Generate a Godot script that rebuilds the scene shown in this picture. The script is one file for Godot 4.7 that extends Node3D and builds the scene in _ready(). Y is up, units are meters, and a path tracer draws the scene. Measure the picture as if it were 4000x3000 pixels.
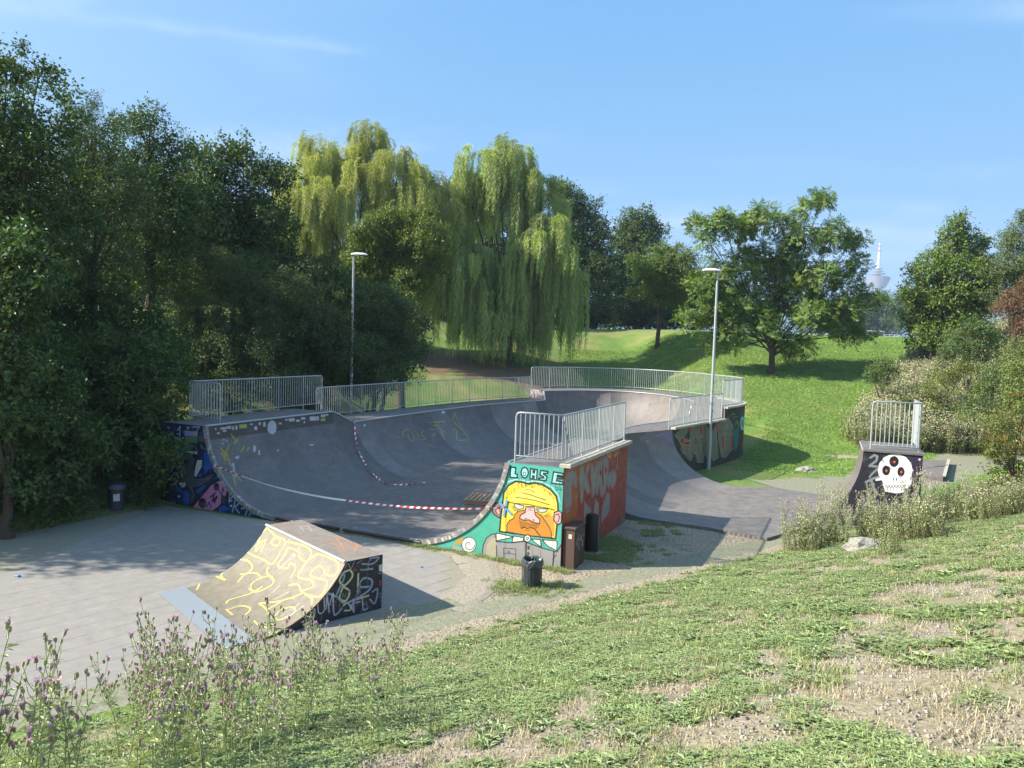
extends Node3D
# A skate park in a grassy hollow: a concrete half pipe that ends in a bowl, a small wooden quarter pipe, trees and weeds.
# u runs along the front of the half pipe, v away from it; uv(u, v, h) is a point in metres.

var rng := RandomNumberGenerator.new()
var mats := {}
var names := {}
var noise_a := FastNoiseLite.new()
var noise_b := FastNoiseLite.new()
const ORIGIN := Vector3(1.2, 0, -16.1)
const AXIS_U := Vector3(-0.9082, 0, -0.4185)
const AXIS_V := Vector3(0.4185, 0, -0.9082)

class Build:
	var v := PackedVector3Array()
	var n := PackedVector3Array()
	var t := PackedVector2Array()
	var c := PackedColorArray()
	var tint := Color(1, 1, 1)
	func corner(p: Vector3, q: Vector3, w: Vector2) -> void:
		v.append(p); n.append(q); t.append(w); c.append(tint)
	func tri(p: Vector3, q: Vector3, r: Vector3, a := Vector2.ZERO, b := Vector2.ZERO, d := Vector2.ZERO) -> void:
		var m := (q - p).cross(r - p).normalized()
		corner(p, m, a); corner(r, m, d); corner(q, m, b)
	func tri_n(p: Vector3, q: Vector3, r: Vector3, i: Vector3, j: Vector3, k: Vector3, a := Vector2.ZERO, b := Vector2.ZERO, d := Vector2.ZERO) -> void:
		corner(p, i, a); corner(r, k, d); corner(q, j, b)
	func quad(p: Vector3, q: Vector3, r: Vector3, s: Vector3, a := Vector2(0, 1), b := Vector2(1, 1), d := Vector2(1, 0), e := Vector2(0, 0)) -> void:
		tri(p, q, r, a, b, d); tri(p, r, s, a, d, e)
	func box(at: Vector3, x: Vector3, y: Vector3, z: Vector3) -> void:
		# at is the centre; x, y and z are half edges
		for k in [[x, y, z], [y, z, x], [z, x, y]]:
			for s in [1.0, -1.0]:
				var m: Vector3 = at + k[2] * s
				var i: Vector3 = k[0] * s
				var j: Vector3 = k[1]
				if x.cross(y).dot(z) < 0: i = -i
				quad(m - i - j, m + i - j, m + i + j, m - i + j)
	func slab(at: Vector3, x: Vector3, y: Vector3, z: Vector3, e: float) -> void:
		# a box whose upper edges are chamfered by e metres
		var xe := x * (1.0 - e / x.length())
		var ze := z * (1.0 - e / z.length())
		var ye := y * (1.0 - e / y.length())
		var lo := [at - x - y - z, at + x - y - z, at + x - y + z, at - x - y + z]
		var mid := [at - x + ye - z, at + x + ye - z, at + x + ye + z, at - x + ye + z]
		var hi := [at - xe + y - ze, at + xe + y - ze, at + xe + y + ze, at - xe + y + ze]
		var flip := z.cross(x).dot(y) < 0
		for k in 4:
			var l := (k + 1) % 4
			if flip:
				quad(lo[k], lo[l], mid[l], mid[k]); quad(mid[k], mid[l], hi[l], hi[k])
			else:
				quad(lo[l], lo[k], mid[k], mid[l]); quad(mid[l], mid[k], hi[k], hi[l])
		if flip: quad(hi[0], hi[1], hi[2], hi[3])
		else: quad(hi[3], hi[2], hi[1], hi[0])
	func tube(pts: Array, rad: Array, sides := 8, caps := true) -> void:
		var rings := []
		var ref := Vector3.UP
		for i in pts.size():
			var d: Vector3 = (pts[mini(i + 1, pts.size() - 1)] - pts[maxi(i - 1, 0)]).normalized()
			if absf(d.dot(ref)) > 0.95: ref = Vector3.RIGHT if absf(d.x) < 0.9 else Vector3.BACK
			var a := d.cross(ref).normalized()
			var b := d.cross(a).normalized()
			ref = -b if absf(d.dot(b)) < 0.9 else ref
			a = d.cross(ref).normalized(); b = d.cross(a).normalized()
			var ring := []
			for k in sides:
				var g := TAU * k / sides
				ring.append(a * cos(g) + b * sin(g))
			rings.append(ring)
		for i in pts.size() - 1:
			for k in sides:
				var l := (k + 1) % sides
				var p: Vector3 = pts[i]
				var q: Vector3 = pts[i + 1]
				var a0: Vector3 = rings[i][k]; var a1: Vector3 = rings[i][l]
				var b0: Vector3 = rings[i + 1][k]; var b1: Vector3 = rings[i + 1][l]
				tri_n(p + a0 * rad[i], p + a1 * rad[i], q + b1 * rad[i + 1], a0, a1, b1, Vector2(float(k) / sides, i), Vector2(float(k + 1) / sides, i), Vector2(float(k + 1) / sides, i + 1))
				tri_n(p + a0 * rad[i], q + b1 * rad[i + 1], q + b0 * rad[i + 1], a0, b1, b0, Vector2(float(k) / sides, i), Vector2(float(k + 1) / sides, i + 1), Vector2(float(k) / sides, i + 1))
		if caps:
			for e in [0, pts.size() - 1]:
				for k in sides:
					var l := (k + 1) % sides
					var p: Vector3 = pts[e]
					if e == 0: tri(p, p + rings[e][l] * rad[e], p + rings[e][k] * rad[e])
					else: tri(p, p + rings[e][k] * rad[e], p + rings[e][l] * rad[e])
	func mesh(m: Material) -> ArrayMesh:
		var a := []
		a.resize(Mesh.ARRAY_MAX)
		a[Mesh.ARRAY_VERTEX] = v; a[Mesh.ARRAY_NORMAL] = n; a[Mesh.ARRAY_TEX_UV] = t; a[Mesh.ARRAY_COLOR] = c
		var out := ArrayMesh.new()
		out.add_surface_from_arrays(Mesh.PRIMITIVE_TRIANGLES, a)
		out.surface_set_material(0, m)
		return out

# ---------------------------------------------------------------- naming
func numbered(called: String) -> String:
	names[called] = names.get(called, 0) + 1
	return called if names[called] == 1 else "%s_%03d" % [called, names[called] - 1]
func tag(o: Node, label: String, category: String, group := "", kind := "") -> Node:
	o.set_meta("label", label); o.set_meta("category", category)
	if group: o.set_meta("group", group)
	if kind: o.set_meta("kind", kind)
	return o
func thing(called: String, label: String, category: String, at: Vector3, group := "") -> Node3D:
	var o := Node3D.new()
	o.name = numbered(called); add_child(o); o.position = at
	tag(o, label, category, group)
	return o
func part(parent: Node3D, called: String, m: Mesh, at := Transform3D.IDENTITY) -> MeshInstance3D:
	var o := MeshInstance3D.new()
	o.name = called; o.mesh = m
	parent.add_child(o, true)
	o.transform = at
	return o
func part_w(parent: Node3D, called: String, b: Build, m: Material) -> MeshInstance3D:
	# geometry given in world metres, under a thing that stands at its base
	var off := Vector3.ZERO
	var q: Node = parent
	while q != self:
		off += (q as Node3D).position
		q = q.get_parent()
	for i in b.v.size(): b.v[i] -= off
	return part(parent, called, b.mesh(m))
func whole(called: String, m: Mesh, label: String, category: String, at: Vector3, group := "") -> MeshInstance3D:
	var o := MeshInstance3D.new()
	o.name = numbered(called); o.mesh = m; add_child(o); o.position = at
	tag(o, label, category, group)
	return o
func setting(called: String, m: Mesh) -> MeshInstance3D:
	var o := MeshInstance3D.new()
	o.name = called; o.mesh = m; add_child(o)
	o.set_meta("kind", "structure")
	return o
func uv(u: float, v: float, h := 0.0) -> Vector3:
	return ORIGIN + AXIS_U * u + AXIS_V * v + Vector3(0, h, 0)
func rnd(a: float, b: float) -> float:
	return rng.randf_range(a, b)

# ---------------------------------------------------------------- textures and materials
func lin(r: float, g: float, b: float) -> Color:
	return Color(r, g, b).linear_to_srgb()
func gray_noise(size: int, freq: float, octaves: int, lo: float, hi: float, seed_ := 1, kind := FastNoiseLite.TYPE_SIMPLEX_SMOOTH) -> Image:
	var f := FastNoiseLite.new()
	f.seed = seed_; f.frequency = freq; f.fractal_octaves = octaves; f.noise_type = kind; f.fractal_gain = 0.62
	var im := f.get_seamless_image(size, size)
	im.convert(Image.FORMAT_L8)
	var d := im.get_data()
	for i in d.size(): d[i] = int(clampf(lo + (hi - lo) * d[i] / 255.0, 0.0, 1.0) * 255.0)
	return Image.create_from_data(size, size, false, Image.FORMAT_L8, d)
func ramp_noise(size: int, freq: float, octaves: int, cols: Array, seed_ := 1, speck := 0.0) -> ImageTexture:
	# sRGB colours spread over the noise, with a fine second grain
	var base := gray_noise(size, freq, octaves, 0.0, 1.0, seed_).get_data()
	var fine := gray_noise(size, 0.22, 2, 0.0, 1.0, seed_ + 7).get_data()
	var out := PackedByteArray()
	out.resize(size * size * 3)
	var table := []
	for i in 256:
		var f := i / 255.0 * (cols.size() - 1)
		var k := mini(int(f), cols.size() - 2)
		table.append((cols[k] as Color).lerp(cols[k + 1], f - k))
	for i in size * size:
		var q := clampi(base[i] + int((fine[i] - 128) * speck), 0, 255)
		var col: Color = table[q]
		out[i * 3] = int(col.r * 255); out[i * 3 + 1] = int(col.g * 255); out[i * 3 + 2] = int(col.b * 255)
	var im := Image.create_from_data(size, size, false, Image.FORMAT_RGB8, out)
	im.generate_mipmaps()
	return ImageTexture.create_from_image(im)
func relief(size: int, freq: float, octaves: int, seed_ := 1) -> ImageTexture:
	return ImageTexture.create_from_image(gray_noise(size, freq, octaves, 0.0, 1.0, seed_))
func plain(key: String, col: Color, rough := 0.8, metal := 0.0, spec := 0.5) -> StandardMaterial3D:
	if mats.has(key): return mats[key]
	var m := StandardMaterial3D.new()
	m.resource_name = key
	m.albedo_color = col; m.roughness = rough; m.metallic = metal; m.metallic_specular = spec
	mats[key] = m
	return m
func world_tex(key: String, tex: Texture2D, scale: float, rough := 0.9, col := Color.WHITE, bump: Texture2D = null, bump_cm := 1.0) -> StandardMaterial3D:
	if mats.has(key): return mats[key]
	var m := plain(key, col, rough)
	m.albedo_texture = tex
	m.uv1_triplanar = true; m.uv1_world_triplanar = true
	m.uv1_scale = Vector3.ONE * scale
	m.vertex_color_use_as_albedo = true
	if bump:
		m.heightmap_enabled = true; m.heightmap_texture = bump; m.heightmap_scale = bump_cm
	return m
func leaf_mat(key: String, rough := 0.55, back := 0.5) -> StandardMaterial3D:
	if mats.has(key): return mats[key]
	var m := plain(key, Color.WHITE, rough)
	m.vertex_color_use_as_albedo = true
	m.cull_mode = BaseMaterial3D.CULL_DISABLED
	m.backlight_enabled = true; m.backlight = Color(back * 0.95, back, back * 0.5)
	return m

# ---------------------------------------------------------------- painting: polygons and brush strokes on a computed image
func fill_poly(im: Image, p: Array, col: Color) -> void:
	var w := im.get_width(); var h := im.get_height()
	var lo := 1e9; var hi := -1e9
	for i in range(1, p.size(), 2):
		lo = minf(lo, p[i]); hi = maxf(hi, p[i])
	for y in range(maxi(0, int(floor(lo))), mini(h - 1, int(ceil(hi))) + 1):
		var xs := []
		var cy := y + 0.5
		var j := p.size() - 2
		for i in range(0, p.size(), 2):
			var y0: float = p[j + 1]; var y1: float = p[i + 1]
			if (y0 <= cy) != (y1 <= cy):
				xs.append(p[j] + (cy - y0) / (y1 - y0) * (p[i] - p[j]))
			j = i
		xs.sort()
		for k in range(0, xs.size() - 1, 2):
			var x0 := maxi(0, int(round(xs[k]))); var x1 := mini(w, int(round(xs[k + 1])))
			if x1 > x0: im.fill_rect(Rect2i(x0, y, x1 - x0, 1), col)
func dab(im: Image, x: float, y: float, r: float, col: Color) -> void:
	var w := im.get_width(); var h := im.get_height()
	for yy in range(int(floor(y - r)), int(ceil(y + r)) + 1):
		if yy < 0 or yy >= h: continue
		var d := r * r - (yy + 0.5 - y) * (yy + 0.5 - y)
		if d <= 0: continue
		d = sqrt(d)
		var x0 := maxi(0, int(round(x - d))); var x1 := mini(w, int(round(x + d)))
		if x1 > x0: im.fill_rect(Rect2i(x0, yy, x1 - x0, 1), col)
func stroke(im: Image, p: Array, width: float, col: Color) -> void:
	var r := maxf(width * 0.5, 1.0)
	for i in range(0, p.size() - 2, 2):
		var a := Vector2(p[i], p[i + 1]); var b := Vector2(p[i + 2], p[i + 3])
		var n := maxi(1, int(a.distance_to(b) / (r * 0.6)))
		for k in n + 1:
			var q := a.lerp(b, float(k) / n)
			dab(im, q.x, q.y, r, col)
func rounded(p: Array) -> Array:
	# a hand-drawn sweep through the points
	var pts := []
	for i in range(0, p.size(), 2): pts.append(Vector2(p[i], p[i + 1]))
	var out := []
	for i in pts.size() - 1:
		var a: Vector2 = pts[maxi(i - 1, 0)]; var b: Vector2 = pts[i]; var c: Vector2 = pts[i + 1]; var d: Vector2 = pts[mini(i + 2, pts.size() - 1)]
		for k in 6:
			var t := k / 6.0
			var q := 0.5 * (2.0 * b + (c - a) * t + (2.0 * a - 5.0 * b + 4.0 * c - d) * t * t + (3.0 * b - a - 3.0 * c + d) * t * t * t)
			out.append(q.x); out.append(q.y)
	out.append(pts[-1].x); out.append(pts[-1].y)
	return out
func paint(w: int, h: int, base: Color, ops: Array, wear := 0.12, seed_ := 5, rubbed := 1.0) -> ImageTexture:
	var im := Image.create(w, h, false, Image.FORMAT_RGB8)
	im.fill(base)
	for o in ops:
		var col := Color.html(o[1])
		var p: Array = o.slice(3)
		if o[0] == 0: fill_poly(im, p, col)
		elif o[0] == 2: stroke(im, rounded(p), o[2], col)
		else: stroke(im, p, o[2], col)
	# grain of the concrete, dirt and rubbed paint; the edges of the paint fray like spray
	var grain := gray_noise(512, 0.09, 4, 0.0, 1.0, seed_).get_data()
	var big := gray_noise(512, 0.012, 4, 0.0, 1.0, seed_ + 3).get_data()
	var fray := gray_noise(512, 0.35, 2, 0.0, 1.0, seed_ + 5).get_data()
	var src := im.get_data()
	var d := src.duplicate()
	var worn := [126.0, 120.0, 112.0]
	for y in h:
		for x in w:
			var g := (y & 511) * 512 + (x & 511)
			var e := fray[g]
			var sx := clampi(x + ((e - 128) >> 5), 0, w - 1)
			var sy := clampi(y + ((fray[(g + 7777) & 262143] - 128) >> 5), 0, h - 1)
			var j := (sy * w + sx) * 3
			var i := (y * w + x) * 3
			var f := 1.0 + wear * ((grain[g] - 128) / 128.0 + 0.9 * (big[g] - 128) / 128.0)
			var rub := clampf((grain[g] + 0.6 * big[g] - 262.0) / 40.0, 0.0, 0.55) * rubbed
			for k in 3:
				var q := (src[i + k] * 0.45 + src[j + k] * 0.55) * f
				d[i + k] = mini(255, int(q + (worn[k] - q) * rub))
	im = Image.create_from_data(w, h, false, Image.FORMAT_RGB8, d)
	im.generate_mipmaps()
	return ImageTexture.create_from_image(im)
func painted(key: String, tex: Texture2D, rough := 0.75) -> StandardMaterial3D:
	var m := plain(key, Color.WHITE, rough)
	m.albedo_texture = tex
	m.texture_repeat = false
	m.heightmap_enabled = true; m.heightmap_texture = mats["rough_relief"]; m.heightmap_scale = 0.15
	return m

# ---------------------------------------------------------------- the lie of the land
func soft(x: float, k: float) -> float:
	if x <= -2.0 * k: return 0.0
	return x if x >= 2.0 * k else (x + 2.0 * k) * (x + 2.0 * k) / (8.0 * k)
func land(x: float, z: float) -> float:
	var s := (x + 5.6) * 0.604 + (z + 8.5) * 0.797
	var bank := minf(0.33 * soft(s, 0.35), 6.0 + 0.02 * s)
	var toe := -42.0 - 4.0 * smoothstep(-2.0, 5.0, x) + 8.0 * smoothstep(9.0, 15.0, x)
	var n := toe - z
	var rise := 0.28 * soft(n, 1.2)
	var top := 6.4 + 0.019 * maxf(0.0, minf(n, 700.0) - 23.0)
	rise = top - soft(top - rise, 0.5)
	var d := -((x + 11.9) * 0.86 + (z + 17.0) * 0.51)
	var left := 0.28 * soft(d - 0.8, 0.6)
	left = (4.0 - soft(4.0 - left, 0.5)) * (1.0 - smoothstep(-12.0, -5.0, x)) * (1.0 - 0.5 * smoothstep(36.0, 50.0, -z))
	var t1 := (x - 20.2) * 0.79 + (z + 40.6) * 0.612
	var t2 := -37.5 - z + 0.05 * (x - 20.0)
	var right := 0.5 * minf(soft(t1, 0.8), soft(t2, 0.8))
	right = 6.0 - soft(6.0 - right, 0.6)
	return maxf(bank, 0.0) + maxf(rise, 0.0) + maxf(right, 0.0) * 0.75 + maxf(left, 0.0)
func ground_at(x: float, z: float) -> Vector3:
	return Vector3(x, land(x, z), z)
func bank_s(x: float, z: float) -> float:
	return (x + 5.6) * 0.604 + (z + 8.5) * 0.797

# ---------------------------------------------------------------- sky, sun and camera
func make_sky() -> Environment:
	var w := 1024; var h := 512
	var streak := FastNoiseLite.new()
	streak.seed = 4; streak.frequency = 1.0; streak.fractal_octaves = 5; streak.fractal_gain = 0.55
	var veil := FastNoiseLite.new()
	veil.seed = 9; veil.frequency = 1.0; veil.fractal_octaves = 3
	var sun := Vector3(-1.36, 1.0, 0.2).normalized()
	var trail_a := Vector3(-0.4848, 0.3343, -0.8082).normalized(); var trail_b := Vector3(-0.2641, 0.3473, -0.8998).normalized()
	var trail_n := trail_a.cross(trail_b).normalized(); var trail_m := (trail_a + trail_b).normalized()
	var d := PackedFloat32Array()
	d.resize(w * h * 3)
	for y in h:
		var el := (0.5 - (y + 0.5) / h) * PI
		for x in w:
			var az := ((x + 0.5) / w) * TAU
			# Godot's panorama: the first column looks along -z
			var dir := Vector3(sin(az) * cos(el), sin(el), -cos(az) * cos(el))
			var up := maxf(dir.y, 0.0)
			var f := pow(1.0 - up, 3.6)
			var col := Vector3(0.056, 0.168, 0.345).lerp(Vector3(0.135, 0.272, 0.385), f)
			var near := maxf(dir.dot(sun), 0.0)
			col += Vector3(0.26, 0.25, 0.21) * pow(near, 2.2) + Vector3(0.5, 0.46, 0.38) * pow(near, 40.0)
			if up > 0.01:
				# thin ice clouds drawn out across the view, high above
				var p := Vector2(dir.x, dir.z) / (up + 0.12)
				var q := Vector2(p.x * 0.55 + p.y * 0.12, p.y * 2.6 - p.x * 0.5)
				var s := streak.get_noise_2d(q.x * 0.8, q.y * 0.8) * 0.5 + 0.5
				var v := veil.get_noise_2d(p.x * 0.35, p.y * 0.5) * 0.5 + 0.5
				var cov := smoothstep(0.40, 0.8, s) * smoothstep(0.36, 0.68, v) * smoothstep(0.03, 0.2, up) * 0.85
				# an old vapour trail drawn out by the wind
				var off := dir.dot(trail_n) + 0.006 * veil.get_noise_2d(dir.x * 9.0, dir.z * 9.0)
				var run := dir.dot(trail_m)
				cov = maxf(cov, exp(-off * off / 0.00002) * smoothstep(0.975, 0.99, run) * 0.34 * (0.7 + 0.6 * streak.get_noise_2d(dir.x * 14.0, dir.z * 14.0)))
				col = col.lerp(Vector3(0.33, 0.40, 0.46), cov)
			if dir.y < 0.0: col = Vector3(0.20, 0.24, 0.22)
			var i := (y * w + x) * 3
			d[i] = col.x; d[i + 1] = col.y; d[i + 2] = col.z
	var im := Image.create_from_data(w, h, false, Image.FORMAT_RGBF, d.to_byte_array())
	var pano := PanoramaSkyMaterial.new()
	pano.panorama = ImageTexture.create_from_image(im)
	var sky := Sky.new()
	sky.sky_material = pano
	var env := Environment.new()
	env.background_mode = Environment.BG_SKY
	env.sky = sky
	env.background_energy_multiplier = 1.0
	env.tonemap_mode = Environment.TONE_MAPPER_LINEAR
	env.tonemap_exposure = 2.6
	env.sdfgi_enabled = true; env.ssao_enabled = true; env.ssil_enabled = true
	env.fog_enabled = true
	env.fog_density = 0.00032
	env.fog_light_color = Color(0.80, 0.88, 1.0)
	return env
func make_light_and_camera() -> void:
	var cam := Camera3D.new()
	cam.name = "camera"
	cam.fov = 55.0; cam.near = 0.05; cam.far = 6000.0
	add_child(cam)
	cam.position = Vector3(0, 5, 0)
	cam.rotation_degrees = Vector3(-3.3, 0, 1.8)
	cam.current = true
	var we := WorldEnvironment.new()
	we.name = "world_environment"
	we.environment = make_sky()
	add_child(we)
	var sun := DirectionalLight3D.new()
	sun.name = "sun"
	sun.light_energy = 1.5
	sun.light_color = Color(1.0, 0.965, 0.91)
	sun.light_angular_distance = 0.55
	sun.shadow_enabled = true
	add_child(sun)
	sun.look_at_from_position(Vector3.ZERO, Vector3(1.36, -1.0, -0.2))

# ---------------------------------------------------------------- ground
func axis_steps(lo: float, hi: float, step: float, far: float) -> Array:
	var a := []
	var x := lo
	while x <= hi + 0.001:
		a.append(x); x += step
	var g := step
	x = hi
	while x < far:
		g *= 1.22; x += g; a.append(x)
	var b := []
	g = step; x = lo
	while x > -far:
		g *= 1.22; x -= g; b.append(x)
	b.reverse()
	return b + a
func make_materials() -> void:
	noise_a.seed = 21; noise_a.frequency = 0.16; noise_a.fractal_octaves = 4
	noise_b.seed = 33; noise_b.frequency = 0.55; noise_b.fractal_octaves = 3
	mats["rough_relief"] = relief(512, 0.08, 4, 3)
	var soil_relief := relief(512, 0.05, 5, 8)
	world_tex("ground", ramp_noise(1024, 0.02, 5, [Color(0.62, 0.60, 0.56), Color(0.82, 0.82, 0.78), Color(0.95, 0.95, 0.92), Color(1, 1, 1)], 2, 0.7), 0.42, 0.95, Color.WHITE, soil_relief, 3.0)
	world_tex("concrete", scuffed(ramp_noise(1024, 0.012, 6, [Color(0.34, 0.325, 0.315), Color(0.40, 0.38, 0.368), Color(0.435, 0.415, 0.40), Color(0.49, 0.467, 0.448)], 4, 0.35)), 0.17, 0.6, Color.WHITE, mats["rough_relief"], 0.2)
	world_tex("pale_concrete", ramp_noise(512, 0.03, 5, [Color(0.55, 0.53, 0.47), Color(0.66, 0.64, 0.57), Color(0.74, 0.72, 0.66)], 6, 0.5), 0.6, 0.85, Color.WHITE, mats["rough_relief"], 0.4)
	world_tex("paving", ramp_noise(1024, 0.02, 5, [Color(0.485, 0.47, 0.445), Color(0.52, 0.503, 0.478), Color(0.535, 0.518, 0.493), Color(0.57, 0.55, 0.525)], 12, 0.2), 0.13, 0.85, Color.WHITE, mats["rough_relief"], 0.08)
	world_tex("green_path", ramp_noise(1024, 0.025, 5, [Color(0.40, 0.415, 0.33), Color(0.45, 0.465, 0.375), Color(0.51, 0.50, 0.42), Color(0.58, 0.535, 0.46)], 15, 0.6), 0.3, 0.95, Color.WHITE, mats["rough_relief"], 0.5)
	world_tex("bark", ramp_noise(512, 0.04, 5, [Color(0.20, 0.17, 0.14), Color(0.34, 0.29, 0.24), Color(0.46, 0.41, 0.34)], 17, 0.6), 1.5, 0.95, Color.WHITE, soil_relief, 2.0)
	world_tex("stone", ramp_noise(512, 0.03, 5, [Color(0.40, 0.39, 0.35), Color(0.56, 0.55, 0.50), Color(0.68, 0.67, 0.62)], 18, 0.7), 1.2, 0.9, Color.WHITE, soil_relief, 2.0)
	world_tex("wood", ramp_noise(512, 0.02, 5, [Color(0.50, 0.40, 0.30), Color(0.64, 0.53, 0.40), Color(0.72, 0.62, 0.50)], 19, 0.6), 1.2, 0.8)
	var galv := world_tex("galvanised", ramp_noise(512, 0.06, 4, [Color(0.55, 0.58, 0.58), Color(0.66, 0.69, 0.69), Color(0.76, 0.78, 0.78)], 22, 0.3), 2.0, 0.42)
	galv.metallic = 0.2
	plain("black_plastic", lin(0.02, 0.021, 0.023), 0.45)
	plain("dark_wire", lin(0.06, 0.065, 0.065), 0.5, 0.5)
func scuffed(tex: ImageTexture) -> ImageTexture:
	# wheel marks, hairline cracks and stains worn into the riding surface
	rng.seed = 15
	var im := tex.get_image()
	im.clear_mipmaps()
	var marks := im.duplicate()
	for k in 46:
		var p := Vector2(rnd(0, 1023), rnd(0, 1023)); var a := rnd(0, TAU); var turn := rnd(-0.02, 0.02)
		var line := []
		for i in 40:
			line.append(p.x); line.append(p.y)
			p += Vector2(cos(a), sin(a)) * 5.0; a += turn
		stroke(marks, line, rnd(2.0, 4.0), Color(0.24, 0.23, 0.23) if k % 4 else Color(0.56, 0.54, 0.52))
	for k in 9:
		var p := Vector2(rnd(0, 1023), rnd(0, 1023))
		for i in 12: dab(marks, p.x + rng.randfn(0, 14), p.y + rng.randfn(0, 9), rnd(3, 11), Color(0.27, 0.26, 0.25))
	for k in 5:
		var p := Vector2(rnd(0, 1023), rnd(0, 1023)); var a := rnd(0, TAU)
		var line := []
		for i in 60:
			line.append(p.x); line.append(p.y)
			p += Vector2(cos(a), sin(a)) * 6.0; a += rnd(-0.45, 0.45)
		stroke(marks, line, 2.0, Color(0.17, 0.165, 0.16))
	var d: PackedByteArray = im.get_data(); var m: PackedByteArray = marks.get_data()
	for i in d.size(): d[i] = int(d[i] * 0.62 + m[i] * 0.38)
	im = Image.create_from_data(1024, 1024, false, Image.FORMAT_RGB8, d)
	im.generate_mipmaps()
	return ImageTexture.create_from_image(im)
func make_ground() -> void:
	var xs := axis_steps(-32.0, 44.0, 0.4, 2600.0)
	var zs := axis_steps(-74.0, 6.0, 0.4, 2600.0)
	var v := PackedVector3Array(); var n := PackedVector3Array(); var c := PackedColorArray(); var idx := PackedInt32Array()
	for z in zs:
		for x in xs:
			v.append(Vector3(x, land(x, z) + 0.03 * noise_b.get_noise_2d(x * 2.0, z * 2.0) * clampf(bank_s(x, z), 0.0, 1.0), z))
			var e := 0.2
			n.append(Vector3(land(x - e, z) - land(x + e, z), 2 * e, land(x, z - e) - land(x, z + e)).normalized())
			c.append(ground_colour(x, z))
	var w := xs.size()
	for j in zs.size() - 1:
		for i in w - 1:
			var a := j * w + i
			idx.append_array([a, a + 1, a + w + 1, a, a + w + 1, a + w])
	var arr := []
	arr.resize(Mesh.ARRAY_MAX)
	arr[Mesh.ARRAY_VERTEX] = v; arr[Mesh.ARRAY_NORMAL] = n; arr[Mesh.ARRAY_COLOR] = c; arr[Mesh.ARRAY_INDEX] = idx
	var m := ArrayMesh.new()
	m.add_surface_from_arrays(Mesh.PRIMITIVE_TRIANGLES, arr)
	m.surface_set_material(0, mats["ground"])
	setting("ground", m)
func ground_colour(x: float, z: float) -> Color:
	var lawn := Color(0.14, 0.24, 0.04)
	var dry := Color(0.26, 0.24, 0.09)
	var soil := Color(0.34, 0.285, 0.22)
	var dirt := Color(0.40, 0.335, 0.26)
	var litter := Color(0.20, 0.13, 0.08)
	var a := noise_a.get_noise_2d(x, z)
	var b := noise_b.get_noise_2d(x, z)
	var s := bank_s(x, z)
	var col := lawn.lerp(dry, smoothstep(-0.1, 0.45, a + 0.7 * b) * 0.8)
	# trodden earth under the willow and on the slope behind the low deck
	var path_d := absf((z + 53.0) - 0.2 * (x + 2.0)) - 1.6 + b * 1.6
	if x > -9.0 and x < 5.0: col = col.lerp(litter, (1.0 - smoothstep(0.0, 1.6, path_d)) * (1.0 - smoothstep(2.0, 5.0, x)))
	# the open dirt by the tower, along the foot of the bank
	if z > -24.0 and x > -5.0:
		var q := Vector3(x, 0, z) - ORIGIN
		var along := smoothstep(-4.5, -3.5, x) * (1.0 - smoothstep(8.0, 10.5, x + b))
		col = col.lerp(dirt.lerp(Color(0.33, 0.29, 0.22), 0.5 + 0.5 * a), along * (1.0 - smoothstep(5.6, 7.0, q.dot(AXIS_V) + b * 0.6)))
	var d2 := Vector2((x - 16.3) / 1.5, (z + 35.0) / 0.9).length() + 0.3 * b
	col = col.lerp(dirt, 1.0 - smoothstep(0.7, 1.1, d2))
	var d3 := Vector2((x - 15.0) / 5.5, (z + 44.0) / 1.2).length() + 0.5 * b
	col = col.lerp(dry, (1.0 - smoothstep(0.6, 1.1, d3)) * 0.7)
	# the near bank: dry soil with grass roots
	if s > -1.5 and z > -30.0:
		var bare := soil.lerp(Color(0.29, 0.26, 0.155), smoothstep(-0.1, 0.4, a + 0.5 * b))
		col = col.lerp(bare, smoothstep(-0.2, 0.5, s + 0.5 * b))
	return col * (1.0 + 0.22 * noise_b.get_noise_2d(x * 3.1, z * 3.1) + 0.12 * b)
func sheet(poly: PackedVector2Array, h: float, m: Material, wobble := 0.0, seed_ := 1) -> ArrayMesh:
	# a flat outline of world x and z, its edge made uneven, laid h above the land
	var pts := PackedVector2Array()
	var f := FastNoiseLite.new(); f.seed = seed_; f.frequency = 0.9
	for i in poly.size():
		var a := poly[i]; var b := poly[(i + 1) % poly.size()]
		var n := maxi(1, int(a.distance_to(b) / 0.35))
		for k in n:
			var p := a.lerp(b, float(k) / n)
			pts.append(p + Vector2(f.get_noise_2d(p.x, p.y), f.get_noise_2d(p.y + 40.0, p.x)) * wobble)
	var idx := Geometry2D.triangulate_polygon(pts)
	var o := Build.new()
	for i in range(0, idx.size(), 3):
		var q := []
		for k in 3:
			var p := pts[idx[i + k]]
			q.append(Vector3(p.x, land(p.x, p.y) + h, p.y))
		if (q[1] - q[0]).cross(q[2] - q[0]).y < 0: q = [q[0], q[2], q[1]]
		o.tri(q[0], q[1], q[2])
	return o.mesh(m)
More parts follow.
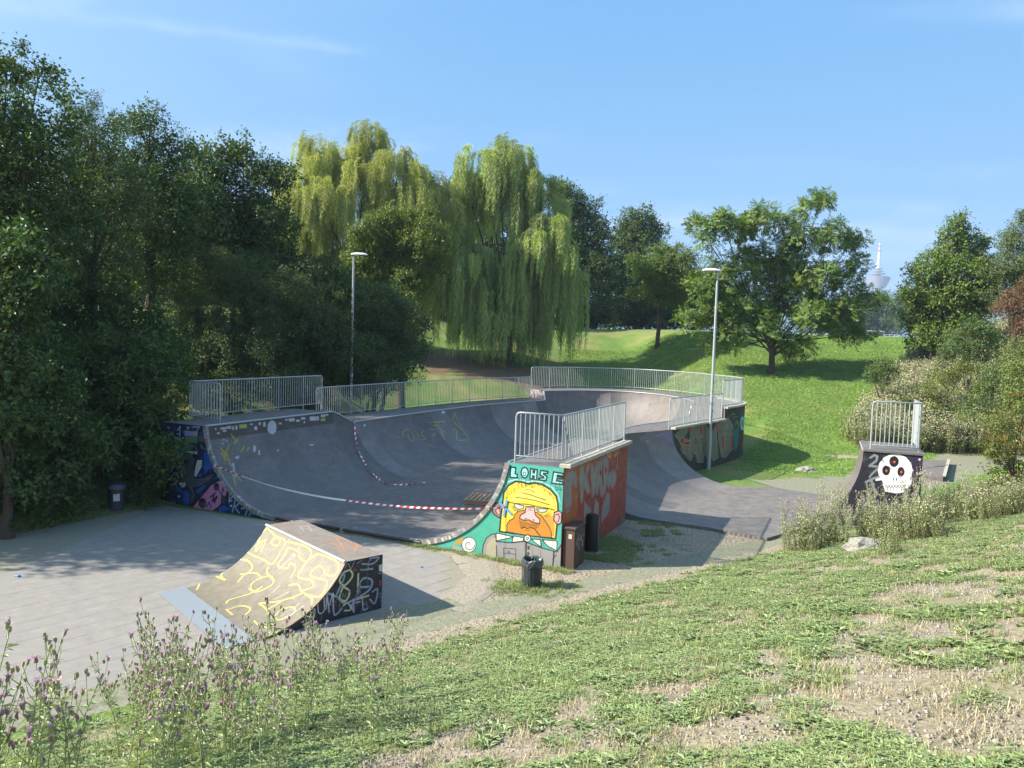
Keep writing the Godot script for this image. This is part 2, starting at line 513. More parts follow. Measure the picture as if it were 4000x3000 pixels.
func strip(line: Array, half: float, h: float, m: Material, seed_ := 1, kept := PackedVector2Array()) -> ArrayMesh:
	var o := Build.new()
	var f := FastNoiseLite.new(); f.seed = seed_; f.frequency = 0.7
	var pts := []
	for i in line.size() - 1:
		var n := maxi(1, int(line[i].distance_to(line[i + 1]) / 0.12))
		for k in n: pts.append(line[i].lerp(line[i + 1], float(k) / n))
	pts.append(line[-1])
	var rows := []
	for i in pts.size():
		var d: Vector2 = (pts[mini(i + 1, pts.size() - 1)] - pts[maxi(i - 1, 0)]).normalized()
		var s := Vector2(-d.y, d.x)
		var row := []
		for k in 5:
			var e := (k / 4.0 * 2.0 - 1.0) * half
			if k == 0 or k == 4: e *= 1.0 + 0.4 * f.get_noise_2d(pts[i].x * 1.2 + k * 9.0, pts[i].y * 1.2) + 0.12 * f.get_noise_2d(pts[i].x * 9.0 + k * 9.0, pts[i].y * 9.0)
			var p: Vector2 = pts[i] + s * e
			# the rim runs out level with the earth, but lies over the paving where it meets it
			var y := h if k > 0 and k < 4 or (kept.size() > 2 and inside(p, kept)) else 0.006
			row.append(Vector3(p.x, land(p.x, p.y) + y, p.y))
		rows.append(row)
	for i in rows.size() - 1:
		for k in 4:
			var p: Vector3 = rows[i][k]; var q: Vector3 = rows[i][k + 1]; var r: Vector3 = rows[i + 1][k + 1]; var s: Vector3 = rows[i + 1][k]
			if (q - p).cross(r - p).y < 0: o.quad(p, s, r, q)
			else: o.quad(p, q, r, s)
	return o.mesh(m)
func inside(p: Vector2, poly: PackedVector2Array) -> bool:
	return Geometry2D.is_point_in_polygon(p, poly)
func make_paving() -> void:
	var area := PackedVector2Array([Vector2(-16.5, -10.5), Vector2(-12.0, -17.0), Vector2(-9.8, -20.8), Vector2(-6.4, -19.45), Vector2(-1.45, -17.1), Vector2(-0.8, -15.2), Vector2(-1.0, -13.75), Vector2(-2.9, -12.2), Vector2(-4.5, -10.8), Vector2(-6.0, -9.45), Vector2(-9.0, -6.5)])
	var bed := setting("pavement", sheet(area, 0.019, world_tex("mossy_joint", mats["paving"].albedo_texture, 0.4, 0.95, Color(0.97, 0.975, 0.90)), 0.0, 3))
	var a1 := Vector2(0.765, 0.644); var a2 := Vector2(0.644, -0.765)
	var pitch := 0.42
	var places := []
	for i in range(-60, 60):
		for j in range(-60, 60):
			var p := Vector2(-6.0, -13.0) + a1 * (i * pitch) + a2 * (j * pitch)
			var ok := true
			for e in [a1 + a2, a1 - a2, -a1 + a2, -a1 - a2]:
				if not inside(p + e * pitch * 0.5, area): ok = false
			if ok and p.x / -p.y > -0.78: places.append(p)
	places.sort_custom(func(p, q): return p.length() < q.length())
	var half := pitch * 0.5 - 0.002
	var x := Vector3(a1.x, 0, a1.y) * half
	var z := Vector3(a2.x, 0, a2.y) * half
	var kinds := []
	for k in 8:
		var o := Build.new()
		var g := 0.98 + 0.04 * (k / 7.0)
		o.tint = Color(g, g, g * (0.985 if k % 2 else 1.0))
		o.slab(Vector3.ZERO, x, Vector3(0, 0.02, 0), z, 0.001)
		kinds.append(o.mesh(mats["paving"]))
	var rest := Build.new()
	for i in places.size():
		var at := Vector3(places[i].x, land(places[i].x, places[i].y) + 0.0035 + rnd(-0.0007, 0.0007), places[i].y)
		if i < 300:
			part(bed, "paving_slab", kinds[rng.randi() % 8], Transform3D(Basis.IDENTITY, at))
		else:
			var g := rnd(0.98, 1.02)
			rest.tint = Color(g, g, g)
			rest.slab(at, x, Vector3(0, 0.02, 0), z, 0.001)
	var r := part(bed, "paving_slabs", rest.mesh(mats["paving"]))
	r.set_meta("kind", "stuff")
	setting("path", strip([Vector2(-12.5, -4.6), Vector2(-6.3, -8.95), Vector2(-3.2, -11.3), Vector2(0.6, -14.2), Vector2(5.2, -17.75), Vector2(8.6, -20.1), Vector2(12.6, -23.4)], 0.34, 0.011, mats["green_path"], 8))
	world_tex("dirt", ramp_noise(1024, 0.03, 5, [Color(0.47, 0.445, 0.39), Color(0.54, 0.51, 0.45), Color(0.585, 0.555, 0.495), Color(0.64, 0.605, 0.54)], 41, 0.6), 0.35, 0.95, Color.WHITE, mats["rough_relief"], 1.0)
	setting("dirt_path", strip([Vector2(-1.2, -17.35), Vector2(-0.62, -16.3), Vector2(-0.5, -15.2), Vector2(-0.62, -14.3), Vector2(-1.15, -13.45)], 0.42, 0.028, mats["dirt"], 18, area))
	setting("mossy_path", strip([Vector2(-0.9, -13.75), Vector2(-2.2, -12.5), Vector2(-3.4, -11.5), Vector2(-4.6, -10.45), Vector2(-6.2, -9.05), Vector2(-9.2, -6.1)], 0.34, 0.032, mats["green_path"], 19, area))
	var p2 := setting("side_path", strip([Vector2(9.6, -26.6), Vector2(13.0, -27.6), Vector2(17.0, -30.0), Vector2(22.0, -35.0), Vector2(30.0, -38.0), Vector2(44.0, -38.5)], 1.5, 0.017, mats["green_path"], 9))
	p2.set_meta("kind", "structure")

# ---------------------------------------------------------------- railings
func railing(label: String, group: String, pts: Array, high: float, gap := 0.115) -> Node3D:
	# pts: the foot of the railing in world metres
	var t := thing("railing", label, "railing", pts[0], group)
	var base: Vector3 = pts[0]
	var loc := []
	for p in pts: loc.append(p - base)
	var up := Vector3(0, high, 0)
	var top := Build.new()
	var line := [loc[0] + Vector3(0, -0.12, 0), loc[0] + up - Vector3(0, 0.09, 0)]
	var d0: Vector3 = (loc[1] - loc[0]).normalized()
	line.append(loc[0] + up - Vector3(0, 0.026, 0) + d0 * 0.026)
	line.append(loc[0] + up + d0 * 0.09)
	for i in range(1, loc.size() - 1): line.append(loc[i] + up)
	var d1: Vector3 = (loc[-2] - loc[-1]).normalized()
	line.append(loc[-1] + up + d1 * 0.06); line.append(loc[-1] + up - Vector3(0, 0.06, 0)); line.append(loc[-1] + Vector3(0, -0.12, 0))
	var rad := []
	for i in line.size(): rad.append(0.022)
	top.tube(line, rad, 8)
	part(t, "top_rail", top.mesh(mats["galvanised"]))
	var low := Build.new()
	var low_line := []
	rad = []
	for p in loc:
		low_line.append(p + Vector3(0, 0.11, 0)); rad.append(0.017)
	low.tube(low_line, rad, 6)
	part(t, "bottom_rail", low.mesh(mats["galvanised"]))
	var bar := Build.new()
	bar.tube([Vector3(0, 0.11, 0), Vector3(0, high, 0)], [0.0125, 0.0125], 6, false)
	var bar_mesh := bar.mesh(mats["galvanised"])
	var post := Build.new()
	post.tube([Vector3(0, -0.12, 0), Vector3(0, high, 0)], [0.02, 0.02], 8, false)
	var post_mesh := post.mesh(mats["galvanised"])
	var total := 0.0
	for i in loc.size() - 1: total += loc[i].distance_to(loc[i + 1])
	var count := int(round(total / gap))
	var per_post := 11
	var i := 0; var done := 0.0
	for k in range(1, count):
		var s := total * k / count
		while s > done + loc[i].distance_to(loc[i + 1]) and i < loc.size() - 2:
			done += loc[i].distance_to(loc[i + 1]); i += 1
		var p: Vector3 = loc[i].lerp(loc[i + 1], (s - done) / loc[i].distance_to(loc[i + 1]))
		if k % per_post == 0 and count - k > 4: part(t, "post", post_mesh, Transform3D(Basis.IDENTITY, p))
		else: part(t, "bar", bar_mesh, Transform3D(Basis.IDENTITY, p))
	return t

# ---------------------------------------------------------------- the concrete half pipe with its bowl
func catmull(p: Array, f: float) -> Vector2:
	var n := p.size() - 1
	var i := mini(int(f * n), n - 1)
	var t := f * n - i
	var a: Vector2 = p[maxi(i - 1, 0)]; var b: Vector2 = p[i]; var c: Vector2 = p[i + 1]; var d: Vector2 = p[mini(i + 2, n)]
	return 0.5 * (2.0 * b + (c - a) * t + (2.0 * a - 5.0 * b + 4.0 * c - d) * t * t + (3.0 * b - a - 3.0 * c + d) * t * t * t)
func face(o: Build, p: Vector3, q: Vector3, r: Vector3, s: Vector3, towards: Vector3, a := Vector2(0, 1), b := Vector2(1, 1), c := Vector2(1, 0), d := Vector2(0, 0)) -> void:
	if (q - p).cross(r - p).dot(towards) + (r - p).cross(s - p).dot(towards) >= 0: o.quad(p, q, r, s, a, b, c, d)
	else: o.quad(p, s, r, q, a, d, c, b)
func face_n(o: Build, p: Vector3, q: Vector3, r: Vector3, s: Vector3, n: Array, t: Array) -> void:
	if (q - p).cross(r - p).dot(n[0]) >= 0:
		o.tri_n(p, q, r, n[0], n[1], n[2], t[0], t[1], t[2]); o.tri_n(p, r, s, n[0], n[2], n[3], t[0], t[2], t[3])
	else:
		o.tri_n(p, r, q, n[0], n[2], n[1], t[0], t[2], t[1]); o.tri_n(p, s, r, n[0], n[3], n[2], t[0], t[3], t[2])
const PIPE_R := 2.6
const FLOOR_H := 0.1
func pipe_angle(h: float) -> float:
	return acos(clampf(1.0 - (h - FLOOR_H) / PIPE_R, -1.0, 1.0))
func uv_dir(d: Vector2) -> Vector3:
	return AXIS_U * d.x + AXIS_V * d.y
func make_half_pipe() -> void:
	var hp := thing("skate_half_pipe", "grey concrete half pipe with a rounded bowl end and graffiti covered towers", "half pipe", uv(6, 0))
	var segs := [
		{"c": [Vector2(10.75, 0), Vector2(10.75, 2.8), Vector2(10.75, 5.6)], "o": [Vector2(12.5, 0), Vector2(12.5, 2.8), Vector2(12.5, 5.6)], "h0": 2.35, "h1": 2.35, "n": 5},
		{"c": [Vector2(10.75, 5.6), Vector2(10.75, 6.7)], "o": [Vector2(12.5, 5.6), Vector2(12.5, 6.7)], "h0": 2.35, "h1": 1.9, "n": 1},
		{"c": [Vector2(10.75, 6.7), Vector2(10.75, 12), Vector2(10.4, 17), Vector2(9.3, 21.5)], "o": [Vector2(12.5, 6.7), Vector2(12.4, 12), Vector2(12.0, 17), Vector2(10.75, 22.9)], "h0": 1.9, "h1": 1.9, "n": 12},
		{"c": [Vector2(9.3, 21.5), Vector2(8.0, 23.7), Vector2(6.2, 24.8), Vector2(4.2, 24.4), Vector2(2.5, 22.9), Vector2(1.2, 20.5), Vector2(0.8, 18)], "o": [Vector2(10.75, 22.9), Vector2(8.9, 26.0), Vector2(6.0, 27.6), Vector2(3.2, 26.6), Vector2(0.8, 24.2), Vector2(-1.1, 21.2), Vector2(-0.75, 17.5)], "h0": 2.4, "h1": 2.4, "n": 20},
		{"c": [Vector2(0.8, 18), Vector2(1.1, 15.2), Vector2(1.75, 12.5), Vector2(1.75, 9), Vector2(1.5, 5.1)], "o": [Vector2(-0.75, 17.5), Vector2(-0.15, 15), Vector2(0.37, 12.4), Vector2(1.65, 9), Vector2(1.45, 5.1)], "h0": 1.9, "h1": 1.9, "n": 11},
		{"c": [Vector2(1.5, 5.1), Vector2(1.4, 2.5), Vector2(1.35, 0)], "o": [Vector2(0, 5.1), Vector2(0, 2.5), Vector2(0, 0)], "h0": 2.25, "h1": 2.25, "n": 4}]
	var left_tex := painted("left_wall_paint", paint(2048, 512, Color(0.415, 0.395, 0.385), ART_LEFTTR, 0.10, 31, 0.4), 0.6)
	var tones := []
	for k in 5:
		var m: StandardMaterial3D = mats["concrete"].duplicate()
		m.resource_name = "concrete_plate"
		var g: float = [0.86, 0.95, 1.0, 1.05, 1.14][k]
		m.albedo_color = Color(g, g * 0.995, g * (0.98 if k > 2 else 1.0))
		tones.append(m)
	var left_tones := []
	for k in 4:
		var m: StandardMaterial3D = left_tex.duplicate()
		var g: float = [0.9, 0.96, 1.0, 1.08][k]
		m.albedo_color = Color(g, g, g)
		left_tones.append(m)
	var edge := PackedVector2Array()
	var decks := Build.new()
	var coping := Build.new()
	var walls := Build.new()
	var cope_line := []; var cope_rad := []
	var shell := Node3D.new(); shell.name = "transition"; hp.add_child(shell, true)
	# all the samples of the edge first, so that the curve runs on smoothly where the height steps
	var sub := 3
	var track := []
	for si in segs.size():
		var m: int = segs[si].n * sub
		for i in m + 1: track.append(catmull(segs[si].c, float(i) / m))
	var at_sample := 0
	for si in segs.size():
		var sg: Dictionary = segs[si]
		var n: int = sg.n * sub
		var rows := []
		for i in n + 1:
			var f := float(i) / n
			var o := catmull(sg.o, f)
			var here: Vector2 = track[at_sample]
			var d := Vector2.ZERO
			for e in [1, 2, 3]:
				d += (track[mini(at_sample + e, track.size() - 1)] - track[maxi(at_sample - e, 0)])
			d = d.normalized()
			if si < 2 or (si == 5 and i > 2): d = Vector2(0, 1 if si < 2 else -1)
			var inw := Vector2(-d.y, d.x)
			var h := lerpf(sg.h0, sg.h1, smoothstep(0.0, 1.0, f))
			var th := pipe_angle(h)
			var foot := here + inw * 2.54
			rows.append({"c": foot - inw * PIPE_R * sin(th), "o": o, "in": inw, "h": h, "th": th, "foot": foot})
			at_sample += 1
		var per := sub
		for k in sg.n:
			var b := Build.new()
			for i in range(k * per, (k + 1) * per):
				var pr := 10
				for j in pr:
					var q := []; var nn := []; var tt := []
					for e in [[i, j], [i + 1, j], [i + 1, j + 1], [i, j + 1]]:
						var r: Dictionary = rows[e[0]]
						var a: float = r.th * e[1] / pr
						var ins := 0.003 if (e[0] == k * per) else (-0.003 if e[0] == (k + 1) * per else 0.0)
						var along := Vector2(r.in.y, -r.in.x)
						var p: Vector2 = r.foot - r.in * PIPE_R * sin(a) + along * ins
						q.append(uv(p.x, p.y, FLOOR_H + PIPE_R * (1.0 - cos(a))))
						nn.append(uv_dir(r.in) * sin(a) + Vector3(0, cos(a), 0))
						tt.append(Vector2(p.y / 20.0, 1.0 - a / (0.945 * PI / 2)))
					face_n(b, q[0], q[1], q[2], q[3], nn, tt)
			var mat: Material
			if si < 2 or (si == 2 and k < 9): mat = left_tones[(k * 7 + si * 3 + 1) % 4 if si != 0 else 1 + k % 2]
			else: mat = tones[[2, 0, 3, 1, 4, 2, 1, 3][(k * 5 + si) % 8]]
			part_w(shell, "panel", b, mat)
		for i in n + 1:
			var r: Dictionary = rows[i]
			if i > 0 or si == 0: edge.append(r.c + r.in * 0.3)
			cope_line.append(uv(r.c.x, r.c.y, r.h + 0.006) + uv_dir(r.in) * 0.012); cope_rad.append(0.03)
		for i in n:
			var r: Dictionary = rows[i]; var s: Dictionary = rows[i + 1]
			face(decks, uv(r.c.x, r.c.y, r.h), uv(s.c.x, s.c.y, s.h), uv(s.o.x, s.o.y, s.h), uv(r.o.x, r.o.y, r.h), Vector3.UP)
			# outer wall, but not where the tower and the side ramp have walls of their own
			if si < 4 and not (si == 3 and i > n * 0.6):
				var out_ := uv_dir(-r.in)
				face(walls, uv(r.o.x, r.o.y, -0.3), uv(s.o.x, s.o.y, -0.3), uv(s.o.x, s.o.y, s.h), uv(r.o.x, r.o.y, r.h), out_)
	# risers between decks of different height
	var step_paint := painted("step_paint", paint(256, 128, Color(0.62, 0.60, 0.58), [[1, "c4bcc4", 26, 20, 40, 90, 60, 150, 30], [1, "a08aa8", 16, 30, 90, 80, 50, 120, 100], [1, "c8c0c8", 22, 140, 90, 200, 40, 240, 100], [1, "b06a78", 8, 90, 40, 130, 90, 180, 60], [1, "b8a04a", 8, 20, 20, 60, 30]], 0.1, 44))
	var riser := Build.new()
	face(riser, uv(9.3, 21.5, 1.9), uv(10.75, 22.9, 1.9), uv(10.75, 22.9, 2.4), uv(9.3, 21.5, 2.4), uv_dir(Vector2(0.3, -1)))
	part_w(hp, "step_wall", riser, step_paint)
	riser = Build.new()
	face(riser, uv(0.8, 18, 1.9), uv(-0.75, 17.5, 1.9), uv(-0.75, 17.5, 2.4), uv(0.8, 18, 2.4), uv_dir(Vector2(0, -1)))
	part_w(hp, "step_wall", riser, mats["concrete"])
	riser = Build.new()
	face(riser, uv(0, 5.1, -0.3), uv(1.5, 5.1, -0.3), uv(1.5, 5.1, 2.25), uv(0, 5.1, 2.25), uv_dir(Vector2(0, 1)))
	part_w(hp, "tower_back_wall", riser, mats["concrete"])
	part_w(hp, "deck", decks, tones[2])
	part_w(hp, "outer_wall", walls, mats["concrete"])
	# one steel edge for each run of equal height
	var run := Build.new()
	run.tube(cope_line, cope_rad, 6)
	part_w(hp, "coping", run, mats["galvanised"])
	# flat bottom
	var poly := PackedVector2Array(edge)
	var ids := Geometry2D.triangulate_polygon(poly)
	var fl := Build.new()
	for i in range(0, ids.size(), 3):
		var q := []
		for k in 3:
			var p := poly[ids[i + k]]
			q.append(uv(p.x, p.y, FLOOR_H))
		if (q[1] - q[0]).cross(q[2] - q[0]).y < 0: q = [q[0], q[2], q[1]]
		fl.tri(q[0], q[1], q[2])
	part_w(hp, "flat_bottom", fl, tones[2])
	# painted end walls under the two front decks
	var lohse := painted("portrait_paint", paint(1024, 560, Color.html("45a394"), ART_LOHSE, 0.06, 51), 0.7)
	var blue := painted("blue_paint", paint(1024, 490, Color.html("0f2246"), ART_BLUE, 0.08, 53), 0.7)
	part_w(hp, "painted_front_wall", end_wall(1.35, 0.0, 2.25, 3.95, 4.2, 2.3, -1.0), lohse).set_meta("label", "turquoise wall with a painted grumpy yellow face under the word LOHSE")
	part_w(hp, "painted_front_wall", end_wall(10.75, 12.5, 2.35, 8.15, 5.0, 2.4, 1.0), blue).set_meta("label", "blue wall with grey swirls and a pink painted board")
	var khrd := painted("letters_paint", paint(1024, 450, Color.html("934a34"), ART_KHRD + tags(1024, 450, 14, 23), 0.12, 55), 0.75)
	var side := Build.new()
	face(side, uv(0, 0, -0.3), uv(0, 5.1, -0.3), uv(0, 5.1, 2.25), uv(0, 0, 2.25), uv_dir(Vector2(-1, 0)), Vector2(0, 2.55 / 2.25), Vector2(1, 2.55 / 2.25), Vector2(1, 0), Vector2(0, 0))
	part_w(hp, "painted_side_wall", side, khrd).set_meta("label", "orange side wall with grey KHRD lettering")
	var saku := painted("round_wall_paint", paint(1280, 320, Color.html("3b3b36"), ART_SAKU, 0.09, 57), 0.8)
	var sp := [Vector2(0.37, 12.4), Vector2(-0.15, 15), Vector2(-0.75, 17.5), Vector2(-1.1, 21.2), Vector2(0.8, 24.2)]
	var rw := Build.new()
	for i in 40:
		var f := i / 40.0; var g := (i + 1) / 40.0
		var p := catmull(sp, f); var q := catmull(sp, g)
		var top := 1.9 if i < 20 else 2.4
		var t0 := 1.0 - top / 2.4
		face(rw, uv(p.x, p.y, -0.3), uv(q.x, q.y, -0.3), uv(q.x, q.y, top), uv(p.x, p.y, top), uv_dir(Vector2(-1, 0.0)), Vector2(f, 1.12), Vector2(g, 1.12), Vector2(g, t0), Vector2(f, t0))
	part_w(hp, "painted_round_wall", rw, saku).set_meta("label", "rounded wall with grey and red SAKU lettering")
	# cap stones
	for k in 4: cap(hp, Vector2(0.0, 0.06 + k * 1.26), Vector2(0.0, 0.06 + (k + 1) * 1.26 - 0.02), 2.25)
	for k in 5: cap(hp, catmull(sp, 0.5 * k / 5.0), catmull(sp, 0.5 * (k + 0.97) / 5.0), 1.9)
	for k in 5: cap(hp, catmull(sp, 0.5 + 0.45 * k / 5.0), catmull(sp, 0.5 + 0.45 * (k + 0.97) / 5.0), 2.4)
	# front edges: slab kerb, worn rims full of stickers
	var kerb := Build.new()
	face(kerb, uv(3.8, -0.005, -0.1), uv(8.3, -0.005, -0.1), uv(8.3, -0.005, FLOOR_H), uv(3.8, -0.005, FLOOR_H), uv_dir(Vector2(0, -1)))
	part_w(hp, "kerb_face", kerb, mats["pale_concrete"])
	rim(hp, 1.35, 3.95, 2.25, -1.0, 61)
	rim(hp, 10.75, 8.15, 2.35, 1.0, 62)
	for e in [[3.6, 5.9, 0.045], [6.05, 6.95, 0.05], [7.5, 8.1, 0.04]]:
		var lip := Build.new()
		var pts := []; var rr := []
		for k in 7:
			var u: float = lerpf(e[0], e[1], k / 6.0)
			pts.append(uv(u, -0.035 + 0.012 * sin(u * 5.0), FLOOR_H - 0.02)); rr.append(e[2])
		lip.tube(pts, rr, 8)
		part_w(hp, "rubber_edge", lip, mats["black_plastic"])
	# the ramp that falls away from the ridge on the other side
	var tt := [Vector2(1.62, 5.25), Vector2(1.65, 7.0), Vector2(1.6, 9.0), Vector2(0.37, 12.4)]
	var bb := [Vector2(-0.75, 5.35), Vector2(-0.95, 7.0), Vector2(-1.15, 9.0), Vector2(-1.95, 12.0)]
	var side_tex := painted("side_ramp_paint", paint(1024, 420, Color(0.42, 0.40, 0.385), ART_SIDERAMP, 0.08, 59), 0.6)
	var side_tones := []
	for k in 4:
		var m: StandardMaterial3D = side_tex.duplicate()
		var g: float = [0.9, 0.97, 1.03, 1.1][k]
		m.albedo_color = Color(g, g, g)
		side_tones.append(m)
	var ramp := Node3D.new(); ramp.name = "side_transition"; hp.add_child(ramp, true)
	for k in 6:
		var b := Build.new()
		for i in 2:
			for j in 10:
				var q := []; var nn := []; var tx := []
				for e in [[i, j], [i + 1, j], [i + 1, j + 1], [i, j + 1]]:
					var f: float = (k * 2 + e[0]) / 12.0
					tx.append(Vector2(f, 1.0 - e[1] / 10.0))
					var t := catmull(tt, f); var w := catmull(bb, f)
					var a: float = PI / 2 * e[1] / 10.0
					var p := w.lerp(t, sin(a))
					q.append(uv(p.x, p.y, 0.09 + 1.81 * (1.0 - cos(a))))
					nn.append(uv_dir((w - t).normalized()) * sin(a) + Vector3(0, cos(a), 0))
				face_n(b, q[0], q[1], q[2], q[3], nn, tx)
		part_w(ramp, "panel", b, side_tones[[1, 2, 0, 2, 1, 3][k]])
	for f in [0.0, 1.0]:
		var ends := Build.new()
		var t := catmull(tt, f); var w := catmull(bb, f)
		for j in 10:
			var a := PI / 2 * j / 10.0; var c := PI / 2 * (j + 1) / 10.0
			var p := w.lerp(t, sin(a)); var q := w.lerp(t, sin(c))
			var ha := 0.09 + 1.81 * (1.0 - cos(a)); var hc := 0.09 + 1.81 * (1.0 - cos(c))
			face(ends, uv(p.x, p.y, -0.2), uv(q.x, q.y, -0.2), uv(q.x, q.y, hc), uv(p.x, p.y, ha), uv_dir(Vector2(0, -1 if f == 0.0 else 1)))
		part_w(hp, "ramp_side", ends, mats["concrete"])
	# sprayed scrawls on the shaded ramp
	var run_out := PackedVector2Array()
	for i in 7: run_out.append(catmull(bb, i / 6.0))
	for p in [Vector2(-3.4, 12.6), Vector2(-5.2, 12.0), Vector2(-5.3, 9.8), Vector2(-5.0, 7.6), Vector2(-3.85, 4.95), Vector2(-2.3, 5.3)]: run_out.append(p)
	ids = Geometry2D.triangulate_polygon(run_out)
	var ro := Build.new()
	for i in range(0, ids.size(), 3):
		var q := []
		for k in 3:
			var p := run_out[ids[i + k]]
			q.append(uv(p.x, p.y, 0.09))
		if (q[1] - q[0]).cross(q[2] - q[0]).y < 0: q = [q[0], q[2], q[1]]
		ro.tri(q[0], q[1], q[2])
	for i in run_out.size():
		var p := run_out[i]; var q := run_out[(i + 1) % run_out.size()]
		face(ro, uv(p.x, p.y, -0.1), uv(q.x, q.y, -0.1), uv(q.x, q.y, 0.09), uv(p.x, p.y, 0.09), uv((p.x + q.x) / 2, (p.y + q.y) / 2) - uv(-3, 9))
	part_w(hp, "side_flat", ro, tones[3])
	# railings
	var R1 := "grey tubular railings on the half pipe"
	railing("grey bar railing round the high deck above the blue painted wall", R1, [uv(11.15, 0.9, 2.35), uv(12.4, 0.9, 2.35), uv(12.4, 4.0, 2.35), uv(12.4, 7.0, 2.35)], 1.15)
	var l := []
	for i in 25:
		var f := i / 24.0
		var p := catmull(segs[2].o, f) + Vector2(-0.1, 0)
		l.append(uv(p.x, p.y, 1.9))
	railing("long low grey bar railing along the shaded deck below the shrubs", R1, l, 1.15, 0.125)
	l = []
	for i in 41:
		var f := i / 40.0
		var p := catmull(segs[3].o, f); var c := catmull(segs[3].c, f)
		p = p.move_toward(c, 0.14)
		l.append(uv(p.x, p.y, 2.4))
	railing("curved grey bar railing round the bowl end", R1, l, 1.2, 0.125)
	l = []
	for i in 9:
		var p := catmull(sp, 0.5 - 0.5 * i / 8.0) + Vector2(0.12, 0)
		l.append(uv(p.x, p.y, 1.9))
	railing("short grey bar railing above the grey and red lettering beside the lamp post", R1, l, 1.15, 0.115)
	railing("grey bar railing on the tower above the painted face", R1, [uv(1.22, 0.08, 2.3), uv(0.1, 0.08, 2.3), uv(0.1, 2.6, 2.3), uv(0.1, 5.02, 2.3)], 1.1)
func end_wall(cu: float, ou: float, top: float, foot: float, w: float, th: float, side: float) -> Build:
	# the wall under a deck and its curve, at v = 0; side -1: the deck lies towards smaller u
	var b := Build.new()
	var v := -0.012
	var u0 := maxf(ou, foot) if side > 0 else 4.2
	var tx := func(u: float, h: float) -> Vector2: return Vector2(((12.5 if side > 0 else 4.2) - u) / w, (th - h) / th)
	var th0 := pipe_angle(top)
	var prof := [Vector2(ou, top), Vector2(cu, top)]
	for k in 19:
		var a := th0 * (1.0 - k / 18.0)
		prof.append(Vector2(foot + side * PIPE_R * sin(a), FLOOR_H + PIPE_R * (1.0 - cos(a)) - 0.01))
	for i in prof.size() - 1:
		var p: Vector2 = prof[i]; var q: Vector2 = prof[i + 1]
		face(b, uv(p.x, v, -0.25), uv(q.x, v, -0.25), uv(q.x, v, q.y), uv(p.x, v, p.y), uv_dir(Vector2(0, -1)), tx.call(p.x, -0.25), tx.call(q.x, -0.25), tx.call(q.x, q.y), tx.call(p.x, p.y))
	return b
func cap(parent: Node3D, a: Vector2, b: Vector2, h: float) -> void:
	var o := Build.new()
	var p := uv(a.x, a.y, h + 0.035); var q := uv(b.x, b.y, h + 0.035)
	var d := (q - p) * 0.5
	var s := d.cross(Vector3.UP).normalized() * 0.13
	o.slab((p + q) * 0.5 + Vector3(0, rnd(-0.004, 0.004), 0), d, Vector3(0, 0.04, 0), s, 0.012)
	part_w(parent, "cap_stone", o, mats["pale_concrete"])
func rim(parent: Node3D, cu: float, foot: float, top: float, side: float, seed_: int) -> void:
	# the raised edge of the curve, plastered with small stickers
	var im := []
	rng.seed = seed_
	for k in (46 if side < 0 else 26):
		var x := rng.randi_range(0, 1000); var y := rng.randi_range(0, 20)
		var c: String = ["b4b4b0", "a4a8ac", "c0beb8", "9a9a98", "8fa4b0", "b0a898", "a88a84"][rng.randi() % 7]
		im.append([0, c, 0, x, y, x + rng.randi_range(8, 26), y, x + rng.randi_range(8, 26), y + 18, x, y + 16])
	var m := painted("rim_%d" % seed_, paint(1024, 32, Color(0.50, 0.49, 0.465), im, 0.12, seed_))
	var b := Build.new()
	var th0 := pipe_angle(top)
	var n := 24
	for k in n:
		var q := []
		for e in [k, k + 1]:
			var a: float = th0 * (1.0 - float(e) / n)
			var out_ := Vector2(-side * sin(a), cos(a))
			var p := Vector2(foot + side * PIPE_R * sin(a), FLOOR_H + PIPE_R * (1.0 - cos(a)))
			var hi := p + Vector2(out_.x, out_.y) * 0.025
			var lo := p - Vector2(out_.x, out_.y) * 0.09
			q.append([uv(hi.x, -0.045, hi.y), uv(hi.x, 0.05, hi.y), uv(lo.x, -0.045, lo.y)])
		var f := float(k) / n; var g := float(k + 1) / n
		face(b, q[0][2], q[1][2], q[1][0], q[0][0], uv_dir(Vector2(0, -1)), Vector2(f, 1), Vector2(g, 1), Vector2(g, 0.4), Vector2(f, 0.4))
		face(b, q[0][0], q[1][0], q[1][1], q[0][1], uv_dir(Vector2(-side, 0)) + Vector3(0, 0.8, 0), Vector2(f, 0.4), Vector2(g, 0.4), Vector2(g, 0), Vector2(f, 0))
	part_w(parent, "rim", b, m)

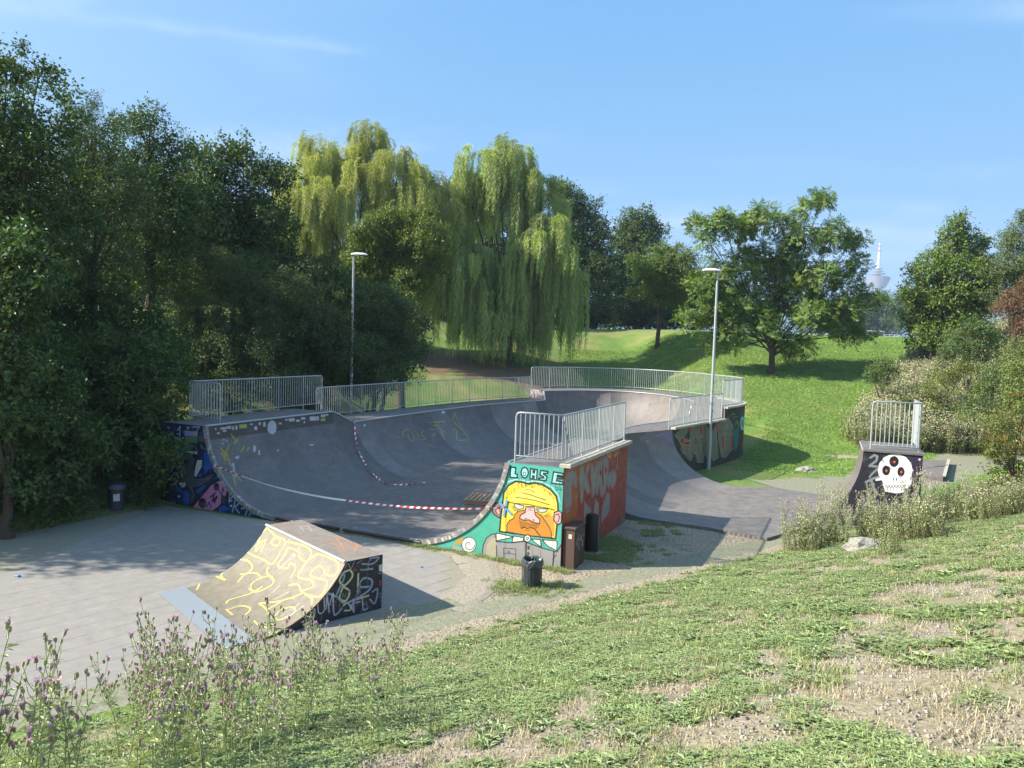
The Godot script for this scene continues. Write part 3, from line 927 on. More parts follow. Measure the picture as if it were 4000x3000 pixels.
# ---------------------------------------------------------------- the skull tower
func make_skull_ramp() -> void:
	var o0 := uv(-6.05, 8.1)
	var x := (uv(-7.55, 8.15) - o0).normalized()
	var y := x.cross(Vector3.UP).normalized()
	if y.z > 0: y = -y
	var t := thing("quarter_pipe", "black quarter pipe tower painted with a white three-eyed skull", "quarter pipe", o0)
	var art := painted("skull_paint", paint(660, 440, Color.html("1e1b27"), ART_SKULL, 0.08, 71), 0.6)
	var top := 2.2; var r := 1.65; var deep := 2.05; var wide := 1.5
	var prof := [Vector2(wide, top), Vector2(0, top)]
	for k in 15:
		var a := PI / 2 * (1.0 - k / 14.0)
		prof.append(Vector2(-r + r * sin(a), 0.09 + (top - 0.09) * (1.0 - cos(a))))
	for side in 2:
		var b := Build.new()
		var off := y * (deep if side else 0.0)
		for i in prof.size() - 1:
			var p: Vector2 = prof[i]; var q: Vector2 = prof[i + 1]
			face(b, o0 + off + x * p.x + Vector3(0, -0.2, 0), o0 + off + x * q.x + Vector3(0, -0.2, 0), o0 + off + x * q.x + Vector3(0, q.y, 0), o0 + off + x * p.x + Vector3(0, p.y, 0), y * (1.0 if side else -1.0), Vector2((p.x + 1.8) / 3.3, 2.4 / 2.2), Vector2((q.x + 1.8) / 3.3, 2.4 / 2.2), Vector2((q.x + 1.8) / 3.3, (top - q.y) / top), Vector2((p.x + 1.8) / 3.3, (top - p.y) / top))
		part_w(t, "side_wall", b, mats["concrete"] if side else art)
	var sf := Build.new()
	for i in range(1, prof.size() - 1):
		var p: Vector2 = prof[i]; var q: Vector2 = prof[i + 1]
		face(sf, o0 + x * p.x + Vector3(0, p.y, 0), o0 + x * q.x + Vector3(0, q.y, 0), o0 + y * deep + x * q.x + Vector3(0, q.y, 0), o0 + y * deep + x * p.x + Vector3(0, p.y, 0), -x + Vector3(0, 1, 0))
	part_w(t, "ramp_surface", sf, mats["concrete"])
	var bk := Build.new()
	face(bk, o0 + x * wide + Vector3(0, -0.2, 0), o0 + x * wide + y * deep + Vector3(0, -0.2, 0), o0 + x * wide + y * deep + Vector3(0, top, 0), o0 + x * wide + Vector3(0, top, 0), x)
	part_w(t, "back_wall", bk, plain("ochre_paint", lin(0.30, 0.24, 0.10), 0.8))
	var dk := Build.new()
	dk.slab(o0 + x * (wide * 0.5 + 0.02) + y * deep * 0.5 + Vector3(0, top + 0.03, 0), x * (wide * 0.5 + 0.03), Vector3(0, 0.035, 0), y * (deep * 0.5 + 0.04), 0.01)
	part_w(t, "deck", dk, mats["concrete"])
	var cp := Build.new()
	cp.tube([o0 + Vector3(0, top + 0.02, 0), o0 + y * deep + Vector3(0, top + 0.02, 0)], [0.03, 0.03], 8)
	part_w(t, "coping", cp, mats["galvanised"])
	var h := Vector3(0, top + 0.07, 0)
	railing("grey bar railing on the black skull tower", "grey tubular railings on the half pipe", [o0 + x * 0.18 + y * 0.1 + h, o0 + x * 1.4 + y * 0.1 + h, o0 + x * 1.4 + y * 1.9 + h], 1.36)
	# low board ramp behind the tower
	var s := thing("kicker_ramp", "low flat grey kicker ramp with a pale edge behind the skull tower", "ramp", Vector3(18.2, 0, -31.2))
	var a := Vector3(15.9, 0.03, -29.6); var e := Vector3(2.9, 0, -4.6)
	var across := Vector3(1.2, 0.2, 0.75)
	var kb := Build.new()
	face(kb, a, a + e, a + e + across, a + across, Vector3.UP)
	var base := Vector3(across.x, -0.1, across.z)
	face(kb, a + base, a + e + base, a + e + across, a + across, across)
	face(kb, a - Vector3(0, 0.1, 0), a + base, a + across, a, -e)
	part_w(s, "board", kb, mats["concrete"])
	var ke := Build.new()
	ke.box(a + across + e * 0.5 + Vector3(0.03, 0.02, 0.02), e * 0.5, Vector3(0, 0.02, 0), Vector3(0.05, 0.0, 0.03))
	part_w(s, "edge_strip", ke, mats["pale_concrete"])

# ---------------------------------------------------------------- the small wooden quarter pipe
func scratches(w: int, h: int, n: int, seed_: int) -> Array:
	# wheel scratches that run up and down a board
	rng.seed = seed_
	var out := []
	for k in n:
		var x := rng.randi_range(0, w); var y := rng.randi_range(0, h)
		out.append([1, ["6a6058", "9a9088", "5c534c", "8a7f74"][k % 4], 2, x, y, x + rng.randi_range(-30, 30), y + rng.randi_range(20, 190)])
	for k in n / 10:
		var x := rng.randi_range(0, w); var y := rng.randi_range(0, h)
		out.append([1, "6a6058", 1, x, 0, x, h])
	return out
func tags(w: int, h: int, n: int, seed_: int) -> Array:
	# older scrawls, one over the other
	rng.seed = seed_
	var out := []
	for k in n:
		var x := rng.randi_range(0, w); var y := rng.randi_range(int(h * 0.1), h)
		var op := [2, ["5d5a66", "7a7484", "6e7c86", "857f68", "4a4650", "8c8794"][k % 6], rng.randi_range(2, 5)]
		for i in rng.randi_range(3, 7):
			op.append(x); op.append(y)
			x += rng.randi_range(-6, 26); y += rng.randi_range(-34, 34)
		out.append(op)
	return out
func make_quarter_pipe() -> void:
	var q0 := Vector3(-2.27, 0.03, -13.32)
	var a := Vector3(-0.678, 0, -0.736); var b := Vector3(-0.736, 0, 0.678)
	var t := thing("quarter_pipe", "small plywood quarter pipe with yellow outlined letters and a grey toe plate", "quarter pipe", q0)
	var wide := 3.2; var deck := 0.77; var run := 1.69; var r := 1.93
	var thm := asin(run / r)
	var face_m := painted("ply_paint", paint(1024, 640, Color(0.475, 0.45, 0.39), ART_QPFACE + scratches(1024, 640, 70, 9), 0.1, 83, 0.5), 0.55)
	var side_m := painted("side_paint", paint(640, 260, Color.html("2c2b30"), ART_QPSIDE + tags(640, 260, 46, 19), 0.1, 83), 0.7)
	var deck_m := painted("deck_paint", paint(1024, 246, Color(0.50, 0.46, 0.42), ART_QPDECK, 0.1, 85), 0.7)
	var o := Build.new()
	var n := 14
	for s in 4:
		for k in n:
			var q := []; var nn := []; var tt := []
			for e in [[s, k], [s + 1, k], [s + 1, k + 1], [s, k + 1]]:
				var th: float = thm * (1.0 - float(e[1]) / n)
				q.append(q0 + a * wide * (1.0 - e[0] / 4.0) + b * (deck + run - r * sin(th)) + Vector3(0, r * (1.0 - cos(th)), 0))
				nn.append((b * sin(th) + Vector3(0, cos(th), 0)).normalized())
				tt.append(Vector2(e[0] / 4.0, float(e[1]) / n))
			face_n(o, q[0], q[1], q[2], q[3], nn, tt)
	part_w(t, "ramp_surface", o, face_m)
	o = Build.new()
	var up := Vector3(0, 1.0, 0)
	var dk0 := q0 + up
	face(o, dk0, dk0 + a * wide, dk0 + a * wide + b * deck, dk0 + b * deck, Vector3.UP, Vector2(1, 0), Vector2(0, 0), Vector2(0, 1), Vector2(1, 1))
	part_w(t, "deck", o, deck_m)
	for s in 2:
		o = Build.new()
		var off := a * wide * s
		for k in n + 1:
			var x0 := 0.0; var x1 := deck; var h0 := 1.0; var h1 := 1.0
			if k > 0:
				var t0 := thm * (1.0 - (k - 1.0) / n); var t1 := thm * (1.0 - float(k) / n)
				x0 = deck + run - r * sin(t0); x1 = deck + run - r * sin(t1); h0 = r * (1.0 - cos(t0)); h1 = r * (1.0 - cos(t1))
			var e0 := 1.0 - x0 / 2.46; var e1 := 1.0 - x1 / 2.46
			face(o, q0 + off + b * x0, q0 + off + b * x1, q0 + off + b * x1 + Vector3(0, h1, 0), q0 + off + b * x0 + Vector3(0, h0, 0), a * (1.0 if s else -1.0), Vector2(e0, 1), Vector2(e1, 1), Vector2(e1, 1.0 - h1), Vector2(e0, 1.0 - h0))
		part_w(t, "side_panel", o, side_m)
	o = Build.new()
	face(o, q0, q0 + a * wide, q0 + a * wide + up, q0 + up, -b)
	part_w(t, "back_panel", o, mats["wood"])
	o = Build.new()
	o.tube([q0 + up + b * (deck + 0.01) - a * 0.01, q0 + up + b * (deck + 0.01) + a * (wide + 0.01)], [0.03, 0.03], 10)
	part_w(t, "coping", o, mats["galvanised"])
	o = Build.new()
	var toe := q0 + b * (deck + run - 0.06)
	face(o, toe + Vector3(0, 0.012, 0), toe + a * wide + Vector3(0, 0.012, 0), toe + a * wide + b * 0.5 + Vector3(0, 0.005, 0), toe + b * 0.5 + Vector3(0, 0.005, 0), Vector3.UP)
	part_w(t, "toe_plate", o, plain("toe_steel", lin(0.29, 0.33, 0.36), 0.45, 0.25))
	# edge trims of the board and the deck
	o = Build.new()
	var line := []; var rad := []
	for k in n + 1:
		var th := thm * (1.0 - float(k) / n)
		line.append(q0 + b * (deck + run - r * sin(th)) + Vector3(0, r * (1.0 - cos(th)) - 0.012, 0) - a * 0.006); rad.append(0.012)
	o.tube(line, rad, 5)
	part_w(t, "edge_trim", o, mats["wood"])

# ---------------------------------------------------------------- foliage
func leaf(o: Build, at: Vector3, dir: Vector3, up: Vector3, length: float, width: float, droop := 0.2) -> void:
	var side := dir.cross(up)
	if side.length() < 0.05: side = dir.cross(Vector3(0.3, 0.8, 0.5))
	side = side.normalized() * width * 0.5
	var nrm := side.cross(dir).normalized()
	var mid := at + dir * length * 0.45 + nrm * width * 0.12
	var tip := at + dir * length - Vector3(0, droop * length, 0)
	o.tri(at, mid - side, tip); o.tri(at, tip, mid + side)
func rand_dir() -> Vector3:
	var z := rnd(-1, 1); var a := rnd(0, TAU); var r := sqrt(1.0 - z * z)
	return Vector3(r * cos(a), z, r * sin(a))
func leaf_tint(o: Build, base: Color, vary: float) -> void:
	var g := 1.0 + rnd(-vary, vary)
	var w := rnd(-vary, vary) * 0.5
	o.tint = Color(maxf(base.r * (g + w), 0.003), base.g * g, maxf(base.b * (g - w * 0.5), 0.002))
func make_clump(n: int, rad: float, length: float, width: float, col: Color, key: String) -> ArrayMesh:
	var o := Build.new()
	var twigs := 7
	for k in twigs:
		var d := (rand_dir() + Vector3(0, 0.35, 0)).normalized()
		for i in n / twigs:
			var s := rad * pow(rnd(0.05, 1.0), 0.7)
			var p := d * s + rand_dir() * rad * 0.22
			var dir := (d * 0.7 + rand_dir() * 0.9 + Vector3(0, -0.15, 0)).normalized()
			leaf_tint(o, col, 0.28)
			leaf(o, p, dir, (rand_dir() * 0.8 + Vector3.UP).normalized(), length * rnd(0.7, 1.25), width * rnd(0.8, 1.2), 0.15)
	return o.mesh(leaf_mat(key, 0.5, 0.8))
func make_pinnate(col: Color) -> ArrayMesh:
	var o := Build.new()
	for k in 8:
		var d := (rand_dir() + Vector3(0, 0.25, 0)).normalized()
		var p := d * rnd(0.05, 0.2)
		var len_ := rnd(0.32, 0.5)
		var side := d.cross(Vector3.UP).normalized()
		leaf_tint(o, col, 0.2)
		for i in 4:
			var f := (i + 1) / 4.0
			var q := p + d * len_ * f - Vector3(0, 0.12 * f * f, 0)
			for s in [-1.0, 1.0]:
				leaf(o, q, (side * s + d * 0.5 - Vector3(0, 0.25, 0)).normalized(), Vector3.UP, 0.17, 0.075, 0.2)
		leaf(o, p + d * len_ - Vector3(0, 0.12, 0), d, Vector3.UP, 0.2, 0.085, 0.3)
	return o.mesh(leaf_mat("walnut_leaf", 0.5, 0.8))
func make_strands(col: Color) -> ArrayMesh:
	# three hanging willow shoots, three metres long, arching out along +x first
	var o := Build.new()
	for k in 3:
		var off := Vector3(rnd(-0.15, 0.15), rnd(-0.2, 0.2), rnd(-0.35, 0.35))
		var l := rnd(2.2, 3.2)
		var sway := rnd(-0.25, 0.25)
		var n := 58
		for i in n:
			var s := (i + rnd(0, 1)) / n
			var x := 0.45 * (1.0 - exp(-s * 7.0))
			var p := off + Vector3(x + 0.05 * sin(s * 9.0 + k), 0.22 * sin(minf(s * 9.0, PI)) - l * s, sway * s * s)
			leaf_tint(o, col, 0.25)
			var a := rnd(0, TAU)
			leaf(o, p, Vector3(cos(a) * 0.55, -0.8, sin(a) * 0.55).normalized(), rand_dir(), rnd(0.16, 0.26), 0.038, 0.05)
	return o.mesh(leaf_mat("willow_leaf", 0.5, 0.9))
func bark_tree(t: Node3D, base: Vector3, tips: Array, girth: float, fork: float) -> void:
	var o := Build.new()
	var mid := Vector3.ZERO
	for p in tips: mid += p
	mid /= tips.size()
	var lowest := 1e9
	for p in tips: lowest = minf(lowest, p.y)
	var split := Vector3(lerpf(base.x, mid.x, 0.25), base.y + maxf((lowest - base.y) * fork, 0.6), lerpf(base.z, mid.z, 0.25))
	var wob := Vector3(rnd(-0.12, 0.12), 0, rnd(-0.1, 0.1))
	o.tube([base - Vector3(0, 0.3, 0), base + Vector3(0, 0.15, 0), base.lerp(split, 0.5) + wob, split, split.lerp(mid, 0.4)], [girth * 1.5, girth * 1.15, girth * 0.95, girth * 0.85, girth * 0.5], 9)
	part_w(t, "trunk", o, mats["bark"])
	var b := Build.new()
	for p in tips:
		var m := split.lerp(p, 0.5) + Vector3(rnd(-0.3, 0.3), rnd(0.1, 0.5), rnd(-0.3, 0.3)) * minf(1.0, split.distance_to(p) * 0.25)
		var g := girth * rnd(0.22, 0.34)
		b.tube([split.lerp(mid, rnd(0.0, 0.3)), m, p], [g, g * 0.65, g * 0.2], 6, false)
		for k in 3:
			var e: Vector3 = p + rand_dir() * rnd(0.4, 0.9)
			b.tube([m.lerp(p, rnd(0.3, 0.9)), e], [g * 0.3, g * 0.08], 4, false)
	part_w(t, "branches", b, mats["bark"])
func crown(t: Node3D, origin: Vector3, lobes: Array, stride: int, mesh: Mesh, per: float, size: float, tint: Color, seed_: int) -> void:
	rng.seed = seed_
	var spots := []
	for i in range(0, lobes.size(), stride):
		var c := Vector3(lobes[i], lobes[i + 1], lobes[i + 2])
		var r: float = lobes[i + 3]
		var n := int(maxf(8.0, per * (r * r * 0.75 + r * r * r * 0.22) / (size * size)))
		for k in n:
			var d := rand_dir()
			var s := r * pow(rnd(0.0, 1.0), 0.42) * (1.0 + 0.22 * noise_b.get_noise_3d(c.x * 3.0 + d.x * 1.6, c.y * 3.0 + d.y * 1.6, c.z * 3.0 + d.z * 1.6) * 2.0)
			var p := c + d * s * Vector3(1, 0.92, 1)
			if p.y < land(p.x, p.z) + 0.15: continue
			spots.append([p, d])
	var mm := MultiMesh.new()
	mm.transform_format = MultiMesh.TRANSFORM_3D
	mm.use_colors = true
	mm.mesh = mesh
	mm.instance_count = spots.size()
	for i in spots.size():
		var p: Vector3 = spots[i][0]; var d: Vector3 = spots[i][1]
		var y := (d * 0.6 + Vector3.UP * 0.7 + rand_dir() * 0.4).normalized()
		var x := y.cross(rand_dir()).normalized()
		var s := size * rnd(0.75, 1.3)
		mm.set_instance_transform(i, Transform3D(Basis(x, y, x.cross(y)) * s, p - origin))
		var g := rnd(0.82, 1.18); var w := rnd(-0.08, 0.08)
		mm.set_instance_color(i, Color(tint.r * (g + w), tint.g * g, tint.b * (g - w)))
	var o := MultiMeshInstance3D.new()
	o.name = "crown"
	o.multimesh = mm
	o.set_meta("kind", "stuff")
	t.add_child(o)
func make_trees() -> void:
	rng.seed = 7
	var kinds := {
		"broad": make_clump(56, 0.42, 0.15, 0.085, Color(0.075, 0.115, 0.03), "broad_leaf"),
		"fine": make_clump(84, 0.40, 0.10, 0.05, Color(0.078, 0.11, 0.04), "fine_leaf"),
		"pinnate": make_pinnate(Color(0.085, 0.135, 0.038))}
	var at := 100
	for d in TREES:
		at += 1
		rng.seed = at
		var base := Vector3(d[5][0], land(d[5][0], d[5][2]), d[5][2])
		var t := thing(d[0], d[1], d[2], base, d[3])
		var tips := []
		var lo: Array = d[9]
		for i in range(0, lo.size(), 4): tips.append(Vector3(lo[i], maxf(lo[i + 1], base.y + 0.4), lo[i + 2]))
		var tall := 0.0
		for p in tips: tall = maxf(tall, p.y - base.y)
		var shrub: bool = d[2] == "shrub"
		bark_tree(t, base, tips, 0.05 + 0.012 * tall if shrub else 0.07 + 0.013 * minf(tall, 12.0), 0.3 if shrub else 0.75)
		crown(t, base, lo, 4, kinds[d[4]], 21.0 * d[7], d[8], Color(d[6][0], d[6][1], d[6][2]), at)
		if d[0] == "rosehip_bush": hips(t, base, lo)
	var strands := make_strands(Color(0.38, 0.42, 0.19))
	for d in WILLOWS:
		at += 1
		rng.seed = at
		var base := Vector3(d[2][0], land(d[2][0], d[2][2]), d[2][2])
		var t := thing(d[0], d[1], "tree", base, "weeping willows behind the bowl")
		var lo: Array = d[4]
		var tips := []
		for i in range(0, lo.size(), 5): tips.append(Vector3(lo[i], lo[i + 1], lo[i + 2]))
		bark_tree(t, base, tips, 0.36, 0.55)
		var spots := []
		for i in range(0, lo.size(), 5):
			var c := Vector3(lo[i], lo[i + 1], lo[i + 2])
			var r: float = lo[i + 3]
			# shoots hang in bunches of about one length, with gaps between the bunches
			for k in int(5.6 * r * r + 4.0):
				var dir := rand_dir()
				dir.y = absf(dir.y) * 1.1 - 0.15
				dir = dir.normalized()
				var p := c + dir * r * pow(rnd(0.1, 1.0), 0.35)
				var l: float = lo[i + 4] / 3.0 * rnd(0.35, 1.25)
				var g := rnd(0.72, 1.25)
				for m in 8:
					spots.append([p + Vector3(rng.randfn(0, 0.28), rng.randfn(0, 0.16), rng.randfn(0, 0.28)), dir, l * rnd(0.75, 1.1), g])
		var mm := MultiMesh.new()
		mm.transform_format = MultiMesh.TRANSFORM_3D
		mm.use_colors = true
		mm.mesh = strands
		mm.instance_count = spots.size()
		for i in spots.size():
			var p: Vector3 = spots[i][0]; var dir: Vector3 = spots[i][1]
			var ang := atan2(-dir.z, dir.x) + rnd(-0.5, 0.5)
			var l: float = minf(spots[i][2], (p.y - land(p.x, p.z) - 0.1) / 3.3)
			mm.set_instance_transform(i, Transform3D(Basis(Vector3.UP, ang).scaled_local(Vector3(1.0, maxf(l, 0.15), 1.0)), p - base))
			var g: float = spots[i][3]
			mm.set_instance_color(i, Color(d[3][0] * g, d[3][1] * g, d[3][2] * g))
		var o := MultiMeshInstance3D.new()
		o.name = "crown"
		o.multimesh = mm
		o.set_meta("kind", "stuff")
		t.add_child(o)
func hips(t: Node3D, base: Vector3, lo: Array) -> void:
	var red := Build.new(); var gold := Build.new()
	for i in range(0, lo.size(), 4):
		for k in 26:
			var p: Vector3 = Vector3(lo[i], lo[i + 1], lo[i + 2]) + rand_dir() * lo[i + 3] * rnd(0.8, 1.05) - base
			var r := rnd(0.012, 0.02)
			red.tube([p - Vector3(0, r, 0), p, p + Vector3(0, r, 0)], [r * 0.4, r, r * 0.4], 5)
			if k % 3 == 0:
				for q in 3:
					var pp: Vector3 = Vector3(lo[i], lo[i + 1], lo[i + 2]) + rand_dir() * lo[i + 3] * 1.02 - base
					leaf(gold, pp, rand_dir(), Vector3.UP, 0.07, 0.04)
	part(t, "rose_hips", red.mesh(plain("hip_red", lin(0.35, 0.03, 0.015), 0.4)))
	var m := plain("yellow_leaf", lin(0.42, 0.28, 0.03), 0.6)
	part(t, "yellow_leaves", gold.mesh(m))

# ---------------------------------------------------------------- grass, weeds and thistles
func blade(o: Build, p: Vector3, ang: float, lean: float, length: float, width: float) -> void:
	var d := Vector3(cos(ang), 0, sin(ang))
	var s := Vector3(-d.z, 0, d.x) * width * 0.5
	var m := p + d * length * lean * 0.35 + Vector3(0, length * 0.6 * (1.0 - lean * 0.35), 0)
	var tip := p + d * length * lean + Vector3(0, length * (1.0 - lean * 0.75), 0)
	o.tri(p - s, p + s, m + s * 0.75); o.tri(p - s, m + s * 0.75, m - s * 0.75); o.tri(m - s * 0.75, m + s * 0.75, tip)
func tuft(n: int, spread: float, lo: float, hi: float, width: float, cols: Array, key: String, flat := 0.0) -> ArrayMesh:
	var o := Build.new()
	for i in n:
		var a := rnd(0, TAU); var r := spread * sqrt(rnd(0, 1))
		leaf_tint(o, cols[rng.randi() % cols.size()], 0.25)
		blade(o, Vector3(cos(a) * r, -0.01, sin(a) * r), rnd(0, TAU), rnd(0.25, 1.0) + flat, rnd(lo, hi), width * rnd(0.7, 1.3))
	return o.mesh(leaf_mat(key, 0.6, 0.45))
func rosette(n: int, length: float, width: float, cols: Array, key: String) -> ArrayMesh:
	var o := Build.new()
	for k in 4:
		var c := Vector3(rnd(-0.12, 0.12), 0, rnd(-0.12, 0.12))
		for i in n:
			var a := rnd(0, TAU)
			leaf_tint(o, cols[rng.randi() % cols.size()], 0.22)
			leaf(o, c + Vector3(0, rnd(0, 0.015), 0), Vector3(cos(a), rnd(0.25, 1.0), sin(a)).normalized(), Vector3.UP, length * rnd(0.6, 1.2), width * rnd(0.8, 1.2), 0.25)
	return o.mesh(leaf_mat(key, 0.55, 0.45))
func clover(n: int, spread: float, high: float, size: float, cols: Array, key: String) -> ArrayMesh:
	var o := Build.new()
	for i in n:
		var a := rnd(0, TAU); var r := spread * sqrt(rnd(0, 1))
		var p := Vector3(cos(a) * r, high * rnd(0.3, 1.0) * (1.0 - 0.5 * r / spread), sin(a) * r)
		leaf_tint(o, cols[rng.randi() % cols.size()], 0.25)
		for k in 3:
			var b := a + k * TAU / 3
			leaf(o, p, Vector3(cos(b), rnd(-0.1, 0.5), sin(b)).normalized(), Vector3.UP, size * rnd(0.8, 1.2), size * 0.6, 0.1)
	return o.mesh(leaf_mat(key, 0.55, 0.45))
func scatter(called: String, label: String, category: String, mesh: Mesh, spots: Array, lo: float, hi: float, vary := 0.15) -> void:
	if spots.is_empty(): return
	var mm := MultiMesh.new()
	mm.transform_format = MultiMesh.TRANSFORM_3D
	mm.use_colors = true
	mm.mesh = mesh
	mm.instance_count = spots.size()
	for i in spots.size():
		var p: Vector3 = spots[i]
		var e := 0.3
		var n := Vector3(land(p.x - e, p.z) - land(p.x + e, p.z), 2 * e, land(p.x, p.z - e) - land(p.x, p.z + e)).normalized()
		n = (n + Vector3.UP * 0.6).normalized()
		var x := n.cross(Vector3(0, 0, 1).rotated(Vector3.UP, rnd(0, TAU))).normalized()
		mm.set_instance_transform(i, Transform3D(Basis(x, n, x.cross(n)) * rnd(lo, hi), p))
		var g := rnd(1.0 - vary, 1.0 + vary)
		mm.set_instance_color(i, Color(g, g, g))
	var o := MultiMeshInstance3D.new()
	o.name = called
	o.multimesh = mm
	add_child(o)
	tag(o, label, category, "", "stuff")
func in_view(x: float, z: float, extra := 0.08) -> bool:
	return z < -1.0 and absf(x) < -z * (0.70 + extra) + 0.6
func make_grass() -> void:
	rng.seed = 5
	var green := [Color(0.23, 0.285, 0.09), Color(0.29, 0.325, 0.13), Color(0.19, 0.25, 0.08)]
	var sap := [Color(0.19, 0.265, 0.09), Color(0.24, 0.30, 0.12), Color(0.16, 0.22, 0.085)]
	var straw := [Color(0.38, 0.32, 0.19), Color(0.43, 0.37, 0.24), Color(0.30, 0.26, 0.16)]
	var turf := tuft(60, 0.17, 0.035, 0.085, 0.006, green + [straw[0]], "turf_blade")
	var long_ := tuft(46, 0.09, 0.08, 0.17, 0.006, green, "grass_blade")
	var dry := tuft(52, 0.13, 0.05, 0.14, 0.004, straw, "straw_blade", 0.32)
	var ros := rosette(11, 0.085, 0.026, sap, "weed_leaf")
	var clo := clover(60, 0.16, 0.07, 0.022, sap, "clover_leaf")
	var noise_c := FastNoiseLite.new(); noise_c.seed = 61; noise_c.frequency = 1.7; noise_c.fractal_octaves = 2
	var s_turf := []; var s_long := []; var s_dry := []; var s_ros := []; var s_clo := []; var s_white := []
	for i in 88000:
		# denser near the camera, where each tuft shows
		var z := -lerpf(2.6, 25.0, pow(rnd(0, 1), 1.25))
		var x := rnd(-1, 1) * (-z * 0.78 + 0.6)
		var s := bank_s(x, z)
		if s < -0.15: continue
		if s < 0.25 and rnd(0, 1) > 0.3 + s: continue
		var a := noise_a.get_noise_2d(x * 1.4, z * 1.4)
		var b := noise_b.get_noise_2d(x * 1.1, z * 1.1)
		# sparser on the dry upper bank, lush at its foot; tufts thin out rather than stop
		var c := noise_c.get_noise_2d(x, z)
		var lush := 0.44 + a * 0.75 + b * 0.6 + c * 0.7 - smoothstep(1.5, 8.0, s) * 0.26 - smoothstep(0.5, 4.0, x) * smoothstep(3.0, 6.5, s) * 0.22
		if rnd(0, 1) > smoothstep(-0.3, 0.95, lush):
			if rnd(0, 1) < 0.03: s_dry.append(ground_at(x, z))
			continue
		var p := ground_at(x, z)
		var k := rnd(0, 1)
		var dryness := clampf(noise_b.get_noise_2d(x * 0.8 + 50.0, z * 0.8) * 1.3 + c * 0.3 + 0.12, 0.02, 0.7)
		if k < dryness * 0.58: s_dry.append(p)
		elif k < 0.40: s_turf.append(p)
		elif k < 0.52: s_long.append(p)
		elif k < 0.78: s_ros.append(p)
		else: s_clo.append(p)
		if rnd(0, 1) < 0.003 and b > -0.1: s_white.append(p)
	scatter("grass", "short green turf growing on the near bank", "grass", turf, s_turf, 0.8, 1.3)
	scatter("long_grass", "longer green grass tufts on the near bank", "grass", long_, s_long, 0.7, 1.2)
	scatter("dry_grass", "straw coloured dry grass tufts on the near bank", "grass", dry, s_dry, 0.7, 1.2)
	scatter("weeds", "broad-leaved green weeds low on the near bank", "weeds", ros, s_ros, 0.7, 1.3)
	scatter("ground_cover", "small-leaved clover patches on the near bank", "clover", clo, s_clo, 0.7, 1.3)
	var wf := Build.new()
	for i in 4:
		var p := Vector3(rnd(-0.05, 0.05), rnd(0.06, 0.10), rnd(-0.06, 0.06))
		wf.tint = Color(0.75, 0.74, 0.70)
		for k in 6:
			var a := k * TAU / 6
			wf.tri(p, p + Vector3(cos(a + 1.05), 0.1, sin(a + 1.05)) * 0.007, p + Vector3(cos(a), 0.1, sin(a)) * 0.007)
	scatter("white_flowers", "tiny white flower heads scattered over the near bank", "flowers", wf.mesh(leaf_mat("white_petal", 0.7, 0.3)), s_white, 0.8, 1.4)
	var s_big := []
	for i in 150:
		var x := rnd(-2.5, 9.0); var z := -9.5 - (x + 3.2) * 0.758 + rnd(-1.0, 1.4)
		var q := bank_s(x, z)
		if q < 0.1 or noise_b.get_noise_2d(x * 1.3, z * 1.3) < -0.05: continue
		s_big.append(ground_at(x, z))
	for i in 130:
		var z := -rnd(3.2, 12.0); var x := z * rnd(-0.65, 0.3)
		if bank_s(x, z) > 0.4 and noise_a.get_noise_2d(x * 1.4, z * 1.4) > 0.0: s_big.append(ground_at(x, z))
	scatter("leafy_weeds", "taller leafy weed clumps standing out of the turf on the near bank", "weeds", ros, s_big, 1.1, 1.8, 0.2)
	# pebbles and crumbs of earth on the bare ground
	var pb := Build.new()
	for i in 9:
		var c := Vector3(rnd(-0.12, 0.12), 0.002, rnd(-0.12, 0.12)); var r := rnd(0.004, 0.013)
		var g := rnd(0.24, 0.5); pb.tint = Color(g, g * 0.93, g * 0.82)
		pb.tube([c, c + Vector3(0, r * 0.6, 0), c + Vector3(rnd(-0.3, 0.3) * r, r * 1.1, 0)], [r, r * rnd(0.8, 1.1), r * 0.35], 5)
	var peb := plain("pebble", Color.WHITE, 0.95)
	peb.vertex_color_use_as_albedo = true
	var s_peb := []
	for i in 7000:
		var z := -lerpf(2.8, 20.0, rnd(0, 1)); var x := rnd(-1, 1) * (-z * 0.75 + 0.5)
		if x < -3.5 or bank_s(x, z) < -3.0 and x < -1.0: continue
		if bank_s(x, z) > 0.0 and noise_a.get_noise_2d(x * 1.4, z * 1.4) > 0.05: continue
		var q := Vector3(x, 0, z) - ORIGIN
		if q.dot(AXIS_V) > -0.1 and q.dot(AXIS_U) > -0.1: continue
		s_peb.append(ground_at(x, z))
	scatter("gravel", "small pebbles and crumbs of earth on the bare ground", "gravel", pb.mesh(peb), s_peb, 0.6, 1.4)
	# mown lawn beyond the bowl: tufts as far as they show
	var lawn := tuft(70, 0.30, 0.04, 0.10, 0.011, [Color(0.19, 0.33, 0.05), Color(0.16, 0.29, 0.045), Color(0.24, 0.33, 0.08)], "lawn_blade")
	var s_lawn := []
	for i in 30000:
		var z := rnd(-62.0, -30.0); var x := rnd(4.0, 34.0)
		if not in_view(x, z) or noise_b.get_noise_2d(x, z) < -0.35: continue
		var q := Vector3(x, 0, z) - ORIGIN
		var u := q.dot(AXIS_U); var v := q.dot(AXIS_V)
		if v < 12.8 and u > -6.0 or (u > -1.6 and v < 28.5): continue
		if absf(x - 16.3) < 1.2 and absf(z + 35.0) < 0.7: continue
		var path := false
		for e in [Vector2(9.6, -26.6), Vector2(13.0, -27.6), Vector2(17.0, -30.0), Vector2(19.5, -32.5), Vector2(22.0, -35.0), Vector2(26.0, -36.5), Vector2(30.0, -38.0)]:
			if Vector2(x, z).distance_to(e) < 2.0: path = true
		if path: continue
		s_lawn.append(ground_at(x, z))
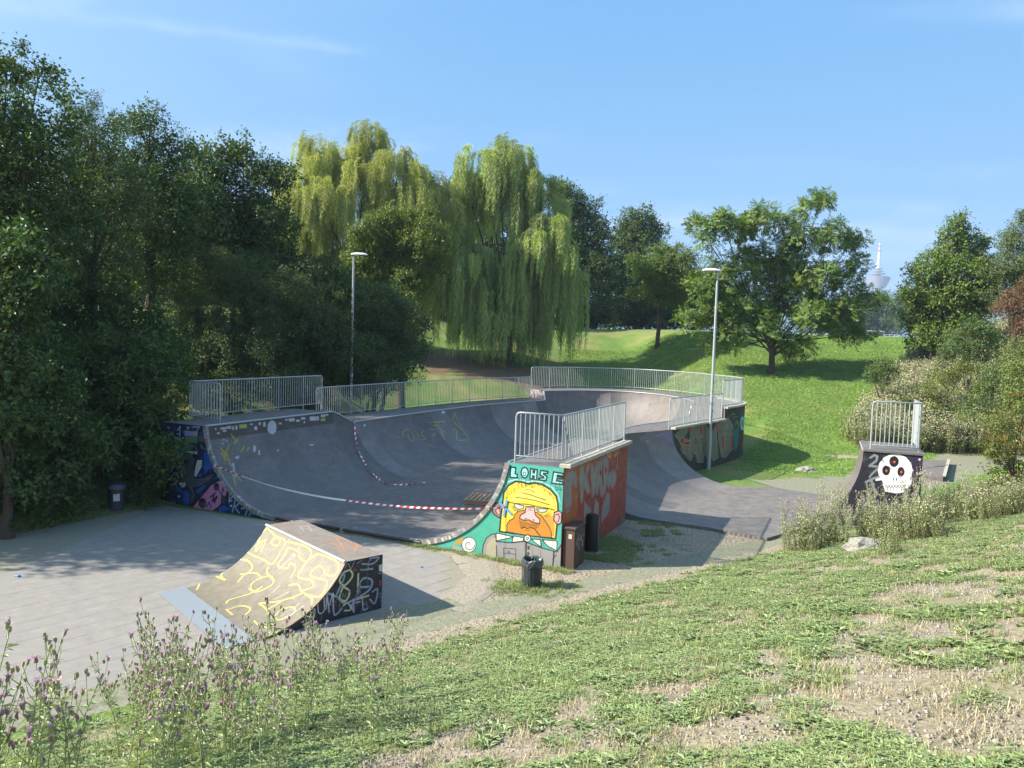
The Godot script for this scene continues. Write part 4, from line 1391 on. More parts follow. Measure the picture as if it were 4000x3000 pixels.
	scatter("lawn_grass", "mown green lawn grass on the slope behind the bowl", "grass", lawn, s_lawn, 0.9, 1.7, 0.28)
	# the shaded strip of grass by the trees and grass at the foot of walls
	var s_foot := []
	for i in 5000:
		var x := rnd(-17.0, -9.5); var z := rnd(-24.0, -12.0)
		if (x + 11.9) * 0.86 + (z + 17.0) * 0.51 > -0.12: continue
		s_foot.append(ground_at(x, z))
	for i in 260:
		var u := rnd(-0.3, 4.0)
		s_foot.append(ground_at(uv(u, 0).x + rnd(-0.1, 0.1), uv(u, -0.06).z + absf(rng.randfn(0, 0.12))))
	for i in 1500:
		var p := uv(-0.1 - absf(rng.randfn(0, 0.55)), rnd(1.0, 5.3))
		if rnd(-0.3, 0.3) + noise_b.get_noise_2d(p.x, p.z) > 0.0: s_foot.append(ground_at(p.x, p.z))
	for i in 260:
		var a := rnd(0, TAU); var r := absf(rng.randfn(0.2, 0.22))
		s_foot.append(ground_at(0.5 + cos(a) * r * 1.8, -14.75 + sin(a) * r))
	scatter("wall_grass", "grass growing at the foot of the walls and trees", "grass", long_, s_foot, 0.5, 1.1)
	# weeds on the far bank beyond the skull tower
	var o := Build.new()
	for i in 26:
		var p := Vector3(rnd(-0.35, 0.35), 0, rnd(-0.35, 0.35))
		var h := rnd(0.5, 1.15)
		var tip := p + Vector3(rnd(-0.15, 0.15), h, rnd(-0.15, 0.15))
		o.tint = Color(0.20, 0.17, 0.08)
		o.tube([p, tip], [0.008, 0.004], 3, false)
		for k in 9:
			var f := rnd(0.15, 1.0)
			leaf_tint(o, [Color(0.17, 0.27, 0.08), Color(0.22, 0.31, 0.10), Color(0.29, 0.31, 0.14)][rng.randi() % 3], 0.3)
			leaf(o, p.lerp(tip, f), (rand_dir() + Vector3(0, 0.3, 0)).normalized(), Vector3.UP, rnd(0.06, 0.13), 0.035, 0.2)
		for k in 4:
			leaf_tint(o, [Color(0.38, 0.36, 0.20), Color(0.33, 0.30, 0.20), Color(0.42, 0.41, 0.26)][rng.randi() % 3], 0.2)
			var q := tip + rand_dir() * 0.06
			leaf(o, q, rand_dir(), Vector3.UP, 0.05, 0.04, 0.0)
	var weed := o.mesh(leaf_mat("bank_weed", 0.6, 0.4))
	var spots := []
	for i in 9000:
		var x := rnd(18.0, 46.0); var z := rnd(-56.0, -36.0)
		var t1 := (x - 20.2) * 0.79 + (z + 40.6) * 0.612
		var t2 := -37.0 - z + 0.05 * (x - 20.0)
		if t1 < -0.6 or t2 < 0.0 or not in_view(x, z, 0.15): continue
		if rnd(0, 1) < smoothstep(10.0, 16.0, t1) * 0.5: continue
		spots.append(ground_at(x, z))
	scatter("bank_weeds", "tall brownish weeds covering the bank behind the skull tower", "weeds", weed, spots, 0.7, 1.5, 0.25)
	spots = []
	for i in 1600:
		# weeds on the near bank between the path and the skull tower
		var x := rnd(7.0, 20.0); var z := rnd(-30.0, -13.0)
		var s := bank_s(x, z)
		if s < 0.15 or s > 3.6 or not in_view(x, z, 0.1): continue
		if noise_a.get_noise_2d(x * 1.7 + 9.0, z * 1.7) < 0.0 - smoothstep(11.0, 15.0, x) * 0.4: continue
		spots.append(ground_at(x, z))
	scatter("path_weeds", "tall weeds on the near bank below the skull tower", "weeds", weed, spots, 0.35, 0.8, 0.2)
func make_thistle_meshes(kind: int) -> Array:
	# stem and leaves, purple heads, seed heads: one plant about a metre tall
	var st := Build.new(); var fl := Build.new(); var sd := Build.new()
	var stems := 2 + kind % 2
	var g1 := Color(0.36, 0.41, 0.22); var g2 := Color(0.42, 0.48, 0.27)
	for k in stems:
		var a := rnd(0, TAU)
		var p0 := Vector3(cos(a), 0, sin(a)) * rnd(0.0, 0.08)
		var lean := Vector3(rnd(-0.2, 0.2), 0, rnd(-0.2, 0.2))
		var h := rnd(0.75, 1.15)
		var pts := []; var rr := []
		for i in 6:
			var f := i / 5.0
			pts.append(p0 + lean * f * f + Vector3(rnd(-0.01, 0.01), h * f - 0.03, rnd(-0.01, 0.01))); rr.append(lerpf(0.0055, 0.0025, f))
		st.tint = g1
		st.tube(pts, rr, 5, false)
		var heads := [pts[5]]
		for b in 9:
			var f := rnd(0.4, 0.97)
			var i := mini(int(f * 5), 4)
			var q: Vector3 = pts[i].lerp(pts[i + 1], f * 5 - i)
			var c := rnd(0, TAU)
			var l := rnd(0.08, 0.28) * (1.25 - f * 0.6)
			var e := q + Vector3(cos(c) * l * 0.5, l, sin(c) * l * 0.5)
			st.tint = g1
			st.tube([q, q.lerp(e, 0.5) + Vector3(cos(c), 0, sin(c)) * 0.02, e], [0.003, 0.0025, 0.002], 4, false)
			heads.append(e)
			if b % 2 == 0: heads.append(e + Vector3(rnd(-0.02, 0.02), rnd(-0.03, 0.0), rnd(-0.02, 0.02)))
			for m in 3:
				leaf_tint(st, g2, 0.2)
				leaf(st, q.lerp(e, rnd(0.1, 0.9)), rand_dir(), Vector3.UP, rnd(0.02, 0.05), 0.008, 0.1)
		for m in 44:
			var f := pow(rnd(0.0, 1.0), 0.8) * 0.95
			var i := mini(int(f * 5), 4)
			var c := rnd(0, TAU)
			leaf_tint(st, g2, 0.25)
			leaf(st, pts[i].lerp(pts[i + 1], f * 5 - i), Vector3(cos(c), rnd(0.1, 0.9), sin(c)).normalized(), Vector3.UP, rnd(0.05, 0.13) * (1.1 - f * 0.6), 0.014, 0.35)
		for e in heads:
			var up := (Vector3.UP + rand_dir() * 0.35).normalized()
			var r := rnd(0.0075, 0.011)
			st.tint = Color(0.34, 0.23, 0.26) if rnd(0, 1) < 0.35 else Color(0.36, 0.38, 0.20)
			st.tube([e - up * r, e, e + up * r * 1.2, e + up * r * 1.9], [r * 0.5, r, r * 0.95, r * 0.6], 6)
			var kind_ := rnd(0, 1)
			if kind_ < 0.36:
				for m in 16:
					fl.tint = [Color(0.70, 0.42, 0.74), Color(0.78, 0.55, 0.80), Color(0.60, 0.32, 0.64)][rng.randi() % 3]
					leaf(fl, e + up * r * 1.5, (up + rand_dir() * 0.75).normalized(), rand_dir(), r * rnd(2.0, 3.1), 0.008, 0.0)
			elif kind_ < 0.6:
				for m in 14:
					sd.tint = [Color(0.50, 0.36, 0.20), Color(0.58, 0.48, 0.33)][rng.randi() % 2]
					leaf(sd, e + up * r * 1.4, (up + rand_dir() * 0.8).normalized(), rand_dir(), r * 1.6, 0.006, 0.0)
	return [st.mesh(leaf_mat("thistle_leaf", 0.6, 0.7)), fl.mesh(leaf_mat("thistle_flower", 0.7, 0.7)), sd.mesh(leaf_mat("seed_head", 0.8, 0.3))]
func make_thistles() -> void:
	rng.seed = 77
	var kinds := []
	for k in 6: kinds.append(make_thistle_meshes(k))
	var spots := []
	# the thicket at the foot of the bank, a clump at its edge, strays by the dirt and below the skull tower
	for i in 44:
		var z := -rnd(5.0, 8.4)
		var x := z * rnd(0.14, 0.56)
		if x < -3.9: continue
		spots.append([Vector2(x, z), 0, rnd(0.75, 1.05) + 0.35 * smoothstep(0.22, 0.4, x / z) * rnd(0.2, 1.0)])
	for i in 6: spots.append([Vector2(-3.42 + rng.randfn(0, 0.17), -5.0 + rng.randfn(0, 0.2)), 1, rnd(1.2, 1.7)])
	for i in 22: spots.append([Vector2(7.9 + rng.randfn(0, 0.55), -18.2 + rng.randfn(0, 0.45)), 2, rnd(0.8, 1.35)])
	for i in 26: spots.append([Vector2(10.4 + rng.randfn(0, 1.0), -19.3 + rng.randfn(0, 0.6)), 3, rnd(0.8, 1.45)])
	var labels := ["purple flowered thistle in the thicket at the foot of the grassy bank", "tall purple thistle standing apart beside the paved corner", "thistle in the bushy clump between the path and the run-out", "thistle among the weeds in front of the skull tower"]
	var groups := ["thistles in the thicket", "thistles beside the pavement", "thistles in the clump by the path", "thistles below the skull tower"]
	for s in spots:
		var p: Vector2 = s[0]
		var t := thing("thistle_plant", labels[s[1]], "thistle", ground_at(p.x, p.y), groups[s[1]])
		t.rotation.y = rnd(0, TAU)
		t.scale = Vector3.ONE * s[2]
		var k: Array = kinds[rng.randi() % kinds.size()]
		part(t, "stem", k[0])
		for e in [["flower_heads", k[1]], ["seed_heads", k[2]]]: part(t, e[0], e[1]).set_meta("kind", "stuff")

# ---------------------------------------------------------------- street furniture and small things
func make_lamp(at: Vector3, high: float, side: float, label: String) -> void:
	var t := thing("street_lamp", label, "street lamp", at, "lamp posts by the half pipe")
	var o := Build.new()
	o.tube([Vector3(0, -0.2, 0), Vector3(0, 1.2, 0), Vector3(0, 1.25, 0), Vector3(0, high, 0)], [0.085, 0.085, 0.068, 0.042], 12)
	part(t, "pole", o.mesh(mats["galvanised"]))
	o = Build.new()
	# flat tapered lantern, rounded above
	var sec := [[-0.12, 0.05, 0.03], [-0.05, 0.10, 0.07], [0.15, 0.14, 0.10], [0.40, 0.14, 0.09], [0.56, 0.10, 0.06], [0.62, 0.04, 0.03]]
	for i in sec.size() - 1:
		for k in 8:
			var q := []
			for e in [[i, k], [i + 1, k], [i + 1, k + 1], [i, k + 1]]:
				var s: Array = sec[e[0]]
				var g: float = PI * e[1] / 8.0
				q.append(Vector3(s[0] * side, high + 0.01 + sin(g) * s[2], cos(g) * s[1]))
			face(o, q[0], q[1], q[2], q[3], q[0] + q[2] - Vector3(q[0].x + q[2].x, 2.0 * high, 0))
	part(t, "lantern", o.mesh(plain("lamp_white", lin(0.72, 0.72, 0.70), 0.4)))
	o = Build.new()
	o.box(Vector3(0.24 * side, high, 0), Vector3(0.36, 0, 0), Vector3(0, 0.012, 0), Vector3(0, 0, 0.11))
	part(t, "lamp_glass", o.mesh(plain("lamp_lens", lin(0.42, 0.44, 0.44), 0.15)))
	for k in 9:
		var s := Build.new()
		var h := 1.3 + k * 0.28 + rnd(-0.1, 0.1)
		var a := rnd(0.3, 1.7)
		var d := Vector3(cos(a), 0, sin(a)); var w := Vector3(-d.z, 0, d.x)
		s.box(Vector3(0, h, 0) + d * 0.068, w * 0.035, Vector3(0, rnd(0.03, 0.07), 0), d * 0.002)
		part(t, "sticker", s.mesh(plain(["sticker_white", "sticker_pink", "sticker_dark"][k % 3], [lin(0.6, 0.6, 0.6), lin(0.5, 0.2, 0.35), lin(0.06, 0.06, 0.08)][k % 3], 0.6)))
func make_bin() -> void:
	var at := Vector3(0.53, 0.0, -14.82)
	var t := thing("litter_bin", "black wire litter bin with a bag liner in front of the painted face", "bin", at)
	var r := 0.2; var h := 0.56
	for k in 22:
		var o := Build.new()
		var a := TAU * k / 22
		var d := Vector3(cos(a), 0, sin(a)) * r
		o.tube([d + Vector3(0, 0.02, 0), d + Vector3(0, h, 0)], [0.004, 0.004], 4, false)
		part(t, "upright_wire", o.mesh(mats["dark_wire"]))
	for k in 13:
		var o := Build.new()
		var pts := []; var rr := []
		for i in 25:
			var a := TAU * i / 24
			pts.append(Vector3(cos(a) * r, 0.02 + k * (h - 0.02) / 12.0, sin(a) * r)); rr.append(0.006 if k == 0 or k == 12 else 0.0035)
		o.tube(pts, rr, 4, false)
		part(t, "hoop_wire", o.mesh(mats["dark_wire"]))
	var bag := Build.new()
	var n := 28
	var prof := [[0.02, 0.15], [0.2, 0.175], [0.45, 0.182], [0.56, 0.185], [0.60, 0.20], [0.575, 0.218], [0.50, 0.222], [0.455, 0.218]]
	for i in prof.size() - 1:
		for k in n:
			var q := []
			for e in [[i, k], [i + 1, k], [i + 1, (k + 1) % n], [i, (k + 1) % n]]:
				var a: float = TAU * e[1] / n
				var wr := 1.0 + 0.045 * sin(a * 7.0 + e[0]) + 0.03 * sin(a * 13.0 + e[0] * 2.0)
				var y: float = prof[e[0]][0] + (0.022 * sin(a * 5.0 + 1.0) if e[0] > 2 else 0.0)
				q.append(Vector3(cos(a) * prof[e[0]][1] * wr, y, sin(a) * prof[e[0]][1] * wr))
			face(bag, q[0], q[1], q[2], q[3], Vector3(q[0].x, 0.0, q[0].z))
	part(t, "bag", bag.mesh(plain("bin_bag", lin(0.045, 0.06, 0.065), 0.35)))
	var b := Build.new()
	b.tube([Vector3(0, 0.0, 0), Vector3(0, 0.03, 0)], [0.19, 0.19], 20)
	part(t, "base", b.mesh(mats["dark_wire"]))
	# the shaded bin by the shrubs
	var t2 := thing("litter_bin", "dark round litter bin with a pale sticker under the shaded shrubs", "bin", ground_at(-10.75, -20.0))
	b = Build.new()
	b.tube([Vector3(0, -0.05, 0), Vector3(0, 0.6, 0)], [0.19, 0.21], 18)
	part(t2, "drum", b.mesh(plain("bin_grey", lin(0.045, 0.05, 0.06), 0.6)))
	b = Build.new()
	b.tube([Vector3(0, 0.6, 0), Vector3(0, 0.63, 0), Vector3(0, 0.70, 0), Vector3(0, 0.72, 0)], [0.25, 0.26, 0.24, 0.15], 18)
	part(t2, "rim", b.mesh(plain("bin_rim", lin(0.09, 0.11, 0.16), 0.5)))
	b = Build.new()
	b.box(Vector3(0.1, 0.38, 0.175), Vector3(0.07, 0, -0.035), Vector3(0, 0.1, 0), Vector3(0.001, 0, 0.002))
	part(t2, "sticker", b.mesh(plain("sticker_white", lin(0.6, 0.6, 0.6), 0.6)))
func make_small_things() -> void:
	rng.seed = 91
	make_lamp(Vector3(8.17, 0, -30.05), 8.1, -1.0, "grey lamp post plastered with stickers beside the curved wall")
	make_lamp(Vector3(-7.2, land(-7.2, -33.0), -33.0), 8.4, 1.0, "grey lamp post rising in front of the shaded shrubs")
	make_bin()
	# cable cabinet against the side wall
	var p0 := uv(-0.02, 0.02)
	var t := thing("cable_cabinet", "brown scribbled steel cabinet against the orange side wall", "cabinet", p0)
	var out_ := -AXIS_U; var along := AXIS_V
	var paint_m := plain("cabinet_brown", lin(0.085, 0.05, 0.04), 0.55)
	var o := Build.new()
	o.slab(out_ * 0.14 + along * 0.36 + Vector3(0, 0.44, 0), out_ * 0.13, Vector3(0, 0.46, 0), along * 0.33, 0.012)
	part(t, "housing", o.mesh(paint_m))
	o = Build.new()
	o.slab(out_ * 0.145 + along * 0.36 + Vector3(0, 0.925, 0), out_ * 0.15, Vector3(0, 0.025, 0), along * 0.355, 0.012)
	part(t, "lid", o.mesh(plain("cabinet_lid", lin(0.07, 0.045, 0.04), 0.5)))
	for k in 2:
		o = Build.new()
		o.slab(out_ * 0.276 + along * (0.205 + 0.31 * k) + Vector3(0, 0.46, 0), along * 0.15, Vector3(0, 0.4, 0), out_ * 0.006, 0.004)
		part(t, "door", o.mesh(paint_m))
	o = Build.new()
	o.box(-along * 0.0 + out_ * 0.17 + along * 0.026 + Vector3(0, 0.74, 0), out_ * 0.04, Vector3(0, 0.05, 0), along * 0.003)
	part(t, "label_plate", o.mesh(plain("note_paper", lin(0.5, 0.47, 0.36), 0.8)))
	o = Build.new()
	var white := plain("scribble_white", lin(0.45, 0.45, 0.45), 0.7)
	for k in 7:
		var a := out_ * 0.285 + along * (0.1 + 0.075 * k) + Vector3(0, 0.55 + 0.12 * sin(k * 2.3), 0)
		o.tube([a, a + along * 0.05 + Vector3(0, 0.13, 0), a + along * 0.08 - Vector3(0, 0.04, 0)], [0.006, 0.006, 0.006], 4)
	part(t, "scrawl", o.mesh(white))
	# black post next to it
	var b0 := Vector3(2.05, 0, -17.6)
	t = thing("bollard", "thick black bollard with pale scrawls beside the brown cabinet", "bollard", b0)
	o = Build.new()
	o.tube([Vector3(0, -0.1, 0), Vector3(0, 0.82, 0), Vector3(0, 0.88, 0), Vector3(0, 0.905, 0)], [0.15, 0.15, 0.14, 0.10], 18)
	part(t, "post", o.mesh(mats["black_plastic"]))
	o = Build.new()
	for k in 6:
		var a := 0.1 + 0.06 * k
		var h := 0.15 + 0.11 * k
		var d := Vector3(cos(a), 0, sin(a)) * 0.152
		o.tube([d + Vector3(0, h, 0), d.rotated(Vector3.UP, 0.2) + Vector3(0, h + 0.07, 0), d.rotated(Vector3.UP, -0.1) + Vector3(0, h + 0.12, 0)], [0.008, 0.008, 0.008], 4)
	part(t, "scrawl", o.mesh(plain("scribble_blue", lin(0.12, 0.35, 0.42), 0.7)))
	# stones
	rock(Vector3(12.3, 0, -30.4), Vector3(0.42, 0.2, 0.3), "pale grey boulder lying on the lawn near the bowl")
	rock(Vector3(7.7, land(7.7, -15.7), -15.7), Vector3(0.42, 0.24, 0.32), "pale grey boulder half buried in the weedy near bank")
	# pallet and board left in the half pipe
	var pp := uv(4.45, 4.75, 0.11)
	t = thing("wooden_pallet", "weathered wooden pallet lying in the half pipe beside the tower", "pallet", pp)
	t.rotation.y = 0.25
	var ax := AXIS_U; var av := AXIS_V
	for k in 6:
		o = Build.new()
		o.slab(ax * (-0.34 + 0.136 * k) + Vector3(0, 0.125, 0), ax * 0.05, Vector3(0, 0.011, 0), av * 0.58, 0.003)
		part(t, "board", o.mesh(mats["wood"]))
	for k in 3:
		o = Build.new()
		o.box(av * (-0.5 + 0.5 * k) + Vector3(0, 0.057, 0), ax * 0.39, Vector3(0, 0.056, 0), av * 0.045)
		part(t, "bearer", o.mesh(mats["wood"]))
	o = Build.new()
	o.slab(Vector3.ZERO, ax * 0.42, Vector3(0, 0.02, 0), av * 0.5, 0.004)
	var bd := whole("plywood_board", o.mesh(plain("dark_ply", lin(0.10, 0.085, 0.075), 0.7)), "dark plywood board lying in front of the wooden pallet", "board", uv(4.0, 2.8, 0.124))
	bd.rotation.y = 0.1
	# barrier tape
	var lt := [Vector3(10.42, 1.33, 0), Vector3(10.0, 1.24, 0), Vector3(9.2, 1.09, 0), Vector3(8.2, 0.95, 0), Vector3(6.8, 0.86, 0), Vector3(5.4, 0.86, 0), Vector3(4.2, 0.90, 0), Vector3(3.3, 0.97, 0), Vector3(2.2, 1.09, 0), Vector3(1.35, 1.23, 0)]
	var pts := []
	for q in lt: pts.append(uv(q.x, -0.08, q.y))
	tape("red and white barrier tape strung across the mouth of the half pipe", pts, 0.048, true)
	pts = [uv(10.72, 6.6, 1.96)]
	for k in 9:
		var a := pipe_angle(1.85) * (1.0 - k / 8.0)
		pts.append(uv(8.15 + PIPE_R * sin(a) - 0.03 * sin(a), 6.6 - 0.16 * k, FLOOR_H + PIPE_R * (1.0 - cos(a)) + 0.03))
	pts.append(uv(7.75, 5.4, 0.14)); pts.append(uv(7.5, 5.8, 0.13)); pts.append(uv(7.25, 6.2, 0.14))
	tape("red and white barrier tape hanging down the shaded curved wall", pts, 0.06, false)
	# crossed blue tape that holds the end on the wall
	t = thing("adhesive_tape", "crossed blue adhesive tape on the painted face wall", "tape", uv(1.38, -0.03, 1.2))
	for k in 2:
		o = Build.new()
		var d := (-AXIS_U * (0.75 if k == 0 else 0.16) + Vector3(0, -0.55 if k == 0 else 0.9, 0)).normalized()
		var n := AXIS_V
		o.box(n * -0.004 * k, d * 0.2, d.cross(n).normalized() * 0.024, n * 0.0015)
		part(t, "strip", o.mesh(plain("tape_blue", lin(0.10, 0.33, 0.62), 0.5)))
	# litter
	var k := 0
	for q in [Vector3(-9.7, 0.04, -14.4), Vector3(-1.85, 0.035, -15.8)]:
		o = Build.new()
		o.slab(Vector3.ZERO, Vector3(0.045 - 0.025 * k, 0, 0.015), Vector3(0, 0.018, 0), Vector3(-0.01, 0, 0.028 - 0.01 * k), 0.006)
		whole("litter", o.mesh(plain("litter_blue", lin(0.05, 0.18, 0.36), 0.5)), ["crumpled blue wrapper on the shaded paving", "blue bottle cap on the paving between the ramp and the tower"][k], "litter", q)
		k += 1
func tape(label: String, pts: Array, w: float, twist: bool) -> void:
	var t := thing("barrier_tape", label, "barrier tape", pts[0])
	var red := Build.new(); var white := Build.new()
	var total := 0.0
	for i in pts.size() - 1: total += pts[i].distance_to(pts[i + 1])
	var step := 0.1
	var s := 0.0
	var prev: Array = []
	var n := int(total / step)
	for k in n + 1:
		var want := total * k / n
		var i := 0; var done := 0.0
		while i < pts.size() - 2 and done + pts[i].distance_to(pts[i + 1]) < want:
			done += pts[i].distance_to(pts[i + 1]); i += 1
		var f: float = (want - done) / pts[i].distance_to(pts[i + 1])
		var a: Vector3 = pts[maxi(i - 1, 0)]; var b: Vector3 = pts[i]; var c: Vector3 = pts[i + 1]; var d: Vector3 = pts[mini(i + 2, pts.size() - 1)]
		var p := 0.5 * (2.0 * b + (c - a) * f + (2.0 * a - 5.0 * b + 4.0 * c - d) * f * f + (3.0 * b - a - 3.0 * c + d) * f * f * f)
		var dir := (c - b).normalized()
		var roll := sin(want * 0.9) * 0.5 if twist else want * 3.0
		var up := Vector3.UP.rotated(dir, roll)
		up = (up - dir * up.dot(dir)).normalized() * w * 0.5
		var now := [p - pts[0] - up, p - pts[0] + up]
		if prev.size():
			var slant: Vector3 = (now[0] - prev[0]) * 0.4
			var washed_out_run := twist and want > 0.14 * total and want < 0.5 * total  # overexposed look of the twisted stretch put into the colour: red bands turned white
			var o := red if k % 2 and not washed_out_run else white
			o.quad(prev[0], now[0], now[1] + slant, prev[1] + slant)
		prev = now
	part(t, "red_bands", red.mesh(plain("tape_red", lin(0.50, 0.03, 0.03), 0.4)))
	part(t, "white_bands", white.mesh(plain("tape_white", lin(0.75, 0.75, 0.76), 0.4)))
func rock(at: Vector3, r: Vector3, label: String) -> void:
	var o := Build.new()
	var f := FastNoiseLite.new(); f.seed = int(at.x * 10); f.frequency = 0.9
	var pt := func(i: int, j: int) -> Vector3:
		var a := TAU * i / 14.0; var b := PI * j / 8.0
		var d := Vector3(sin(b) * cos(a), cos(b), sin(b) * sin(a))
		var k := 1.0 + 0.45 * f.get_noise_3dv(d * 1.4) + 0.15 * f.get_noise_3dv(d * 4.0)
		return Vector3(d.x * r.x, d.y * r.y, d.z * r.z) * k
	for i in 14:
		for j in 8:
			var p: Vector3 = pt.call(i, j); var q: Vector3 = pt.call(i + 1, j); var s: Vector3 = pt.call(i + 1, j + 1); var w: Vector3 = pt.call(i, j + 1)
			face(o, p, q, s, w, p + s)
	whole("boulder", o.mesh(mats["stone"]), label, "boulder", at)
func make_far_things() -> void:
	# football goal on the field beyond the crest
	var at := Vector3(106.1, land(106.1, -217.0), -217.0)
	var t := thing("football_goal", "white football goal with a net on the far field", "goal", at)
	var white := plain("goal_white", lin(0.75, 0.75, 0.74), 0.5)
	var o := Build.new()
	o.tube([Vector3(-2.5, -0.2, 0), Vector3(-2.5, 2, 0), Vector3(2.5, 2, 0), Vector3(2.5, -0.2, 0)], [0.09, 0.09, 0.09, 0.09], 6)
	part(t, "frame", o.mesh(white))
	o = Build.new()
	for k in 16: o.tube([Vector3(-2.4 + k * 0.32, 0, -0.7), Vector3(-2.4 + k * 0.32, 1.95, -0.1)], [0.018, 0.018], 4, false)
	for k in 7: o.tube([Vector3(-2.4, 0.1 + k * 0.3, -0.6 + k * 0.08), Vector3(2.4, 0.1 + k * 0.3, -0.6 + k * 0.08)], [0.018, 0.018], 4, false)
	part(t, "net", o.mesh(plain("net_grey", lin(0.4, 0.42, 0.42), 0.8)))
	t = thing("field_barrier", "low white rail barrier beside the football goal", "barrier", Vector3(111.0, land(111.0, -217.0), -217.0))
	for k in 4:
		o = Build.new()
		o.tube([Vector3(-2.1 + 1.4 * k, -0.2, 0), Vector3(-2.1 + 1.4 * k, 1.05, 0)], [0.07, 0.07], 6)
		part(t, "post", o.mesh(white))
	for h in [0.55, 1.05]:
		o = Build.new()
		o.tube([Vector3(-2.2, h, 0), Vector3(2.2, h, 0)], [0.06, 0.06], 6)
		part(t, "rail", o.mesh(white))
	# television tower on the skyline
	at = Vector3(838.5, 0, -1720.0)
	t = thing("television_tower", "distant television tower with a round cabin and a red and white mast", "tower", at)
	var con := plain("tower_concrete", lin(0.33, 0.33, 0.33), 0.9)
	o = Build.new()
	o.tube([Vector3(0, -10, 0), Vector3(0, 60, 0), Vector3(0, 160, 0), Vector3(0, 200, 0)], [12, 9, 6.5, 5], 20)
	part(t, "shaft", o.mesh(con))
	o = Build.new()
	o.tube([Vector3(0, 150, 0), Vector3(0, 157, 0), Vector3(0, 176, 0), Vector3(0, 179, 0), Vector3(0, 181, 0)], [8, 18, 27, 27, 20], 28)
	part(t, "cabin", o.mesh(plain("tower_cabin", lin(0.16, 0.17, 0.19), 0.6)))
	for h in [[187.0, 16.0], [193.0, 12.0], [199.0, 9.0]]:
		o = Build.new()
		o.tube([Vector3(0, h[0], 0), Vector3(0, h[0] + 1.2, 0)], [h[1], h[1]], 24)
		part(t, "platform", o.mesh(con))
	var paint_ := [plain("mast_white", lin(0.78, 0.78, 0.78), 0.6), plain("mast_red", lin(0.55, 0.06, 0.05), 0.6)]
	var ys := [200.0, 238.0, 243.0, 248.0, 253.0, 258.5]
	var rs := [4.2, 2.6, 1.9, 1.8, 1.7, 1.2]
	for k in 5:
		o = Build.new()
		o.tube([Vector3(0, ys[k], 0), Vector3(0, ys[k + 1], 0)], [rs[k], rs[k + 1]], 12)
		part(t, "mast_section", o.mesh(paint_[k % 2]))

# ----------------------------------------------------------------
func _ready() -> void:
	make_light_and_camera()
	make_materials()
	make_ground()
	make_paving()
	make_half_pipe()
	make_skull_ramp()
	make_quarter_pipe()
	make_trees()
	make_grass()
	make_thistles()
	make_small_things()
	make_far_things()

